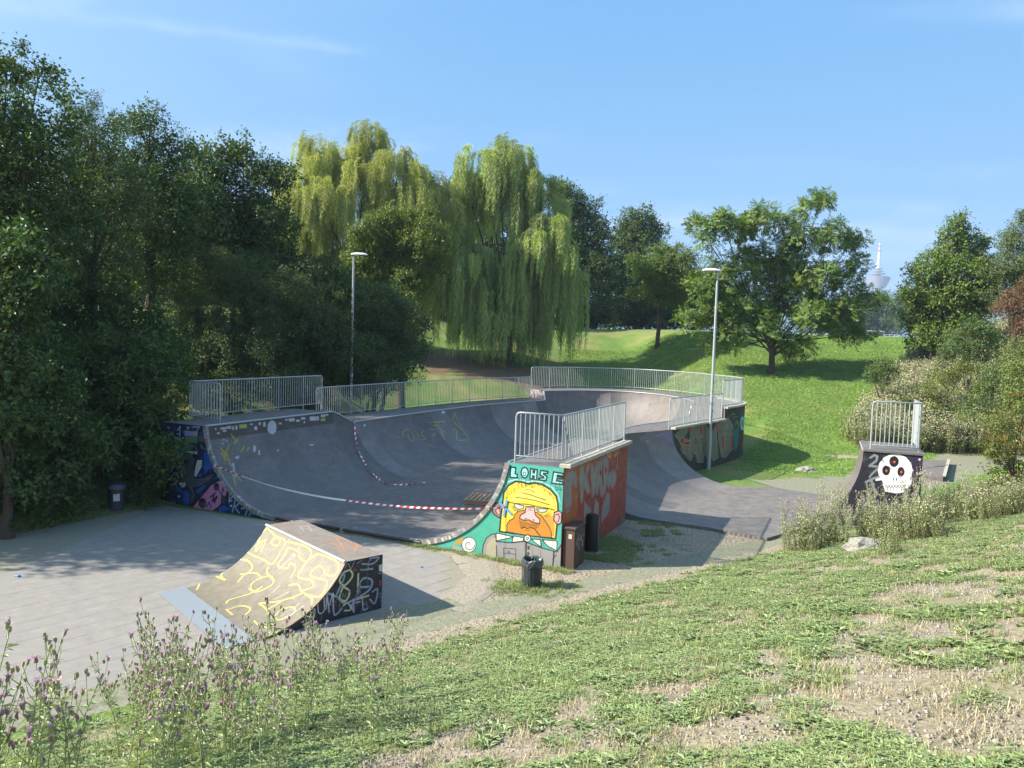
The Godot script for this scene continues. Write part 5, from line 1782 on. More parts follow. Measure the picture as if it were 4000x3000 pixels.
# ---- painted designs: [0 fill or 1 stroke, colour, width, x, y, ...] on each wall's own canvas
const ART_LOHSE := [
		[0,"3f9f86",0,395,499,570,338,601,305,667,364,654,462,578,570,470,587],
		[0,"8fd8cf",0,711,37,742,36,738,70,753,73,751,92,710,94],
		[1,"101012",8,711,37,742,36,738,70,753,73,751,92,710,94,711,37],
		[0,"8fd8cf",0,818,57,816,69,810,80,802,87,793,88,784,83,777,73,775,61,777,48,782,37,791,31,800,30,809,35,815,44],
		[1,"101012",8,818,57,816,69,810,80,802,87,793,88,784,83,777,73,775,61,777,48,782,37,791,31,800,30,809,35,815,44,818,57],
		[0,"e8f0ee",0,802,65,802,70,800,74,797,76,794,76,791,74,789,71,788,67,788,62,790,58,793,56,796,56,799,57,801,61],
		[1,"101012",5,802,65,802,70,800,74,797,76,794,76,791,74,789,71,788,67,788,62,790,58,793,56,796,56,799,57,801,61,802,65],
		[0,"8fd8cf",0,831,32,846,33,846,54,854,54,856,34,871,35,868,91,853,93,854,71,845,71,843,89,829,89],
		[1,"101012",8,831,32,846,33,846,54,854,54,856,34,871,35,868,91,853,93,854,71,845,71,843,89,829,89,831,32],
		[0,"8fd8cf",0,892,37,934,38,932,49,908,51,908,56,930,66,923,90,883,89,884,78,908,77,909,70,887,61],
		[1,"101012",8,892,37,934,38,932,49,908,51,908,56,930,66,923,90,883,89,884,78,908,77,909,70,887,61,892,37],
		[0,"8fd8cf",0,966,37,1022,40,1023,54,989,52,987,60,1021,61,1020,70,987,70,985,83,1022,86,1021,99,958,100],
		[1,"101012",8,966,37,1022,40,1023,54,989,52,987,60,1021,61,1020,70,987,70,985,83,1022,86,1021,99,958,100,966,37],
		[1,"f0f4f0",3,695,121,716,112,741,103,788,101,818,108,853,97,904,100,959,121,997,158,1010,198],
		[1,"2c2c2c",3,981,123,991,118,993,125,982,135,997,133],
		[1,"2c2c2c",3,1002,116,999,128,1017,127],
		[1,"2c2c2c",3,1011,116,1010,139],
		[1,"2c2c2c",4,1016,134,1016,134],
		[0,"8a8886",0,547,619,554,501,574,454,605,428,632,422,633,465,733,458,805,440,907,459,1002,470,1027,422,1040,583,580,648],
		[1,"101012",5,547,619,554,501,574,454,605,428,632,422,633,465,733,458,805,440,907,459,1002,470,1027,422,1040,583,580,648,547,619],
		[0,"a09a80",0,573,571,578,497,606,450,633,446,636,561],
		[0,"8a6e6e",0,610,256,647,242,665,244,665,311,650,330,623,317,607,304],
		[1,"101012",6,610,256,647,242,665,244,665,311,650,330,623,317,607,304,610,256],
		[0,"c59a98",0,625,290,648,273,655,305,644,315],
		[1,"101012",3,625,290,648,273,655,305,644,315,625,290],
		[0,"d6bf3e",0,669,239,674,183,700,140,744,113,788,113,819,119,854,109,902,112,951,134,986,166,997,204,1001,259,992,399,655,406,660,322,666,268],
		[1,"101012",9,669,239,674,183,700,140,744,113,788,113,819,119,854,109,902,112,951,134,986,166,997,204,1001,259,992,399,655,406,660,322,666,268,669,239],
		[0,"e2d05c",0,724,194,784,145,875,135,956,167,978,220,827,211,725,223],
		[0,"c8903a",0,862,338,930,273,980,276,984,387,964,389],
		[0,"c59a98",0,979,257,1003,244,1021,254,1021,305,1006,320,987,310,977,299],
		[1,"101012",6,979,257,1003,244,1021,254,1021,305,1006,320,987,310,977,299,979,257],
		[1,"101012",4,987,270,1004,261,1010,281,1001,305],
		[0,"c07d22",0,699,400,699,360,713,335,738,322,743,298,768,275,804,266,880,270,906,285,928,311,953,341,966,371,967,397,824,404],
		[1,"101012",4,699,400,699,360,713,335,738,322,743,298,768,275,804,266,880,270,906,285,928,311,953,341,966,371,967,397,824,404,699,400],
		[0,"9a6518",0,770,326,806,331,852,335,902,323,883,359,822,353,782,372],
		[0,"cfa9a8",0,811,245,859,240,868,285,896,306,895,329,852,326,831,316,801,323,775,316,779,297,807,279],
		[1,"101012",5,811,245,859,240,868,285,896,306,895,329,852,326,831,316,801,323,775,316,779,297,807,279,811,245],
		[1,"101012",3,806,322,808,310,818,311],
		[1,"101012",3,854,324,856,311,867,314],
		[1,"3a2a2a",2,821,249,849,247],
		[1,"3a2a2a",2,821,256,849,254],
		[1,"3a2a2a",2,821,262,849,261],
		[0,"b8b8b0",0,738,236,799,242,794,259,764,267,744,255],
		[1,"101012",4,738,236,799,242,794,259,764,267,744,255,738,236],
		[0,"b8b8b0",0,873,246,940,241,931,259,905,268,880,263],
		[1,"101012",4,873,246,940,241,931,259,905,268,880,263,873,246],
		[0,"f4f4f0",0,763,248,762,251,761,253,758,255,756,255,753,254,751,252,751,249,751,246,753,244,755,242,758,242,760,243,762,245],
		[0,"7d8488",0,890,251,889,256,886,260,882,263,877,263,873,262,869,258,868,253,869,248,872,244,876,241,881,241,886,242,889,246],
		[1,"101012",4,707,234,741,236,828,231,879,237,939,238,979,244],
		[1,"2a2412",4,747,200,801,201,878,207,949,218],
		[1,"2a2412",4,784,171,836,177,925,195],
		[1,"2a2412",3,797,149,835,151,861,160],
		[1,"3a3010",3,729,256,742,275,763,277],
		[1,"3a3010",2,732,246,745,268,764,273],
		[1,"3a3010",3,900,277,930,277,950,261],
		[1,"3a3010",2,911,285,940,284,962,264],
		[1,"2a2412",2,706,186,707,190],
		[1,"2a2412",2,709,188,709,190],
		[1,"2a2412",2,902,119,902,123],
		[1,"2a2412",2,811,126,812,131],
		[1,"2a2412",2,766,145,767,148],
		[1,"2a2412",2,681,218,680,221],
		[1,"2a2412",2,951,159,951,164],
		[1,"2a2412",2,690,210,689,212],
		[1,"2a2412",2,881,133,880,137],
		[1,"2a2412",2,771,145,772,148],
		[1,"2a2412",2,932,147,933,152],
		[1,"2a2412",2,810,130,812,132],
		[1,"2a2412",2,938,144,938,147],
		[1,"2a2412",2,892,120,893,122],
		[1,"2a2412",2,850,116,851,119],
		[1,"2a2412",2,735,170,736,174],
		[1,"2a2412",2,959,158,961,160],
		[1,"2a2412",2,973,174,973,179],
		[1,"2a2412",2,919,143,917,147],
		[1,"2a2412",2,706,185,705,190],
		[1,"2a2412",2,718,173,719,178],
		[1,"2a2412",2,973,176,972,180],
		[1,"2a2412",2,894,114,894,117],
		[1,"2a2412",2,859,123,860,127],
		[1,"2a2412",2,848,111,848,113],
		[1,"2a2412",2,826,121,827,124],
		[1,"2a2412",2,686,205,685,210],
		[1,"2a2412",2,798,124,799,127],
		[1,"2a2412",2,786,128,786,130],
		[1,"2a2412",2,846,129,847,134],
		[1,"2a2412",2,968,180,969,185],
		[1,"2a2412",2,929,135,929,138],
		[1,"2a2412",2,759,147,759,152],
		[1,"2a2412",2,856,109,856,112],
		[1,"2a2412",2,894,115,893,119],
		[1,"2a2412",2,803,130,802,132],
		[1,"2a2412",2,963,162,961,165],
		[1,"2a2412",2,783,126,783,131],
		[1,"2a2412",2,718,176,719,181],
		[1,"2a2412",2,983,161,983,166],
		[1,"2a2412",2,697,206,695,211],
		[1,"2a2412",2,965,172,963,174],
		[1,"2a2412",2,806,133,805,138],
		[1,"2a2412",2,803,119,804,122],
		[1,"2a2412",2,793,136,793,141],
		[1,"2a2412",2,836,110,836,115],
		[1,"2a2412",2,852,131,850,134],
		[1,"2a2412",2,913,138,914,142],
		[1,"2a2412",2,946,158,946,162],
		[1,"2a2412",2,882,118,883,122],
		[1,"2a2412",2,918,135,917,139],
		[1,"2a2412",2,940,152,941,155],
		[1,"2a2412",2,788,136,787,142],
		[1,"2a2412",2,946,165,945,167],
		[1,"2a2412",2,951,155,950,158],
		[1,"2a2412",2,880,113,880,118],
		[1,"2a2412",2,898,115,899,118],
		[1,"2a2412",2,812,125,811,130],
		[1,"2a2412",2,744,157,743,161],
		[1,"2a2412",2,954,169,953,174],
		[1,"2a2412",2,951,149,950,154],
		[1,"2a2412",2,904,128,904,132],
		[1,"2a2412",2,787,135,788,140],
		[1,"2a2412",2,835,115,835,120],
		[1,"2a2412",2,737,152,735,158],
		[1,"2a2412",2,980,163,979,166],
		[1,"2a2412",2,862,119,863,121],
		[1,"2a2412",2,946,152,948,157],
		[1,"2a2412",2,957,162,957,166],
		[1,"2a2412",2,738,161,740,166],
		[1,"101012",2,757,87,760,140],
		[1,"101012",2,764,92,766,126],
		[1,"101012",2,777,87,780,140],
		[1,"101012",2,804,99,806,131],
		[1,"101012",2,876,81,878,123],
		[1,"101012",2,908,86,911,125],
		[1,"101012",2,915,71,918,111],
		[1,"1a0e08",5,788,370,802,360,822,365,843,357,868,362,890,386,901,396],
		[1,"7a2012",3,808,377,843,374],
		[1,"101012",2,997,153,1012,146],
		[1,"101012",2,1000,163,1012,157],
		[1,"101012",2,1002,173,1013,168],
		[1,"101012",2,1004,183,1013,179],
		[1,"101012",2,1007,193,1013,190],
		[0,"e2dec4",0,634,417,745,424,637,460],
		[1,"101012",5,634,417,745,424,637,460,634,417],
		[0,"e2dec4",0,742,418,804,420,799,440,733,455],
		[1,"101012",5,742,418,804,420,799,440,733,455,742,418],
		[0,"e2dec4",0,850,420,903,417,909,456,868,434],
		[1,"101012",5,850,420,903,417,909,456,868,434,850,420],
		[0,"e2dec4",0,913,415,1001,410,1000,463,946,444],
		[1,"101012",5,913,415,1001,410,1000,463,946,444,913,415],
		[0,"101012",0,849,416,847,426,841,435,832,441,822,442,812,439,805,432,803,423,805,413,811,404,820,398,830,397,840,400,847,407],
		[0,"ece8d8",0,843,418,842,425,837,432,830,436,823,437,816,435,811,430,809,423,810,415,815,409,822,404,829,403,836,406,841,411],
		[0,"101012",0,835,419,834,423,832,427,828,429,824,430,821,428,818,425,817,422,818,417,820,414,824,411,828,411,831,412,834,415],
		[0,"ece8d8",0,830,420,830,422,829,423,827,424,825,425,824,424,822,423,822,421,822,419,823,417,825,416,827,416,828,417,830,418],
		[1,"1c1c1e",8,820,444,820,526],
		[1,"4a4a4a",5,682,496,757,489,760,557,687,559,682,496],
		[1,"4a4a4a",4,683,525,758,519],
		[0,"8a8886",0,723,511,723,513,720,515,717,516,713,517,710,516,708,515,707,513,707,511,710,509,713,507,717,507,720,507,722,509],
		[1,"101012",3,723,511,723,513,720,515,717,516,713,517,710,516,708,515,707,513,707,511,710,509,713,507,717,507,720,507,722,509,723,511],
		[0,"3a3a3a",0,842,471,841,476,840,480,837,482,833,483,830,481,828,478,827,473,827,468,829,464,832,461,836,460,839,462,841,466],
		[0,"3a3a3a",0,842,504,841,509,839,513,836,516,833,516,830,514,827,511,826,506,827,501,829,497,832,494,835,494,839,495,841,499],
		[1,"1c1c1e",2,694,150,692,361,692,601],
		[1,"1c1c1e",8,985,473,980,574],
		[1,"1c1c1e",5,638,488,647,595],
		[1,"101012",4,988,500,1000,485],
		[1,"23302e",2,980,83,981,124],
		[1,"23302e",2,952,94,953,138],
		[1,"23302e",2,878,81,877,103],
		[1,"23302e",2,1018,55,1019,97],
		[1,"23302e",2,984,69,983,85],
		[1,"23302e",2,831,91,831,124],
		[1,"23302e",2,841,121,841,141],
		[1,"23302e",2,1003,58,1004,111],
		[1,"3a3a3a",2,823,477,822,491],
		[1,"3a3a3a",2,860,468,860,509],
		[1,"3a3a3a",2,973,417,973,448],
		[1,"3a3a3a",2,912,418,913,467],
		[1,"3a3a3a",2,849,441,849,465],
		[1,"3a3a3a",2,924,417,924,441],
		[1,"3a3a3a",2,812,447,813,492],
		[1,"3a3a3a",2,907,476,908,520],
		[0,"9c9a94",0,334,564,363,532,414,534,455,559,436,589,344,585],
		[0,"c9c6c4",0,510,502,506,522,494,539,475,550,455,553,435,548,422,534,417,515,421,495,433,478,452,467,473,464,492,469,505,483],
		[1,"101012",4,510,502,506,522,494,539,475,550,455,553,435,548,422,534,417,515,421,495,433,478,452,467,473,464,492,469,505,483,510,502],
		[1,"101012",3,503,503,490,528,467,538,447,531,441,515,448,500,460,495,469,499,470,506],
		[0,"b08a3a",0,392,483,422,470,423,505,353,534]]
const ART_KHRD := [
		[0,"a04438",0,165,98,877,214,838,361,793,453,189,320],
		[0,"b0602a",0,-4,9,846,-7,853,40,203,50,200,227,142,273,20,247],
		[0,"923c34",0,196,85,283,184,458,192,657,252,705,207,722,338,214,252],
		[0,"8f8a80",0,24,193,10,55,46,19,105,18,159,40,182,72,178,114,141,112,124,81,109,99,123,183,76,217],
		[1,"7c1f1c",9,24,193,10,55,46,19,105,18,159,40,182,72,178,114,141,112,124,81,109,99,123,183,76,217,24,193],
		[1,"c8c0b0",3,24,193,10,55,46,19,105,18,159,40,182,72,178,114,141,112,124,81,109,99,123,183,76,217,24,193],
		[0,"8f8a80",0,210,18,264,15,284,73,321,26,368,29,328,87,384,172,338,175,277,127,274,201,240,198,209,105],
		[1,"7c1f1c",9,210,18,264,15,284,73,321,26,368,29,328,87,384,172,338,175,277,127,274,201,240,198,209,105,210,18],
		[1,"c8c0b0",3,210,18,264,15,284,73,321,26,368,29,328,87,384,172,338,175,277,127,274,201,240,198,209,105,210,18],
		[0,"8f8a80",0,380,34,421,29,424,83,457,26,487,26,468,147,447,198,406,202,392,135,374,87],
		[1,"7c1f1c",9,380,34,421,29,424,83,457,26,487,26,468,147,447,198,406,202,392,135,374,87,380,34],
		[1,"c8c0b0",3,380,34,421,29,424,83,457,26,487,26,468,147,447,198,406,202,392,135,374,87,380,34],
		[0,"8f8a80",0,488,30,537,25,568,44,547,101,565,143,600,221,549,224,515,155,497,207,471,199,473,109],
		[1,"7c1f1c",9,488,30,537,25,568,44,547,101,565,143,600,221,549,224,515,155,497,207,471,199,473,109,488,30],
		[1,"c8c0b0",3,488,30,537,25,568,44,547,101,565,143,600,221,549,224,515,155,497,207,471,199,473,109,488,30],
		[0,"8f8a80",0,563,28,628,24,665,58,669,140,638,208,576,233,596,168],
		[1,"7c1f1c",9,563,28,628,24,665,58,669,140,638,208,576,233,596,168,563,28],
		[1,"c8c0b0",3,563,28,628,24,665,58,669,140,638,208,576,233,596,168,563,28],
		[0,"8f8a80",0,646,168,668,131,720,114,777,118,826,164,802,202,748,218,702,182,693,217],
		[1,"7c1f1c",9,646,168,668,131,720,114,777,118,826,164,802,202,748,218,702,182,693,217,646,168],
		[1,"c8c0b0",3,646,168,668,131,720,114,777,118,826,164,802,202,748,218,702,182,693,217,646,168],
		[0,"8f8a80",0,296,201,344,225,407,268,390,326,296,298],
		[1,"7c1f1c",9,296,201,344,225,407,268,390,326,296,298,296,201],
		[1,"c8c0b0",3,296,201,344,225,407,268,390,326,296,298,296,201],
		[0,"8f8a80",0,461,216,528,260,525,334,437,316],
		[1,"7c1f1c",9,461,216,528,260,525,334,437,316,461,216],
		[1,"c8c0b0",3,461,216,528,260,525,334,437,316,461,216],
		[0,"8f8a80",0,653,218,709,236,708,335,580,366,583,286],
		[1,"7c1f1c",9,653,218,709,236,708,335,580,366,583,286,653,218],
		[1,"c8c0b0",3,653,218,709,236,708,335,580,366,583,286,653,218],
		[0,"a84a2c",0,639,103,638,111,633,117,625,120,615,119,606,113,599,105,596,96,597,88,602,81,610,79,620,80,629,85,636,93],
		[0,"8c2c22",0,540,100,540,107,537,112,532,114,526,113,521,109,517,103,514,96,515,89,518,84,522,82,528,83,534,87,538,93],
		[0,"a84a2c",0,358,107,357,113,353,118,347,120,340,119,333,115,328,108,325,102,326,95,330,91,336,89,344,90,350,94,356,100],
		[1,"c8c0b0",5,612,2,684,44,694,21,707,63],
		[1,"c8c0b0",5,789,-5,768,51,822,28,827,122],
		[1,"b84030",5,34,195,53,184,44,197,72,185,79,196,97,179]]
const ART_SAKU := [
		[0,"77745f",0,51,99,125,73,197,69,193,98,151,119,225,145,221,182,262,231,242,255,205,234,166,200,115,136],
		[1,"a8a48c",2,51,99,125,73,197,69,193,98,151,119,225,145,221,182,262,231,242,255,205,234,166,200,115,136,51,99],
		[0,"77745f",0,233,72,310,76,349,120,397,254,391,281,339,275,300,221,277,226,229,186,218,144],
		[1,"a8a48c",2,233,72,310,76,349,120,397,254,391,281,339,275,300,221,277,226,229,186,218,144,233,72],
		[0,"77745f",0,344,78,413,75,441,263,404,240],
		[1,"a8a48c",2,344,78,413,75,441,263,404,240,344,78],
		[0,"77745f",0,414,87,479,130,527,83,555,176,584,274,513,286,482,239,422,164],
		[1,"a8a48c",2,414,87,479,130,527,83,555,176,584,274,513,286,482,239,422,164,414,87],
		[0,"77745f",0,553,81,654,62,687,53,753,118,726,143,728,259,677,288,621,275,573,178],
		[1,"a8a48c",2,553,81,654,62,687,53,753,118,726,143,728,259,677,288,621,275,573,178,553,81],
		[0,"3a3a36",0,296,157,296,165,292,171,287,174,281,173,275,169,270,162,268,154,269,146,272,140,277,137,283,137,289,142,294,149],
		[0,"9c3822",0,107,136,151,113,165,145,225,145,220,170,170,160],
		[1,"b8b09a",1,107,136,151,113,165,145,225,145,220,170,170,160,107,136],
		[0,"9c3822",0,198,76,234,76,229,109],
		[1,"b8b09a",1,198,76,234,76,229,109,198,76],
		[0,"9c3822",0,310,76,353,79,364,144,340,120],
		[1,"b8b09a",1,310,76,353,79,364,144,340,120,310,76],
		[0,"9c3822",0,526,79,562,82,541,135],
		[1,"b8b09a",1,526,79,562,82,541,135,526,79],
		[0,"9c3822",0,617,154,645,150,650,231,626,236],
		[1,"b8b09a",1,617,154,645,150,650,231,626,236,617,154],
		[0,"9c3822",0,291,213,335,274,305,267],
		[1,"b8b09a",1,291,213,335,274,305,267,291,213],
		[0,"9c3822",0,471,219,500,245,488,260],
		[1,"b8b09a",1,471,219,500,245,488,260,471,219],
		[0,"9c3822",0,272,136,296,176,273,180],
		[1,"b8b09a",1,272,136,296,176,273,180,272,136],
		[0,"9c3822",0,127,173,174,208,166,204],
		[1,"b8b09a",1,127,173,174,208,166,204,127,173],
		[0,"9c3822",0,722,143,742,158,743,253,728,255],
		[1,"b8b09a",1,722,143,742,158,743,253,728,255,722,143],
		[0,"2f6e62",0,740,137,820,126,813,231,783,268],
		[0,"2f5e5a",0,821,50,931,54,931,156,885,166],
		[0,"9cc0b4",0,932,120,926,138,938,156,887,156,864,153,846,142,835,126,829,106,830,88,838,74,852,68,871,70,897,82,950,104],
		[0,"4e9a94",0,899,114,898,125,889,133,877,136,865,134,855,128,848,118,845,106,845,95,850,87,858,83,869,84,881,91,892,101],
		[1,"9cb04a",3,702,50,731,37,762,44],
		[1,"86a8c0",2,726,69,748,59,795,60],
		[1,"9aa86a",4,768,115,781,84,810,117],
		[1,"9aa86a",4,815,83,801,120],
		[0,"8e2c20",0,883,243,899,181,931,253,875,285],
		[0,"2e6a78",0,741,236,772,241,751,263],
		[0,"8a8c5a",0,95,111,94,113,91,115,87,116,83,116,78,114,75,112,74,109,75,107,77,105,81,104,86,105,90,106,93,109],
		[0,"8a8c5a",0,683,109,682,115,679,120,674,122,668,122,662,118,657,113,655,106,656,100,660,96,665,94,671,94,677,98,681,103],
		[0,"8a8c5a",0,673,141,672,144,670,147,666,149,661,148,656,146,653,142,652,138,652,134,655,132,659,130,664,131,668,133,671,137]]
const ART_SKULL := [
		[0,"2c2038",0,570,1,669,0,681,154,620,161],
		[0,"eceae6",0,613,87,607,129,584,164,551,185,512,190,475,175,449,144,438,104,445,62,467,27,502,6,541,2,576,17,602,47],
		[0,"eceae6",0,463,153,612,138,612,154,585,212,540,226,481,221],
		[0,"eceae6",0,430,142,479,124,477,154,430,166],
		[0,"141018",0,542,44,541,58,534,70,525,77,514,78,504,73,497,62,494,49,495,35,501,24,511,17,522,16,532,21,539,31],
		[0,"c8522a",0,526,48,525,51,524,54,521,56,518,56,516,55,514,52,513,49,514,45,515,42,518,41,520,40,523,42,525,44],
		[1,"e8a060",3,518,47,519,47],
		[0,"141018",0,501,99,500,111,495,122,487,128,478,129,470,124,463,115,461,103,462,90,467,80,475,74,484,73,492,77,499,87],
		[0,"c8522a",0,489,102,488,105,487,108,484,110,482,110,479,109,477,106,476,103,477,99,478,96,481,95,483,94,486,96,488,98],
		[1,"e8a060",3,481,101,482,101],
		[0,"141018",0,574,100,573,112,568,122,561,128,553,129,546,125,540,115,538,103,539,91,543,80,550,74,558,74,566,78,571,88],
		[0,"c8522a",0,563,102,563,106,561,109,559,110,556,111,554,109,552,107,551,103,551,100,553,97,555,95,558,95,561,96,563,99],
		[1,"e8a060",3,556,101,556,102],
		[1,"302838",3,505,94,497,79,472,73],
		[1,"302838",4,522,139,519,159],
		[1,"302838",4,534,137,538,155],
		[1,"302838",3,450,51,464,42,468,62],
		[1,"302838",3,484,199,488,189,495,198,495,217],
		[1,"302838",3,498,197,502,187,509,196,509,216],
		[1,"302838",3,512,196,516,186,523,195,523,214],
		[1,"302838",3,526,194,530,184,537,193,537,213],
		[1,"302838",3,540,193,544,183,551,192,551,211],
		[1,"302838",3,554,191,557,182,565,190,564,210],
		[1,"302838",3,568,190,571,180,579,189,578,208],
		[1,"302838",2,479,187,586,176],
		[1,"77807e",13,398,36,417,19,432,25,429,49,395,84,438,83],
		[1,"77807e",11,435,97,408,131,399,148],
		[1,"77807e",13,382,178,417,154,446,141],
		[1,"77807e",14,410,167,423,205,443,239],
		[0,"c8c8c8",0,650,24,649,26,647,29,645,30,642,30,639,29,637,27,636,25,637,22,638,20,641,18,644,18,647,19,649,21]]
const ART_BLUE := [
		[0,"1b4f9e",0,119,176,193,128,216,175,125,208],
		[0,"1b4f9e",0,359,102,434,67,453,97,429,107,381,116],
		[0,"1b4f9e",0,348,155,467,160,479,262,393,251,350,292],
		[0,"1b4f9e",0,290,387,377,337,361,367,290,412],
		[0,"1b4f9e",0,189,395,240,409,235,471,207,491,184,457],
		[0,"1b4f9e",0,121,369,172,384,184,416,121,411],
		[0,"1b4f9e",0,465,471,503,447,556,468,471,495],
		[0,"1b4f9e",0,295,305,333,277,333,309],
		[0,"1b4f9e",0,165,270,222,223,183,317],
		[0,"1b4f9e",0,309,49,401,18,309,70],
		[0,"1b4f9e",0,415,313,463,280,458,300],
		[0,"4b4f58",0,120,233,171,195,232,177,283,201,267,260,278,315,339,311,409,281,436,280,383,328,317,364,262,376,287,424,243,487,251,408,211,363,149,350,188,313,197,258,227,221,160,231],
		[1,"101012",4,120,233,171,195,232,177,283,201,267,260,278,315,339,311,409,281,436,280,383,328,317,364,262,376,287,424,243,487,251,408,211,363,149,350,188,313,197,258,227,221,160,231,120,233],
		[0,"4b4f58",0,298,70,390,27,407,42,380,80,337,107,298,95],
		[1,"101012",4,298,70,390,27,407,42,380,80,337,107,298,95,298,70],
		[0,"5a5e66",0,315,109,359,138,402,134,435,147,392,151,326,141],
		[0,"c4ccd6",0,294,208,338,204,334,245,289,312,270,308,278,258],
		[1,"101012",4,294,208,338,204,334,245,289,312,270,308,278,258,294,208],
		[0,"c4ccd6",0,143,363,163,351,179,355,196,347,210,356,203,377,183,387],
		[1,"101012",4,143,363,163,351,179,355,196,347,210,356,203,377,183,387,143,363],
		[0,"c4ccd6",0,417,256,447,257,469,233,464,256,492,255,470,267,485,287,447,273],
		[1,"101012",4,417,256,447,257,469,233,464,256,492,255,470,267,485,287,447,273,417,256],
		[0,"c07aa8",0,252,495,318,429,405,342,490,297,538,292,546,326,523,397,471,463,417,496],
		[1,"101012",9,252,495,318,429,405,342,490,297,538,292,546,326,523,397,471,463,417,496,252,495],
		[0,"3c3c40",0,369,453,366,465,358,476,347,483,334,484,323,480,315,472,312,460,314,448,322,437,334,430,346,429,358,433,366,442],
		[1,"101012",4,369,453,366,465,358,476,347,483,334,484,323,480,315,472,312,460,314,448,322,437,334,430,346,429,358,433,366,442,369,453],
		[0,"3c3c40",0,469,348,467,357,462,364,454,369,445,370,436,367,431,361,429,352,431,343,436,336,444,331,453,330,462,333,467,339],
		[1,"101012",4,469,348,467,357,462,364,454,369,445,370,436,367,431,361,429,352,431,343,436,336,444,331,453,330,462,333,467,339,469,348],
		[0,"3c3c40",0,522,417,520,428,515,437,508,442,499,443,492,440,487,432,485,421,486,410,491,401,499,395,507,394,515,398,520,406],
		[1,"101012",4,522,417,520,428,515,437,508,442,499,443,492,440,487,432,485,421,486,410,491,401,499,395,507,394,515,398,520,406,522,417],
		[0,"101012",0,362,440,360,445,353,450,343,453,332,454,322,453,315,450,313,446,315,440,322,436,332,432,343,431,353,432,360,435],
		[0,"101012",0,465,337,463,341,459,345,452,347,444,348,437,347,432,345,431,341,432,337,437,334,444,331,452,330,458,331,463,334],
		[1,"101012",10,405,414,438,387,417,437,454,405,433,443],
		[1,"101012",6,373,475,395,444,406,471],
		[1,"101012",6,470,367,491,400,496,348,507,371],
		[1,"b07098",5,389,420,411,386,438,399],
		[0,"8d86c4",0,195,48,298,43,298,70,193,76],
		[0,"4f7c5a",0,201,76,298,70,297,111,201,115],
		[0,"3e6e52",0,199,121,260,118,263,156,197,160],
		[0,"d0d4dc",0,196,165,296,162,296,176,196,175],
		[0,"b8a050",0,298,56,297,60,293,64,287,66,281,66,276,65,272,62,270,59,272,55,275,51,281,49,287,49,293,50,297,53],
		[1,"9aa4b0",9,135,51,158,25,153,99],
		[1,"9aa4b0",8,209,25,231,27,214,41],
		[1,"8a94a4",8,253,22,314,17,292,39],
		[0,"7fb4e8",0,438,174,438,177,435,180,432,181,428,182,425,181,422,179,421,176,422,173,424,171,428,169,432,169,435,170,438,172],
		[0,"7fb4e8",0,163,439,162,443,159,446,154,448,149,449,144,447,141,445,140,441,141,438,144,435,149,432,154,432,158,433,162,435],
		[0,"7fb4e8",0,145,71,144,73,142,76,139,77,135,77,132,76,130,75,129,72,130,70,132,67,135,66,138,66,142,67,144,68],
		[0,"7fb4e8",0,168,102,167,105,164,108,161,109,157,110,153,109,150,107,149,104,150,101,153,99,156,97,161,97,164,98,167,100],
		[0,"7fb4e8",0,571,444,570,448,568,450,564,452,560,453,556,452,553,450,552,447,553,444,556,441,560,439,564,438,568,439,570,441],
		[0,"7fb4e8",0,615,402,614,405,612,407,609,408,606,409,603,408,601,406,600,404,601,402,603,400,606,398,609,398,612,398,614,400],
		[0,"7fb4e8",0,447,58,446,61,444,63,441,64,438,64,435,64,433,62,432,59,433,57,435,55,438,54,441,53,444,54,446,56],
		[0,"7fb4e8",0,141,161,140,163,139,164,137,165,135,165,133,165,132,164,132,162,132,161,133,159,135,159,137,158,139,159,140,160],
		[1,"8ea2b8",8,545,426,552,373,573,367,576,383,545,422,568,415],
		[1,"8ea2b8",8,594,404,572,480],
		[1,"8ea2b8",8,626,420,590,448,624,479],
		[1,"8ea2b8",8,639,452,686,440,666,496,609,497],
		[1,"70829a",9,696,490,706,469,737,469],
		[1,"c0ccd4",5,459,129,459,129],
		[1,"c0ccd4",5,461,141,461,142],
		[1,"c0ccd4",5,464,154,465,154],
		[1,"c0ccd4",5,468,166,469,166],
		[1,"c0ccd4",5,473,178,474,179],
		[1,"c0ccd4",5,479,190,480,191],
		[1,"c0ccd4",5,485,203,486,203],
		[1,"c0ccd4",5,492,215,493,215],
		[1,"c0ccd4",5,499,227,500,227],
		[1,"c0ccd4",5,507,239,508,239],
		[1,"c0ccd4",5,515,250,516,251],
		[1,"c0ccd4",5,524,262,524,263],
		[1,"c0ccd4",5,533,274,533,274],
		[1,"c0ccd4",5,542,286,543,286],
		[1,"c0ccd4",5,552,297,552,298],
		[1,"c0ccd4",5,562,309,562,309]]
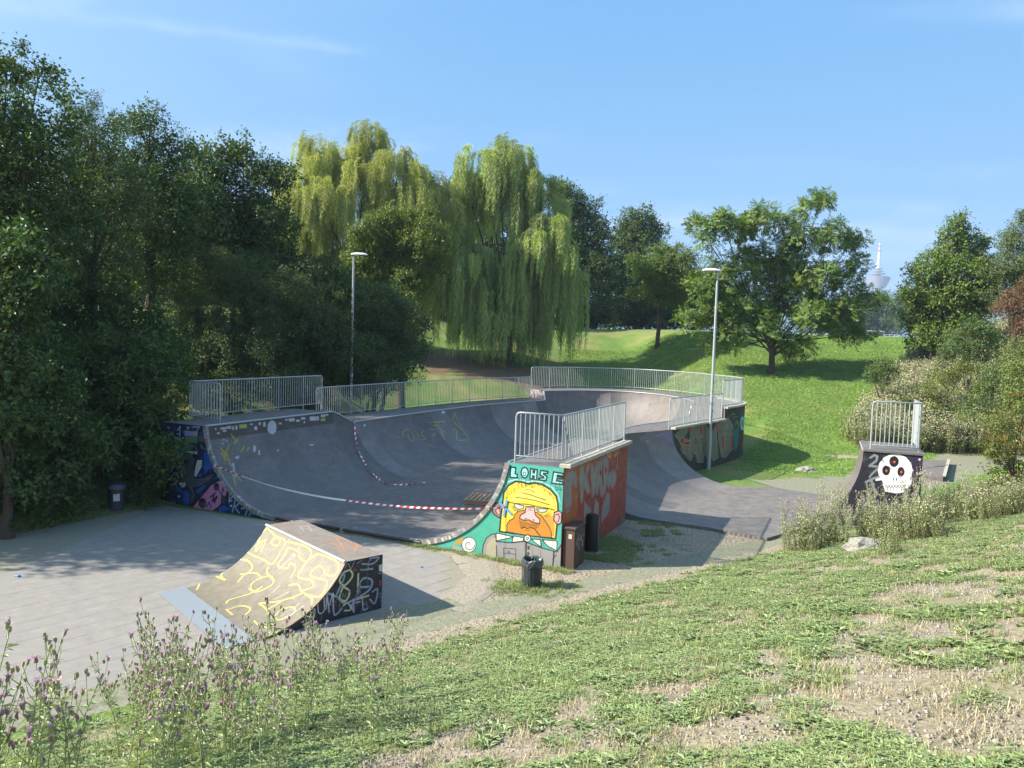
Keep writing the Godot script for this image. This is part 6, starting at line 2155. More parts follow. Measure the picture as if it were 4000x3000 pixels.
const ART_LEFTTR := [
		[0,"4b443f",0,0,0,570,0,570,70,0,70],
		[0,"b6b8bc",0,56,27,78,29,77,38,55,36],
		[0,"b6b8bc",0,80,26,98,28,97,38,78,36],
		[0,"b6b8bc",0,102,29,108,30,106,44,101,43],
		[0,"b6b8bc",0,115,28,122,29,120,44,113,43],
		[0,"9aa85a",0,130,25,161,27,159,43,128,40],
		[0,"b6b8bc",0,173,26,186,27,185,33,172,32],
		[0,"b6b8bc",0,191,40,202,41,200,55,188,54],
		[0,"b6b8bc",0,211,25,220,26,219,37,209,37],
		[0,"b6b8bc",0,230,26,241,27,239,47,227,46],
		[0,"b6b8bc",0,297,37,313,38,311,46,296,44],
		[0,"b6b8bc",0,329,24,343,25,342,32,328,31],
		[0,"b6b8bc",0,346,24,376,26,374,39,345,37],
		[0,"b6b8bc",0,381,33,399,34,398,44,380,42],
		[0,"b6b8bc",0,406,26,428,27,426,37,405,35],
		[0,"b6b8bc",0,450,26,498,30,495,49,447,45],
		[0,"b6b8bc",0,509,24,532,25,530,37,507,35],
		[0,"9aa85a",0,506,41,529,42,527,55,504,53],
		[0,"b6b8bc",0,532,23,549,24,548,32,531,31],
		[0,"b6b8bc",0,63,39,77,40,76,47,62,46],
		[0,"b6b8bc",0,169,116,178,117,169,142,160,141],
		[0,"b6b8bc",0,182,139,189,140,182,158,175,157],
		[0,"b6b8bc",0,258,149,266,150,264,157,256,156],
		[0,"b6b8bc",0,86,146,100,148,95,160,82,158],
		[0,"b6b8bc",0,414,149,432,152,429,158,411,156],
		[0,"b6b8bc",0,41,45,52,46,50,53,40,52],
		[0,"b6b8bc",0,57,74,67,75,66,80,56,78],
		[0,"7fa8b0",0,49,87,58,88,57,94,48,93],
		[0,"7fa8b0",0,71,76,76,76,73,88,68,88],
		[0,"b6b8bc",0,416,45,425,45,423,53,414,53],
		[0,"b6b8bc",0,36,28,41,29,40,36,36,35],
		[0,"b6b8bc",0,286,55,281,68,273,77,263,82,254,80,248,74,244,63,245,50,249,38,256,29,265,24,274,25,282,31,286,42],
		[0,"b6b8bc",0,750,103,748,106,746,109,743,110,740,109,738,108,738,105,738,102,740,99,743,96,745,95,748,96,750,97,751,100],
		[1,"a8962e",5,44,106,52,142,35,129,64,119],
		[1,"a8962e",5,93,59,110,91,95,94,117,82],
		[1,"a8962e",5,58,123,54,185],
		[1,"a8962e",5,131,115,113,133],
		[1,"a8962e",5,51,201,28,272],
		[1,"a8962e",5,73,106,43,141,46,157],
		[1,"a8962e",5,58,197,57,255],
		[1,"a8962e",5,153,118,138,132],
		[1,"a8962e",5,433,285,433,286],
		[1,"a8962e",3,528,110,528,111],
		[1,"a8962e",4,422,304,422,304],
		[1,"a8962e",4,499,187,499,188],
		[1,"a8962e",5,446,242,446,242],
		[1,"a8962e",2,551,261,551,262],
		[1,"a8962e",4,472,281,472,282],
		[1,"a8962e",4,444,262,444,263],
		[1,"a8962e",5,604,249,604,250],
		[1,"a8962e",3,436,266,436,267],
		[1,"a8962e",3,503,251,503,252],
		[1,"a8962e",4,563,224,563,225],
		[1,"a8962e",4,414,184,414,185],
		[1,"a8962e",5,580,226,580,227],
		[1,"a8962e",3,429,257,429,257],
		[1,"a8962e",2,534,193,535,194],
		[1,"a8962e",5,481,279,481,280],
		[1,"a8962e",5,411,315,411,316],
		[1,"a8962e",5,505,219,505,220],
		[1,"a8962e",5,458,278,458,279],
		[1,"a8962e",5,520,279,520,280],
		[1,"a8962e",4,522,293,522,294],
		[1,"a8962e",3,411,238,411,239],
		[1,"a8962e",4,522,257,522,258],
		[1,"a8962e",4,497,220,497,220],
		[1,"a8962e",3,505,199,505,200],
		[1,"a8962e",4,516,223,516,223],
		[1,"a8962e",4,445,224,446,225],
		[1,"a8962e",5,535,215,535,216],
		[1,"a8962e",2,500,324,500,325],
		[1,"a8962e",5,487,303,487,304],
		[1,"a8962e",4,491,283,491,283],
		[1,"a8962e",4,549,267,549,268],
		[1,"a8962e",2,638,171,638,172],
		[1,"a8962e",3,546,236,546,237],
		[1,"a8962e",3,489,280,489,281],
		[1,"a8962e",5,477,232,477,232],
		[1,"a8962e",3,491,312,491,313],
		[1,"a8962e",5,492,252,492,253],
		[1,"a8962e",3,569,206,569,206],
		[1,"a8962e",5,530,196,530,197],
		[1,"a8962e",4,469,241,469,242],
		[1,"a8962e",3,428,268,428,269],
		[1,"a8962e",2,409,250,409,251],
		[1,"a8962e",5,425,259,425,260],
		[1,"a8962e",4,500,205,500,206],
		[1,"a8962e",3,516,244,516,245],
		[1,"a8962e",5,459,290,459,291],
		[1,"a8962e",3,490,216,490,217],
		[1,"a8962e",4,508,300,508,300],
		[1,"a8962e",2,498,235,498,236],
		[1,"a8962e",2,542,233,542,234],
		[1,"a8962e",4,545,218,546,219],
		[1,"a8962e",4,495,237,495,237],
		[1,"a8962e",3,607,263,607,263],
		[1,"a8962e",2,551,147,551,147],
		[1,"a8962e",5,524,196,524,197],
		[1,"a8962e",5,570,182,570,183],
		[1,"a8962e",4,534,190,534,191],
		[1,"a8962e",4,493,299,493,300],
		[1,"a8962e",4,39,157,39,158],
		[1,"a8962e",3,87,84,88,84],
		[1,"a8962e",2,73,129,73,130],
		[1,"a8962e",3,82,155,82,156],
		[1,"a8962e",3,86,170,87,171],
		[1,"a8962e",2,68,198,69,199],
		[1,"a8962e",4,37,169,38,170],
		[1,"a8962e",4,45,208,45,209],
		[1,"a8962e",2,77,152,77,153],
		[1,"a8962e",3,101,149,101,150],
		[1,"a8962e",4,85,118,85,118],
		[1,"a8962e",3,76,136,76,137],
		[1,"a8962e",3,114,124,114,125],
		[1,"a8962e",4,76,127,77,128],
		[1,"a8962e",2,61,103,61,103],
		[1,"a8962e",2,63,160,64,160],
		[1,"a8962e",4,75,97,75,98],
		[1,"a8962e",2,56,202,56,202],
		[1,"a8962e",2,69,156,69,156],
		[1,"a8962e",3,60,119,61,120],
		[1,"a8962e",3,79,135,79,136],
		[1,"a8962e",3,33,181,33,182],
		[1,"a8962e",3,62,152,62,153],
		[1,"a8962e",4,65,171,65,172],
		[1,"a8962e",4,109,120,110,121],
		[1,"a8962e",3,95,143,95,144],
		[1,"a8962e",2,55,175,56,175],
		[1,"a8962e",3,63,117,63,118],
		[1,"a8962e",4,21,187,21,188],
		[1,"a8962e",2,84,137,84,137],
		[1,"a8962e",2,57,130,57,130],
		[1,"a8962e",4,87,185,87,186],
		[1,"a8962e",2,26,82,26,83],
		[1,"a8962e",2,99,119,99,119],
		[1,"a8962e",2,96,99,96,100],
		[1,"a8962e",3,64,171,64,172],
		[1,"a8962e",2,88,111,89,112],
		[1,"a8962e",2,88,119,89,119],
		[1,"a8962e",4,131,111,131,112],
		[1,"a8962e",4,40,111,40,112],
		[1,"8fa4b8",8,65,176,50,229],
		[2,"b0a238",4,1191,141,1317,148],
		[2,"b0a238",4,1425,108,1392,155,1422,218,1425,112],
		[2,"b0a238",4,1422,218,1408,296,1365,290],
		[2,"b0a238",4,959,198,973,172,1006,161,1034,174,1030,213,1006,233,989,220,996,194],
		[2,"b0a238",4,1063,178,1073,210],
		[2,"b0a238",4,1127,181,1094,203,1104,233,1077,235],
		[2,"b0a238",4,1170,181,1215,191],
		[2,"b0a238",4,1162,214,1195,216,1153,234],
		[2,"b0a238",4,1204,162,1255,172,1228,268],
		[2,"b0a238",4,1269,202,1275,219],
		[2,"b0a238",4,1341,206,1372,214,1318,282,1371,293],
		[2,"b0a238",4,1075,265,1116,292],
		[2,"b0a238",4,987,298,1021,311],
		[2,"b0a238",4,918,192,938,201],
		[1,"3f6fae",4,966,122,965,146],
		[1,"3f6fae",3,1106,175,1101,194],
		[1,"8a4048",2,1591,184,1598,277,1585,244],
		[0,"b6b8bc",0,1321,85,1348,86,1341,100,1315,99],
		[1,"b6b8bc",3,1186,88,1186,89],
		[1,"b6b8bc",3,1203,89,1203,90],
		[1,"b6b8bc",3,1220,89,1221,90],
		[1,"b6b8bc",3,1237,90,1238,91],
		[1,"b6b8bc",3,1265,89,1265,90],
		[1,"b6b8bc",3,1282,90,1283,90]]
const ART_QPFACE := [
		[2,"cdd05e",8,18,15,-9,71,-19,185,43,203,224,195,349,193,334,113,313,40,178,37,18,15],
		[2,"cdd05e",8,167,79,186,44,253,50,257,84,192,91,167,79],
		[2,"cdd05e",8,342,37,558,16,650,34,658,89,554,84,542,61,396,67,404,113,414,183,527,173,513,141,594,144,625,203],
		[2,"cdd05e",8,739,20,915,15,976,30,991,87,907,102,849,79,795,85,769,125,801,149,964,134,1000,214,956,234,826,247,847,222,880,193,826,167,685,184,662,104,685,57,739,20],
		[2,"cdd05e",8,335,216,381,252,493,265,531,303,479,381,386,372,358,324,421,264,488,267],
		[2,"cdd05e",8,77,581,-37,510,-43,444,112,422,25,412,-37,342,-29,279,69,248,187,263,214,310,163,340],
		[2,"cdd05e",8,433,540,403,506,456,404,473,336],
		[2,"cdd05e",8,627,425,748,346,840,256],
		[2,"cdd05e",8,742,431,764,329,818,297],
		[2,"cdd05e",8,634,428,721,429,802,451],
		[2,"cdd05e",8,525,568,541,502,629,479,676,528],
		[2,"cdd05e",8,852,437,831,387,875,346,925,346,942,381,919,438,871,445],
		[2,"cdd05e",8,232,388,206,324,280,286,362,290],
		[2,"cdd05e",8,795,528,883,531,947,502],
		[2,"cdd05e",8,674,252,737,222,831,245,951,249,988,272],
		[2,"cdd05e",8,-18,64,72,174,76,116,-13,110],
		[2,"cdd05e",8,27,147,88,85,126,160],
		[2,"cdd05e",8,519,573,616,575],
		[1,"c8c4be",3,451,200,486,109],
		[1,"c8c4be",3,610,360,602,277],
		[1,"c8c4be",3,683,363,727,282],
		[1,"c8c4be",3,890,417,893,338],
		[1,"c8c4be",3,925,411,897,307],
		[1,"c8c4be",3,937,394,953,304],
		[1,"c8c4be",3,381,387,428,391],
		[0,"d8d6d4",0,507,86,509,89,508,92,505,95,499,97,492,97,486,95,481,93,479,90,479,87,483,84,489,83,495,83,502,84],
		[1,"e0e0e0",4,500,42,502,42],
		[1,"e0e0e0",4,198,218,201,218],
		[1,"e0e0e0",4,283,342,285,342]]
const ART_QPSIDE := [
		[2,"a89cb4",9,379,144,388,235,426,213],
		[2,"a89cb4",8,347,119,361,216],
		[2,"a89cb4",8,569,8,618,11,584,35,528,25],
		[2,"9a8fae",9,587,170,615,164,602,229,574,204],
		[2,"cfc79c",10,435,46,465,44,477,75,437,109,411,80,435,46],
		[2,"cfc79c",10,430,113,464,144,445,182,412,163,430,113],
		[2,"cfc79c",9,509,69,506,159],
		[2,"cfc79c",9,498,188,566,184],
		[2,"cfc79c",8,432,203,458,197,472,230,439,228],
		[2,"93a4b4",10,334,117,398,154,438,192,505,183,572,155,582,114,537,96,517,131,565,141],
		[2,"93a4b4",9,416,51,436,67,398,142],
		[2,"93a4b4",8,522,54,584,59],
		[2,"c8c4cc",5,251,185,249,234,280,232,290,188,257,176],
		[2,"c8c4cc",5,303,151,309,207,335,205,334,146],
		[2,"c8c4cc",5,345,201,347,143,360,187,379,132,381,197],
		[2,"c8c4cc",4,225,231,255,226],
		[2,"b8a8c0",8,485,185,489,246,478,207,519,204],
		[2,"b8a8c0",8,532,189,540,246,561,244],
		[2,"b8b8c0",3,435,31,454,11,468,37,487,5],
		[2,"b8b8c0",3,501,20,528,6],
		[0,"a8343a",0,624,123,635,125,634,149,623,147],
		[0,"c8c4c0",0,619,48,640,45,640,82,621,79],
		[0,"8a2a30",0,499,46,498,51,496,54,492,55,488,55,484,52,481,48,480,43,481,38,484,35,487,34,491,34,495,37,498,41]]
const ART_QPDECK := [
		[1,"b8763c",7,7,223,11,98],
		[1,"b8763c",7,32,216,-2,147],
		[1,"b8763c",7,575,127,517,7,787,29],
		[1,"b8763c",7,624,110,641,-13,812,17],
		[1,"b8763c",7,735,146,763,14,871,96],
		[1,"b8763c",7,565,42,836,143],
		[1,"b8763c",7,605,135,803,99],
		[1,"9aaab4",4,131,107,186,1],
		[1,"9aaab4",4,203,120,313,22],
		[1,"9aaab4",4,163,91,280,123],
		[1,"9aaab4",4,162,35,308,83],
		[1,"9aaab4",4,411,101,430,49],
		[1,"9aaab4",4,471,71,471,44]]
const ART_SIDERAMP := [
		[1,"7a6aa8",6,904,18,918,32,925,18],
		[1,"7a6aa8",6,932,34,935,17,946,20],
		[1,"7a6aa8",5,955,19,952,32,973,45],
		[1,"7a6aa8",8,1027,36,1020,46,1007,54,995,57,985,55,979,48,976,38,978,27,984,17,993,11,1004,11,1017,16,1026,25,1027,36],
		[1,"7a6aa8",6,1019,8,980,59],
		[1,"78869a",4,831,27,836,37,845,18,852,34],
		[1,"78869a",4,851,48,862,46,858,57,871,51],
		[1,"5a8a4a",6,669,122,672,150,688,147],
		[1,"5a8a4a",7,697,139,721,148,674,162,716,167],
		[1,"5a8a4a",5,664,162,704,151],
		[1,"5a8a4a",5,1063,138,1065,138],
		[1,"5a8a4a",5,1073,152,1076,153],
		[1,"5a8a4a",5,1066,165,1067,165],
		[1,"5a8a4a",5,1030,163,1031,163],
		[1,"5a8a4a",5,1078,198,1078,198],
		[1,"5a8a4a",5,861,134,861,135]]
# ---- trees: name, label, category, group, leaf kind, foot, tint, density, leaf size, crown lobes as x, y, z, radius
const TREES := [
	["broadleaf_tree","tall dark broadleaf tree towering highest over the shaded shrubs","tree","dark trees along the bank","broad",[-14.23,0.91,-21],[1,1.08,0.88],0.95,0.72,[-14.92,11.18,-20.11,1.64,-14.34,12.25,-21,0.73,-13.5,11.99,-21.08,0.6,-13.09,10.22,-19.96,1.5,-14.49,8.69,-19.83,2.24,-14.19,8.76,-22.03,1.8,-13.42,6.8,-20.05,1.51,-15.22,6.75,-20.11,1.64]],
	["broadleaf_tree","dark tree with sunlit upper leaves beside the tallest tree","tree","dark trees along the bank","fine",[-14.29,1.49,-25],[1,1.08,0.88],0.95,0.72,[-14.7,12.13,-25.54,0.88,-15.17,10.89,-25.27,1.59,-13.59,11.27,-24.8,1.09,-14.57,9.16,-25.03,2.04,-13.31,9.56,-25.29,1.27,-14.09,7.26,-24.46,1.69]],
	["broadleaf_tree","dark tree with a domed crown above the shaded shrub bank","tree","dark trees along the bank","broad",[-14.26,2.06,-29],[1,1.08,0.88],0.95,0.72,[-14.04,12.92,-28.52,0.93,-15.28,12.23,-29.55,1.39,-13.73,11.85,-29.26,1.1,-14.38,10.26,-29.03,2,-13.48,9.5,-29.65,1.49,-14.42,8.13,-29.14,2.01]],
	["broadleaf_tree","low dark tree between two taller domed trees","tree","dark trees along the bank","broad",[-14.52,2.83,-34],[1,1.08,0.88],1,1,[-14.83,12.89,-34.72,1.09,-14.52,10.89,-33.29,1.67,-14.35,9.59,-34.13,1.71,-14.48,8.09,-33.96,1.71]],
	["broadleaf_tree","dark tree with a yellowish rounded top next to the weeping willow","tree","dark trees along the bank","broad",[-12.87,2.72,-36],[1,1.08,0.88],1,1,[-13.63,13.75,-35.77,1.12,-14.44,12.94,-36.17,1.32,-12.32,12.69,-35.54,1.23,-11.64,12.79,-36.38,0.91,-13.28,11.42,-37.05,2.09,-11.53,10.51,-35.35,1.22,-13.75,9.87,-35.91,2.03,-11.44,9.03,-35.68,1.01,-12.5,8.04,-34.94,1.75]],
	["broadleaf_tree","shaded tree deep in the dark wood behind the domed tree","tree","dark trees along the bank","broad",[-19.38,3.82,-35],[1,1.08,0.88],1,1,[-20.77,11.52,-36.46,2.75,-16.98,10.24,-34.74,2.62,-17.88,8.16,-33.59,2.74,-22.05,9.13,-35.59,2.46]],
	["broadleaf_tree","shaded tree deep in the dark wood near the willow","tree","dark trees along the bank","broad",[-14.05,3.12,-37],[1,1.08,0.88],1,1,[-14.89,10.5,-35.93,2.48,-13.2,10.22,-38.17,2.16,-13.77,8.1,-35.99,2.49,-11.33,7.97,-36.09,1.36,-16.07,8.04,-36.12,2.04]],
	["broadleaf_tree","tall shade tree standing on the bank outside the paved corner","tree","dark trees along the bank","broad",[-19.5,1.49,-16.2],[1,1.08,0.88],0.9,1,[-19.5,8,-16.2,3,-18.3,6.2,-17.2,2.7,-20.5,5.3,-15.4,3,-19,3.2,-16.4,2.7,-18,8.6,-15.2,1.8]],
	["broadleaf_tree","tall shade tree standing on the bank outside the paved corner","tree","dark trees along the bank","broad",[-20.5,2.35,-20.5],[1,1.08,0.88],0.9,1,[-20.5,9.3,-20.5,3.2,-19.3,7.38,-21.5,2.88,-21.5,6.42,-19.7,3.2,-20,4.18,-20.7,2.88,-19,9.94,-19.5,1.92]],
	["broadleaf_tree","tall shade tree standing on the bank outside the paved corner","tree","dark trees along the bank","broad",[-18.2,2.22,-23.5],[1,1.08,0.88],0.9,1,[-18.2,9.4,-23.5,2.6,-17,7.84,-24.5,2.34,-19.2,7.06,-22.7,2.6,-17.7,5.24,-23.7,2.34,-16.7,9.92,-22.5,1.56]],
	["broadleaf_tree","tall shade tree standing on the bank outside the paved corner","tree","dark trees along the bank","broad",[-24,2.83,-18],[1,1.08,0.88],0.9,1,[-24,9.5,-18,3.5,-22.8,7.4,-19,3.15,-25,6.35,-17.2,3.5,-23.5,3.9,-18.2,3.15,-22.5,10.2,-17,2.1]],
	["leafy_shrub","light green leafy shrub beneath the tallest dark tree","shrub","shrubs on the shaded bank","broad",[-11.68,0,-17],[1,1.08,0.88],1.8,0.72,[-11.39,6.82,-16.86,0.64,-11.15,6.11,-16.97,0.75,-12.41,6.34,-17.55,0.99,-10.87,6.45,-17.1,0.38,-11.47,5.25,-16.81,0.84,-11.32,4.21,-16.42,0.82,-11.66,3.15,-16.59,0.83,-12.1,1.94,-17.52,0.77,-12.15,1.15,-16.96,0.64]],
	["leafy_shrub","dark shaded shrub nearest the asphalt corner and the litter bin","shrub","shrubs on the shaded bank","broad",[-12.49,0.22,-19],[1,1.08,0.88],1.8,0.72,[-12.73,3.96,-19.35,1.34,-12.1,2.78,-18.03,1.47,-11.9,1.51,-18.07,1.36,-14.2,3.16,-19.69,1.48,-11.51,1.95,-19.13,1.08,-11.44,0.8,-18.81,0.71,-12.88,0.39,-18.82,0.71]],
	["leafy_shrub","dark shaded shrub spreading beside the blue painted tower","shrub","shrubs on the shaded bank","broad",[-11.62,0.49,-22.5],[1,1.08,0.88],1.8,0.72,[-11,3.81,-21.69,1.36,-11.7,2.41,-21.72,1.64,-10.61,1.89,-21.75,1.09,-11.17,0.56,-22.9,0.86,-12.36,0.6,-22.43,1.41,-12.36,3.76,-21.69,1.5,-11.66,-0.01,-22.74,0.71]],
	["leafy_shrub","dark shaded shrub with a few sunlit leaf tips on the bank","shrub","shrubs on the shaded bank","broad",[-13.55,1.32,-25],[1,1.08,0.88],1.8,0.72,[-14.17,4.52,-24.33,1.53,-15.27,4.79,-24.13,1.36,-13.73,5.16,-25.19,1.42,-12.55,4.57,-25.7,1.29,-11.13,3.7,-24.38,0.92]],
	["leafy_shrub","tall shaded shrub rising behind the grey railing of the high deck","shrub","shrubs on the shaded bank","fine",[-11.9,1.77,-31],[1,1.08,0.88],1.61,0.72,[-13.1,7.31,-31.67,1.59,-10.84,6.89,-30.32,1.52,-13.29,5.47,-29.89,1.88,-11.33,4.97,-29.69,1.86,-12.93,8.19,-30.77,0.77,-10.45,5.41,-31.49,1.58,-12.59,3.39,-30.99,1.56,-10.88,3.42,-31.67,1.39]],
	["leafy_shrub","shaded shrub behind the railing next to the first lamp post","shrub","shrubs on the shaded bank","fine",[-9.07,0.86,-33],[1,1.08,0.88],1.7,1,[-9.55,6.68,-32.38,1.52,-9.56,4.65,-32.52,1.84,-8.34,5.5,-32.51,1.43,-8.86,3.61,-33.83,1.27,-10.32,2.93,-33.77,1.27,-7.56,4.31,-32.72,1.23]],
	["leafy_shrub","leafy shrub with sunlit green top in front of the willow","shrub","shrubs on the shaded bank","broad",[-9.88,1.66,-37],[1,1.08,0.88],1.7,0.8,[-10.66,7.95,-36.9,1.16,-9.47,8.08,-36.73,1.04,-11.44,8.42,-37.3,0.89,-8.42,6.95,-36.25,1.14,-9.75,6.67,-36.16,1.36]],
	["leafy_shrub","shrub with brownish sunlit leaves behind the first lamp post","shrub","shrubs on the shaded bank","fine",[-7.15,0.36,-38],[1,1.08,0.88],1.7,1,[-7.36,6.84,-37.81,1.42,-8.18,5.16,-37.36,1.76,-6.53,4.74,-38.75,1.58,-5.97,6.2,-38.36,1.08,-8.97,7.51,-38.07,1.08,-6.19,3.79,-38.27,1.2,-7.65,3.5,-38.39,1.45,-5.5,4.77,-38.33,0.84]],
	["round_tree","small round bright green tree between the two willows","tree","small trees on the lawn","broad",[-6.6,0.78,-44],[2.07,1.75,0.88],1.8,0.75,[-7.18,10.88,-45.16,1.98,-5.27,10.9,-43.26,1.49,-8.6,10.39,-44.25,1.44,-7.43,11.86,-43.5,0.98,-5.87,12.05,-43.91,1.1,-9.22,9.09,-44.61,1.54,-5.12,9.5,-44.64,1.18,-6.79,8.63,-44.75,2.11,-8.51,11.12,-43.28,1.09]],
	["leafy_shrub","dark shaded shrub closing the gap below the round bright tree","shrub","shrubs on the shaded bank","broad",[-7.19,0.47,-41],[1,1.08,0.88],1.7,1,[-5.83,3.99,-40.8,1.02,-7.3,5.22,-40.27,1.52,-5.47,5.81,-41.63,0.91,-6.59,6.75,-40.36,1.27,-8.33,3.66,-40.54,1.27,-9.42,5.66,-40.69,1.53,-5.17,4.27,-40.6,0.64]],
	["leafy_shrub","dark shaded shrub behind the low railing's middle","shrub","shrubs on the shaded bank","broad",[-9.71,1.52,-36.5],[1,1.08,0.88],1.7,1,[-9.48,3.25,-37.09,1.16,-10.33,4.16,-36.76,1.38,-7.85,2.89,-36.06,0.91,-8.89,4.67,-36.5,1.37,-11.37,3.47,-35.69,1.34]],
	["leafy_shrub","low shaded shrub close behind the high deck railing","shrub","shrubs on the shaded bank","fine",[-11.12,1.24,-29],[1,1.08,0.88],1.61,0.72,[-12.39,2.55,-29.16,1.01,-10.91,2.82,-28.62,0.99,-12.92,2.95,-28.29,1.07,-9.61,3.04,-28.51,0.89,-8.52,3.05,-29.06,0.82,-12.43,3.83,-29.21,1.1,-10.24,4.1,-28.73,1.08]],
	["leafy_shrub","low shaded shrub under the first lamp post behind the railing","shrub","shrubs on the shaded bank","fine",[-6.91,0.21,-35],[1,1.08,0.88],1.7,1,[-8.98,2.68,-35.18,0.88,-7.36,2.97,-34.82,0.87,-5.79,3.14,-34.6,0.76,-4.96,3.48,-34.84,0.61,-6.73,4.08,-34.84,1.09]],
	["leafy_shrub","low dark shrub at the foot of the tallest tree","shrub","shrubs on the shaded bank","broad",[-12.58,0.44,-20.5],[1,1.08,0.88],1.8,0.72,[-14.39,0.25,-21.02,0.92,-14.35,1.5,-19.88,1.12,-12.78,0.09,-20.16,0.57,-13.55,-0.28,-20.54,0.52,-12.19,0.07,-20.92,0.66,-11.2,0.07,-20.79,0.52,-10.21,0.46,-20.66,0.58,-9.56,1.62,-20.11,0.63]],
	["broadleaf_tree","shaded wood tree with a low crown behind the tallest tree","tree","wood behind the bank","broad",[-39.84,8.02,-64],[1,1.08,0.88],1.3,1.6,[-40.93,12.66,-66.07,4.98,-41.9,10.07,-64.99,3.92,-36.53,9.57,-62.08,3.74,-39.55,7.65,-63.81,3.85]],
	["broadleaf_tree","shaded wood tree with a low crown behind the domed tree","tree","wood behind the bank","broad",[-34.01,8.39,-67],[1,1.08,0.88],1.3,1.6,[-32.38,11.83,-63.82,4.81,-36.57,9.75,-68.71,4.14,-32.49,9.41,-68.24,4.11,-34.86,7.24,-68.72,4.14]],
	["broadleaf_tree","shaded wood tree with a low crown behind the yellowish topped tree","tree","wood behind the bank","broad",[-28.5,8.5,-70],[1,1.08,0.88],1.3,1.6,[-29.25,12.02,-71.76,4.96,-29.72,9.11,-68.74,3.8,-26.91,8.96,-71.57,3.95,-27.94,6.6,-68.64,3.79]],
	["broadleaf_tree","shaded wood tree with a low crown beyond the first lamp post","tree","wood behind the bank","broad",[-20.09,8.02,-64],[1,1.08,0.88],1.3,1.6,[-19.91,10.48,-62.17,3.51,-21.91,8.19,-63.56,2.87,-18.46,7.92,-63.99,2.89,-20.16,5.86,-63.13,2.85]],
	["broadleaf_tree","shaded wood tree with a low crown behind the broad willow","tree","wood behind the bank","broad",[-15.5,8.39,-67],[1,1.08,0.88],1.3,1.6,[-15.72,10.3,-67.56,3.82,-17.33,7.73,-67.43,3.05,-13.22,7.37,-65.9,2.98,-15.62,5.26,-67.52,3.05]],
	["broadleaf_tree","shaded wood tree with a low crown behind the round bright tree","tree","wood behind the bank","broad",[-10.88,8.36,-70],[1,1.08,0.88],1.3,1.6,[-10.92,8.89,-69.39,3.05,-12.85,6.27,-70.81,2.49,-8.66,5.93,-69.28,2.44,-11.05,3.66,-71.03,2.5]],
	["broadleaf_tree","shaded wood tree with a low crown beyond the light green shrub","tree","wood behind the bank","broad",[-43.67,8.02,-64],[1,1.08,0.88],1.3,1.6,[-43.26,10.66,-63.43,4.78,-45.47,8.3,-64.29,3.87,-42.28,8.04,-64.94,3.91,-43.76,5.94,-64.1,3.86]],
	["broadleaf_tree","dark tree filling the gap between the two weeping willows","tree","dark trees behind the lawn","broad",[-3.54,6.53,-72],[1,1.08,0.88],1.5,1.3,[-6.36,18.84,-71.39,1.79,-6,14.79,-73.82,2.78,-6.71,9.96,-70.47,2.65,-8.12,9.1,-71.45,2.24,-4.62,10.15,-72.19,2.72,-2.42,14.38,-69.91,3.07,-0.58,11.03,-70.47,3.1,1.62,13.13,-73.14,2.75,0.85,8.56,-72.9,2.29,-2.31,7.99,-72.43,2.27,-6.87,6.96,-73.02,1.83]],
	["broadleaf_tree","dark tree whose crown slopes down behind the leaning willow","tree","dark trees behind the lawn","broad",[6.32,6.53,-76],[1,1.08,0.88],1.6,1.4,[3.62,20.19,-76.68,1.93,4.98,19.29,-75.44,1.99,6.85,18.13,-76.41,2.01,8.26,16.18,-75.65,1.57,6.02,14.21,-77.34,3.88,8.32,11.74,-75.54,2.85,6.94,8.37,-74.61,2.81,4.06,15.61,-77.51,2.92,6.21,7.48,-76.64,2.41,8.61,7.55,-76.65,1.92]],
	["broadleaf_tree","dark tree with a pointed oval crown at the lawn's edge","tree","dark trees behind the lawn","broad",[13.43,6.77,-82],[1,1.08,0.88],1.6,1.5,[13.15,18.64,-82.17,2.06,11.92,17.06,-82.71,1.82,14.83,17.44,-81.87,1.8,13.33,14.77,-82.31,3.36,11.09,12.23,-80.27,2.77,15.74,12.03,-82.22,2.84,13.73,9.47,-83.36,3.14,11.87,7.58,-82.59,2.07,15.01,7.68,-82.87,2.08]],
	["broadleaf_tree","dark tree standing behind the slender young tree","tree","dark trees behind the lawn","broad",[20.82,6.88,-86],[1,1.08,0.88],1.6,1.5,[19.18,11.37,-85.98,2.97,22.32,10.49,-87.59,3.02,17.42,8.6,-84.67,2.39,10.87,8.49,-87.28,2.47,23.95,9.9,-85.51,2.68,20.67,7.64,-84.76,2.13,26.43,8.4,-86.36,2.17,18.25,7.6,-85.88,1.89,28.93,8.46,-85.78,2.15]],
	["young_tree","slender young tree with upswept branches on the crest of the lawn","tree","small trees on the lawn","broad",[11.66,4.85,-60],[1.9,1.75,1],1.6,0.9,[11.59,11.52,-60.84,1.72,10.23,10.78,-59.43,1.12,12.7,10.94,-60.25,1.51,13.61,12.04,-59.85,1.28,11.52,9.58,-60.06,1.51,9.35,12,-60,0.68,9.82,9.24,-59.65,0.67,13.22,9.07,-60.02,1.32,12.23,12.63,-60.5,0.99,14.33,10.55,-59.48,1.12]],
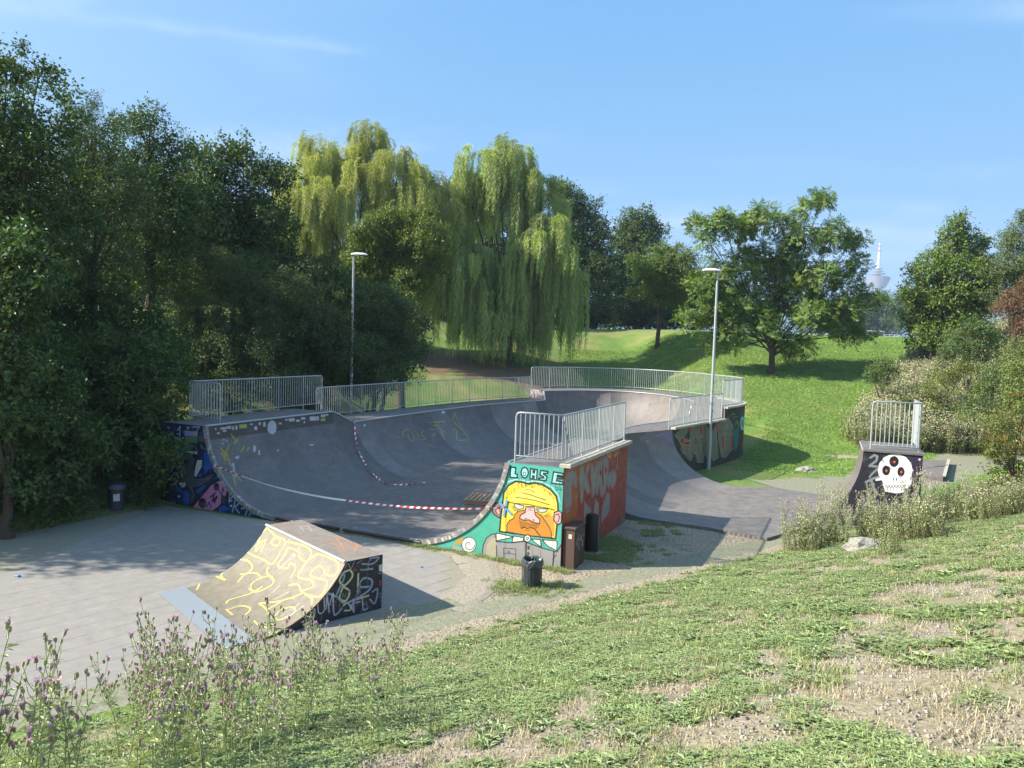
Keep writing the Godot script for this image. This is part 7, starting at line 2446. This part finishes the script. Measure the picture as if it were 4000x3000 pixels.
	["walnut_tree","spreading walnut tree with open crown casting shade on the lawn","tree","","pinnate",[17.46,3.36,-50],[1.8,1.75,1.15],1.45,1,[12.66,12.67,-49.31,0.99,13.65,13.26,-49.43,0.93,12.03,13.3,-49.97,0.5,15.28,13.27,-50.75,1.15,15.97,13.61,-49.28,1.11,17.77,13.59,-50.69,1.02,19.44,14.52,-50.04,0.88,20.07,15.01,-49.6,0.75,18.77,12.32,-49.85,1.31,20.79,12.65,-49.54,1.12,22.67,12.5,-50.26,0.88,22.97,10.94,-50.04,0.75,21.86,9.88,-49.65,1.18,19.92,9.8,-49.44,1.61,18.23,10.56,-50.84,1.66,15.96,11.08,-50.54,1.46,13.87,9.96,-49.88,1.32,12.67,8.9,-49.83,1.25,15.47,8.25,-50.54,1.65,18.18,8.36,-51.08,1.67,19.69,7.39,-49.15,1.42,22.15,8.03,-49.37,1.3,23.63,8.46,-49.81,1,13.48,7.16,-50.01,1.19,14.6,5.94,-49.36,1.05,16.72,6.62,-49.33,1.05,19.06,5.46,-49.65,0.87,21.57,6.48,-49.83,1.06,23.34,6.23,-50.25,0.76,13.6,5.29,-50.12,0.76,11.45,6.84,-49.54,0.68,18.39,4.88,-49.6,0.62]],
	["broadleaf_tree","distant hazy tree behind the white football goal","tree","trees beyond the goal","broad",[129.55,10.18,-260],[1,1.08,0.88],0.9,3.2,[129.06,22.44,-259.67,4.89,126.67,16.82,-263.43,6.61,135.16,17.08,-263.32,5.79,127.85,13.49,-258.77,6.5]],
	["broadleaf_tree","distant hazy tree seen through the walnut crown","tree","trees beyond the goal","broad",[111.85,10.09,-255],[1,1.08,0.88],0.9,3.2,[119.44,16.44,-258.47,6.49,111.54,16.21,-258.85,6.5,101.63,14.97,-254.16,6.38,115.58,13.07,-256.65,4.83]],
	["broadleaf_tree","distant hazy tree between the goal and the conical maple","tree","trees beyond the goal","broad",[129.37,9.8,-240],[1,1.08,0.88],0.9,3.2,[125.84,20.53,-239.01,5.25,128.05,16.08,-237.08,5.95,133.73,16.36,-240.63,6.04]],
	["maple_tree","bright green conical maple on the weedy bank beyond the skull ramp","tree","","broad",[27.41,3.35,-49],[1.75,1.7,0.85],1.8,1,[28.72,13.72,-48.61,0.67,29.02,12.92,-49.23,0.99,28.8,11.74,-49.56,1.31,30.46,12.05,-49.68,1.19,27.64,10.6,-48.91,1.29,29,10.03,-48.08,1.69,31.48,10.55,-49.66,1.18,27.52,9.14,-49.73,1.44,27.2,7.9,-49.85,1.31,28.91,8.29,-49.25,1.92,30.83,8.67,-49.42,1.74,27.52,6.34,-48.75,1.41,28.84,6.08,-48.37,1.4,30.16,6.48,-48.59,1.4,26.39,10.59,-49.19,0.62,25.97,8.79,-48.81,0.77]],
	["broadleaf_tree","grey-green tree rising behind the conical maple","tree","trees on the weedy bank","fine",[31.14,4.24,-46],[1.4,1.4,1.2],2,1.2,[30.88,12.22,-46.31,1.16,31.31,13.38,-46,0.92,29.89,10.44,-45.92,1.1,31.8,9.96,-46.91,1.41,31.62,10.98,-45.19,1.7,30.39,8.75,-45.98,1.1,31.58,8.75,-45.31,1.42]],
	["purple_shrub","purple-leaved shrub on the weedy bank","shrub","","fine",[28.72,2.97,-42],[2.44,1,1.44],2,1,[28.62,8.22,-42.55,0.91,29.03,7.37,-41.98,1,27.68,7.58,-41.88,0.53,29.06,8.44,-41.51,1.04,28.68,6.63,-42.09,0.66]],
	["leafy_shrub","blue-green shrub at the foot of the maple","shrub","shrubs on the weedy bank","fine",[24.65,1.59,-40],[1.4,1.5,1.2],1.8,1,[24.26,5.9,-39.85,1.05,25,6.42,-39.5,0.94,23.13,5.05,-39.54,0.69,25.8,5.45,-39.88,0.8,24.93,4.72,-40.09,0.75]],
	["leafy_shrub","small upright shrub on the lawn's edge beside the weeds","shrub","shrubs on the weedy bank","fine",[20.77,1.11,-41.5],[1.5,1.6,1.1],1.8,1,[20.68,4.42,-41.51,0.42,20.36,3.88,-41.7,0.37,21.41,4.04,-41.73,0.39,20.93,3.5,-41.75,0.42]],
	["rosehip_bush","bramble bush with red hips and yellowing leaves on the near bank","shrub","","fine",[14.47,0.71,-21],[1.5,1.35,0.7],1,0.8,[14.43,2.88,-21.27,0.64,14.5,1.98,-20.98,0.66,14.72,3.58,-21.02,0.55,13.91,2.44,-20.94,0.39,14.88,1.47,-20.91,0.66,14.04,1.22,-20.7,0.45]],
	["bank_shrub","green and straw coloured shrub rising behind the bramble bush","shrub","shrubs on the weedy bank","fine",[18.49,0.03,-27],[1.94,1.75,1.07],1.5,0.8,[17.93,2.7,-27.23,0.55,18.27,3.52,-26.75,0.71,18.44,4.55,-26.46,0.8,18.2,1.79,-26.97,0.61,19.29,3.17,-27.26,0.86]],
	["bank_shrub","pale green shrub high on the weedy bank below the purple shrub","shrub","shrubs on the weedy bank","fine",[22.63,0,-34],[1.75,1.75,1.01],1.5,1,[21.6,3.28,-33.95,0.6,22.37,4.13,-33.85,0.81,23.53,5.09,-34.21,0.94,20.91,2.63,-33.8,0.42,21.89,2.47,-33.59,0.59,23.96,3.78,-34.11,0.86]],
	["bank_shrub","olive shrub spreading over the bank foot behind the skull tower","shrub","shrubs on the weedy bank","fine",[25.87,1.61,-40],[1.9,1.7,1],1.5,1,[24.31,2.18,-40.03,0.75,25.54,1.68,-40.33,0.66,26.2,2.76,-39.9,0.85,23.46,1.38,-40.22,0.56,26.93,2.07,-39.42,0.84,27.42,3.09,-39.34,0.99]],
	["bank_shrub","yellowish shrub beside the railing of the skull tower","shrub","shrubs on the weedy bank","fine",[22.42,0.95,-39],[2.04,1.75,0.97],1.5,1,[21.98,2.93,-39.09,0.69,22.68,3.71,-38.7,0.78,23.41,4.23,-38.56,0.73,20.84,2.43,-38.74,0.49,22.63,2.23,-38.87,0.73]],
]
const WILLOWS := [
	["willow_tree","broad weeping willow with yellow-green drooping curtains",[-10.6,4.85,-53],[1.15,1.08,0.85],[-14.01,17.31,-52.58,1.6,2.6,-15.78,15.77,-53.14,1.33,3.2,-10.73,18.09,-54.03,1.66,2.2,-12.25,17.24,-52.71,1.33,2.4,-8.38,16.41,-52.08,1.83,2.4,-6.73,15.73,-53.17,1.33,2.2,-13.82,14.36,-51.41,2,3.2,-11.02,14.66,-52.51,2.66,2.6,-7.72,14.09,-52.32,2.33,2.4,-15.39,13.61,-52.81,1.06,3.4,-5.62,14.78,-52.23,1.06,2,-15.06,11.72,-53.14,1.66,3,-13.14,11.81,-53.4,2,3,-10.62,19.38,-53.32,0.8,1.6,-14.03,9.23,-54.46,2,3,-10.27,10.48,-52.46,2.33,3,-7.16,11.35,-53.5,2,3,-7.68,9.29,-52.81,2,2.6]],
	["willow_tree","tall weeping willow with long curtains reaching the ground",[-0.44,3.5,-55],[1.02,1.08,0.88],[-2.65,17.76,-54.34,1.45,3,-0.73,18.56,-56.03,1.66,2.8,1.11,16.83,-55.65,1.66,3,-3.79,16.4,-55.98,1.38,3.4,-1.35,16.02,-56.24,2.42,3.2,1.87,15.39,-56.01,1.52,3.2,2.63,13.41,-54.18,1.38,3.4,3.37,11.59,-54.14,1.1,4.4,-3.69,10.88,-54.2,1.66,5,-0.11,9.69,-54.78,1.55,6,3.2,9.18,-55.57,1.9,5.5,-2.47,8.6,-54.8,2.07,5.5,-0.15,11.08,-55.03,1.24,6,1.32,8.43,-55.65,1.55,5.5,-1.04,6.92,-54.05,1.38,3.6,-4.37,14.04,-55.3,1.04,3,1.5,11.65,-53.75,1.73,4]],
]
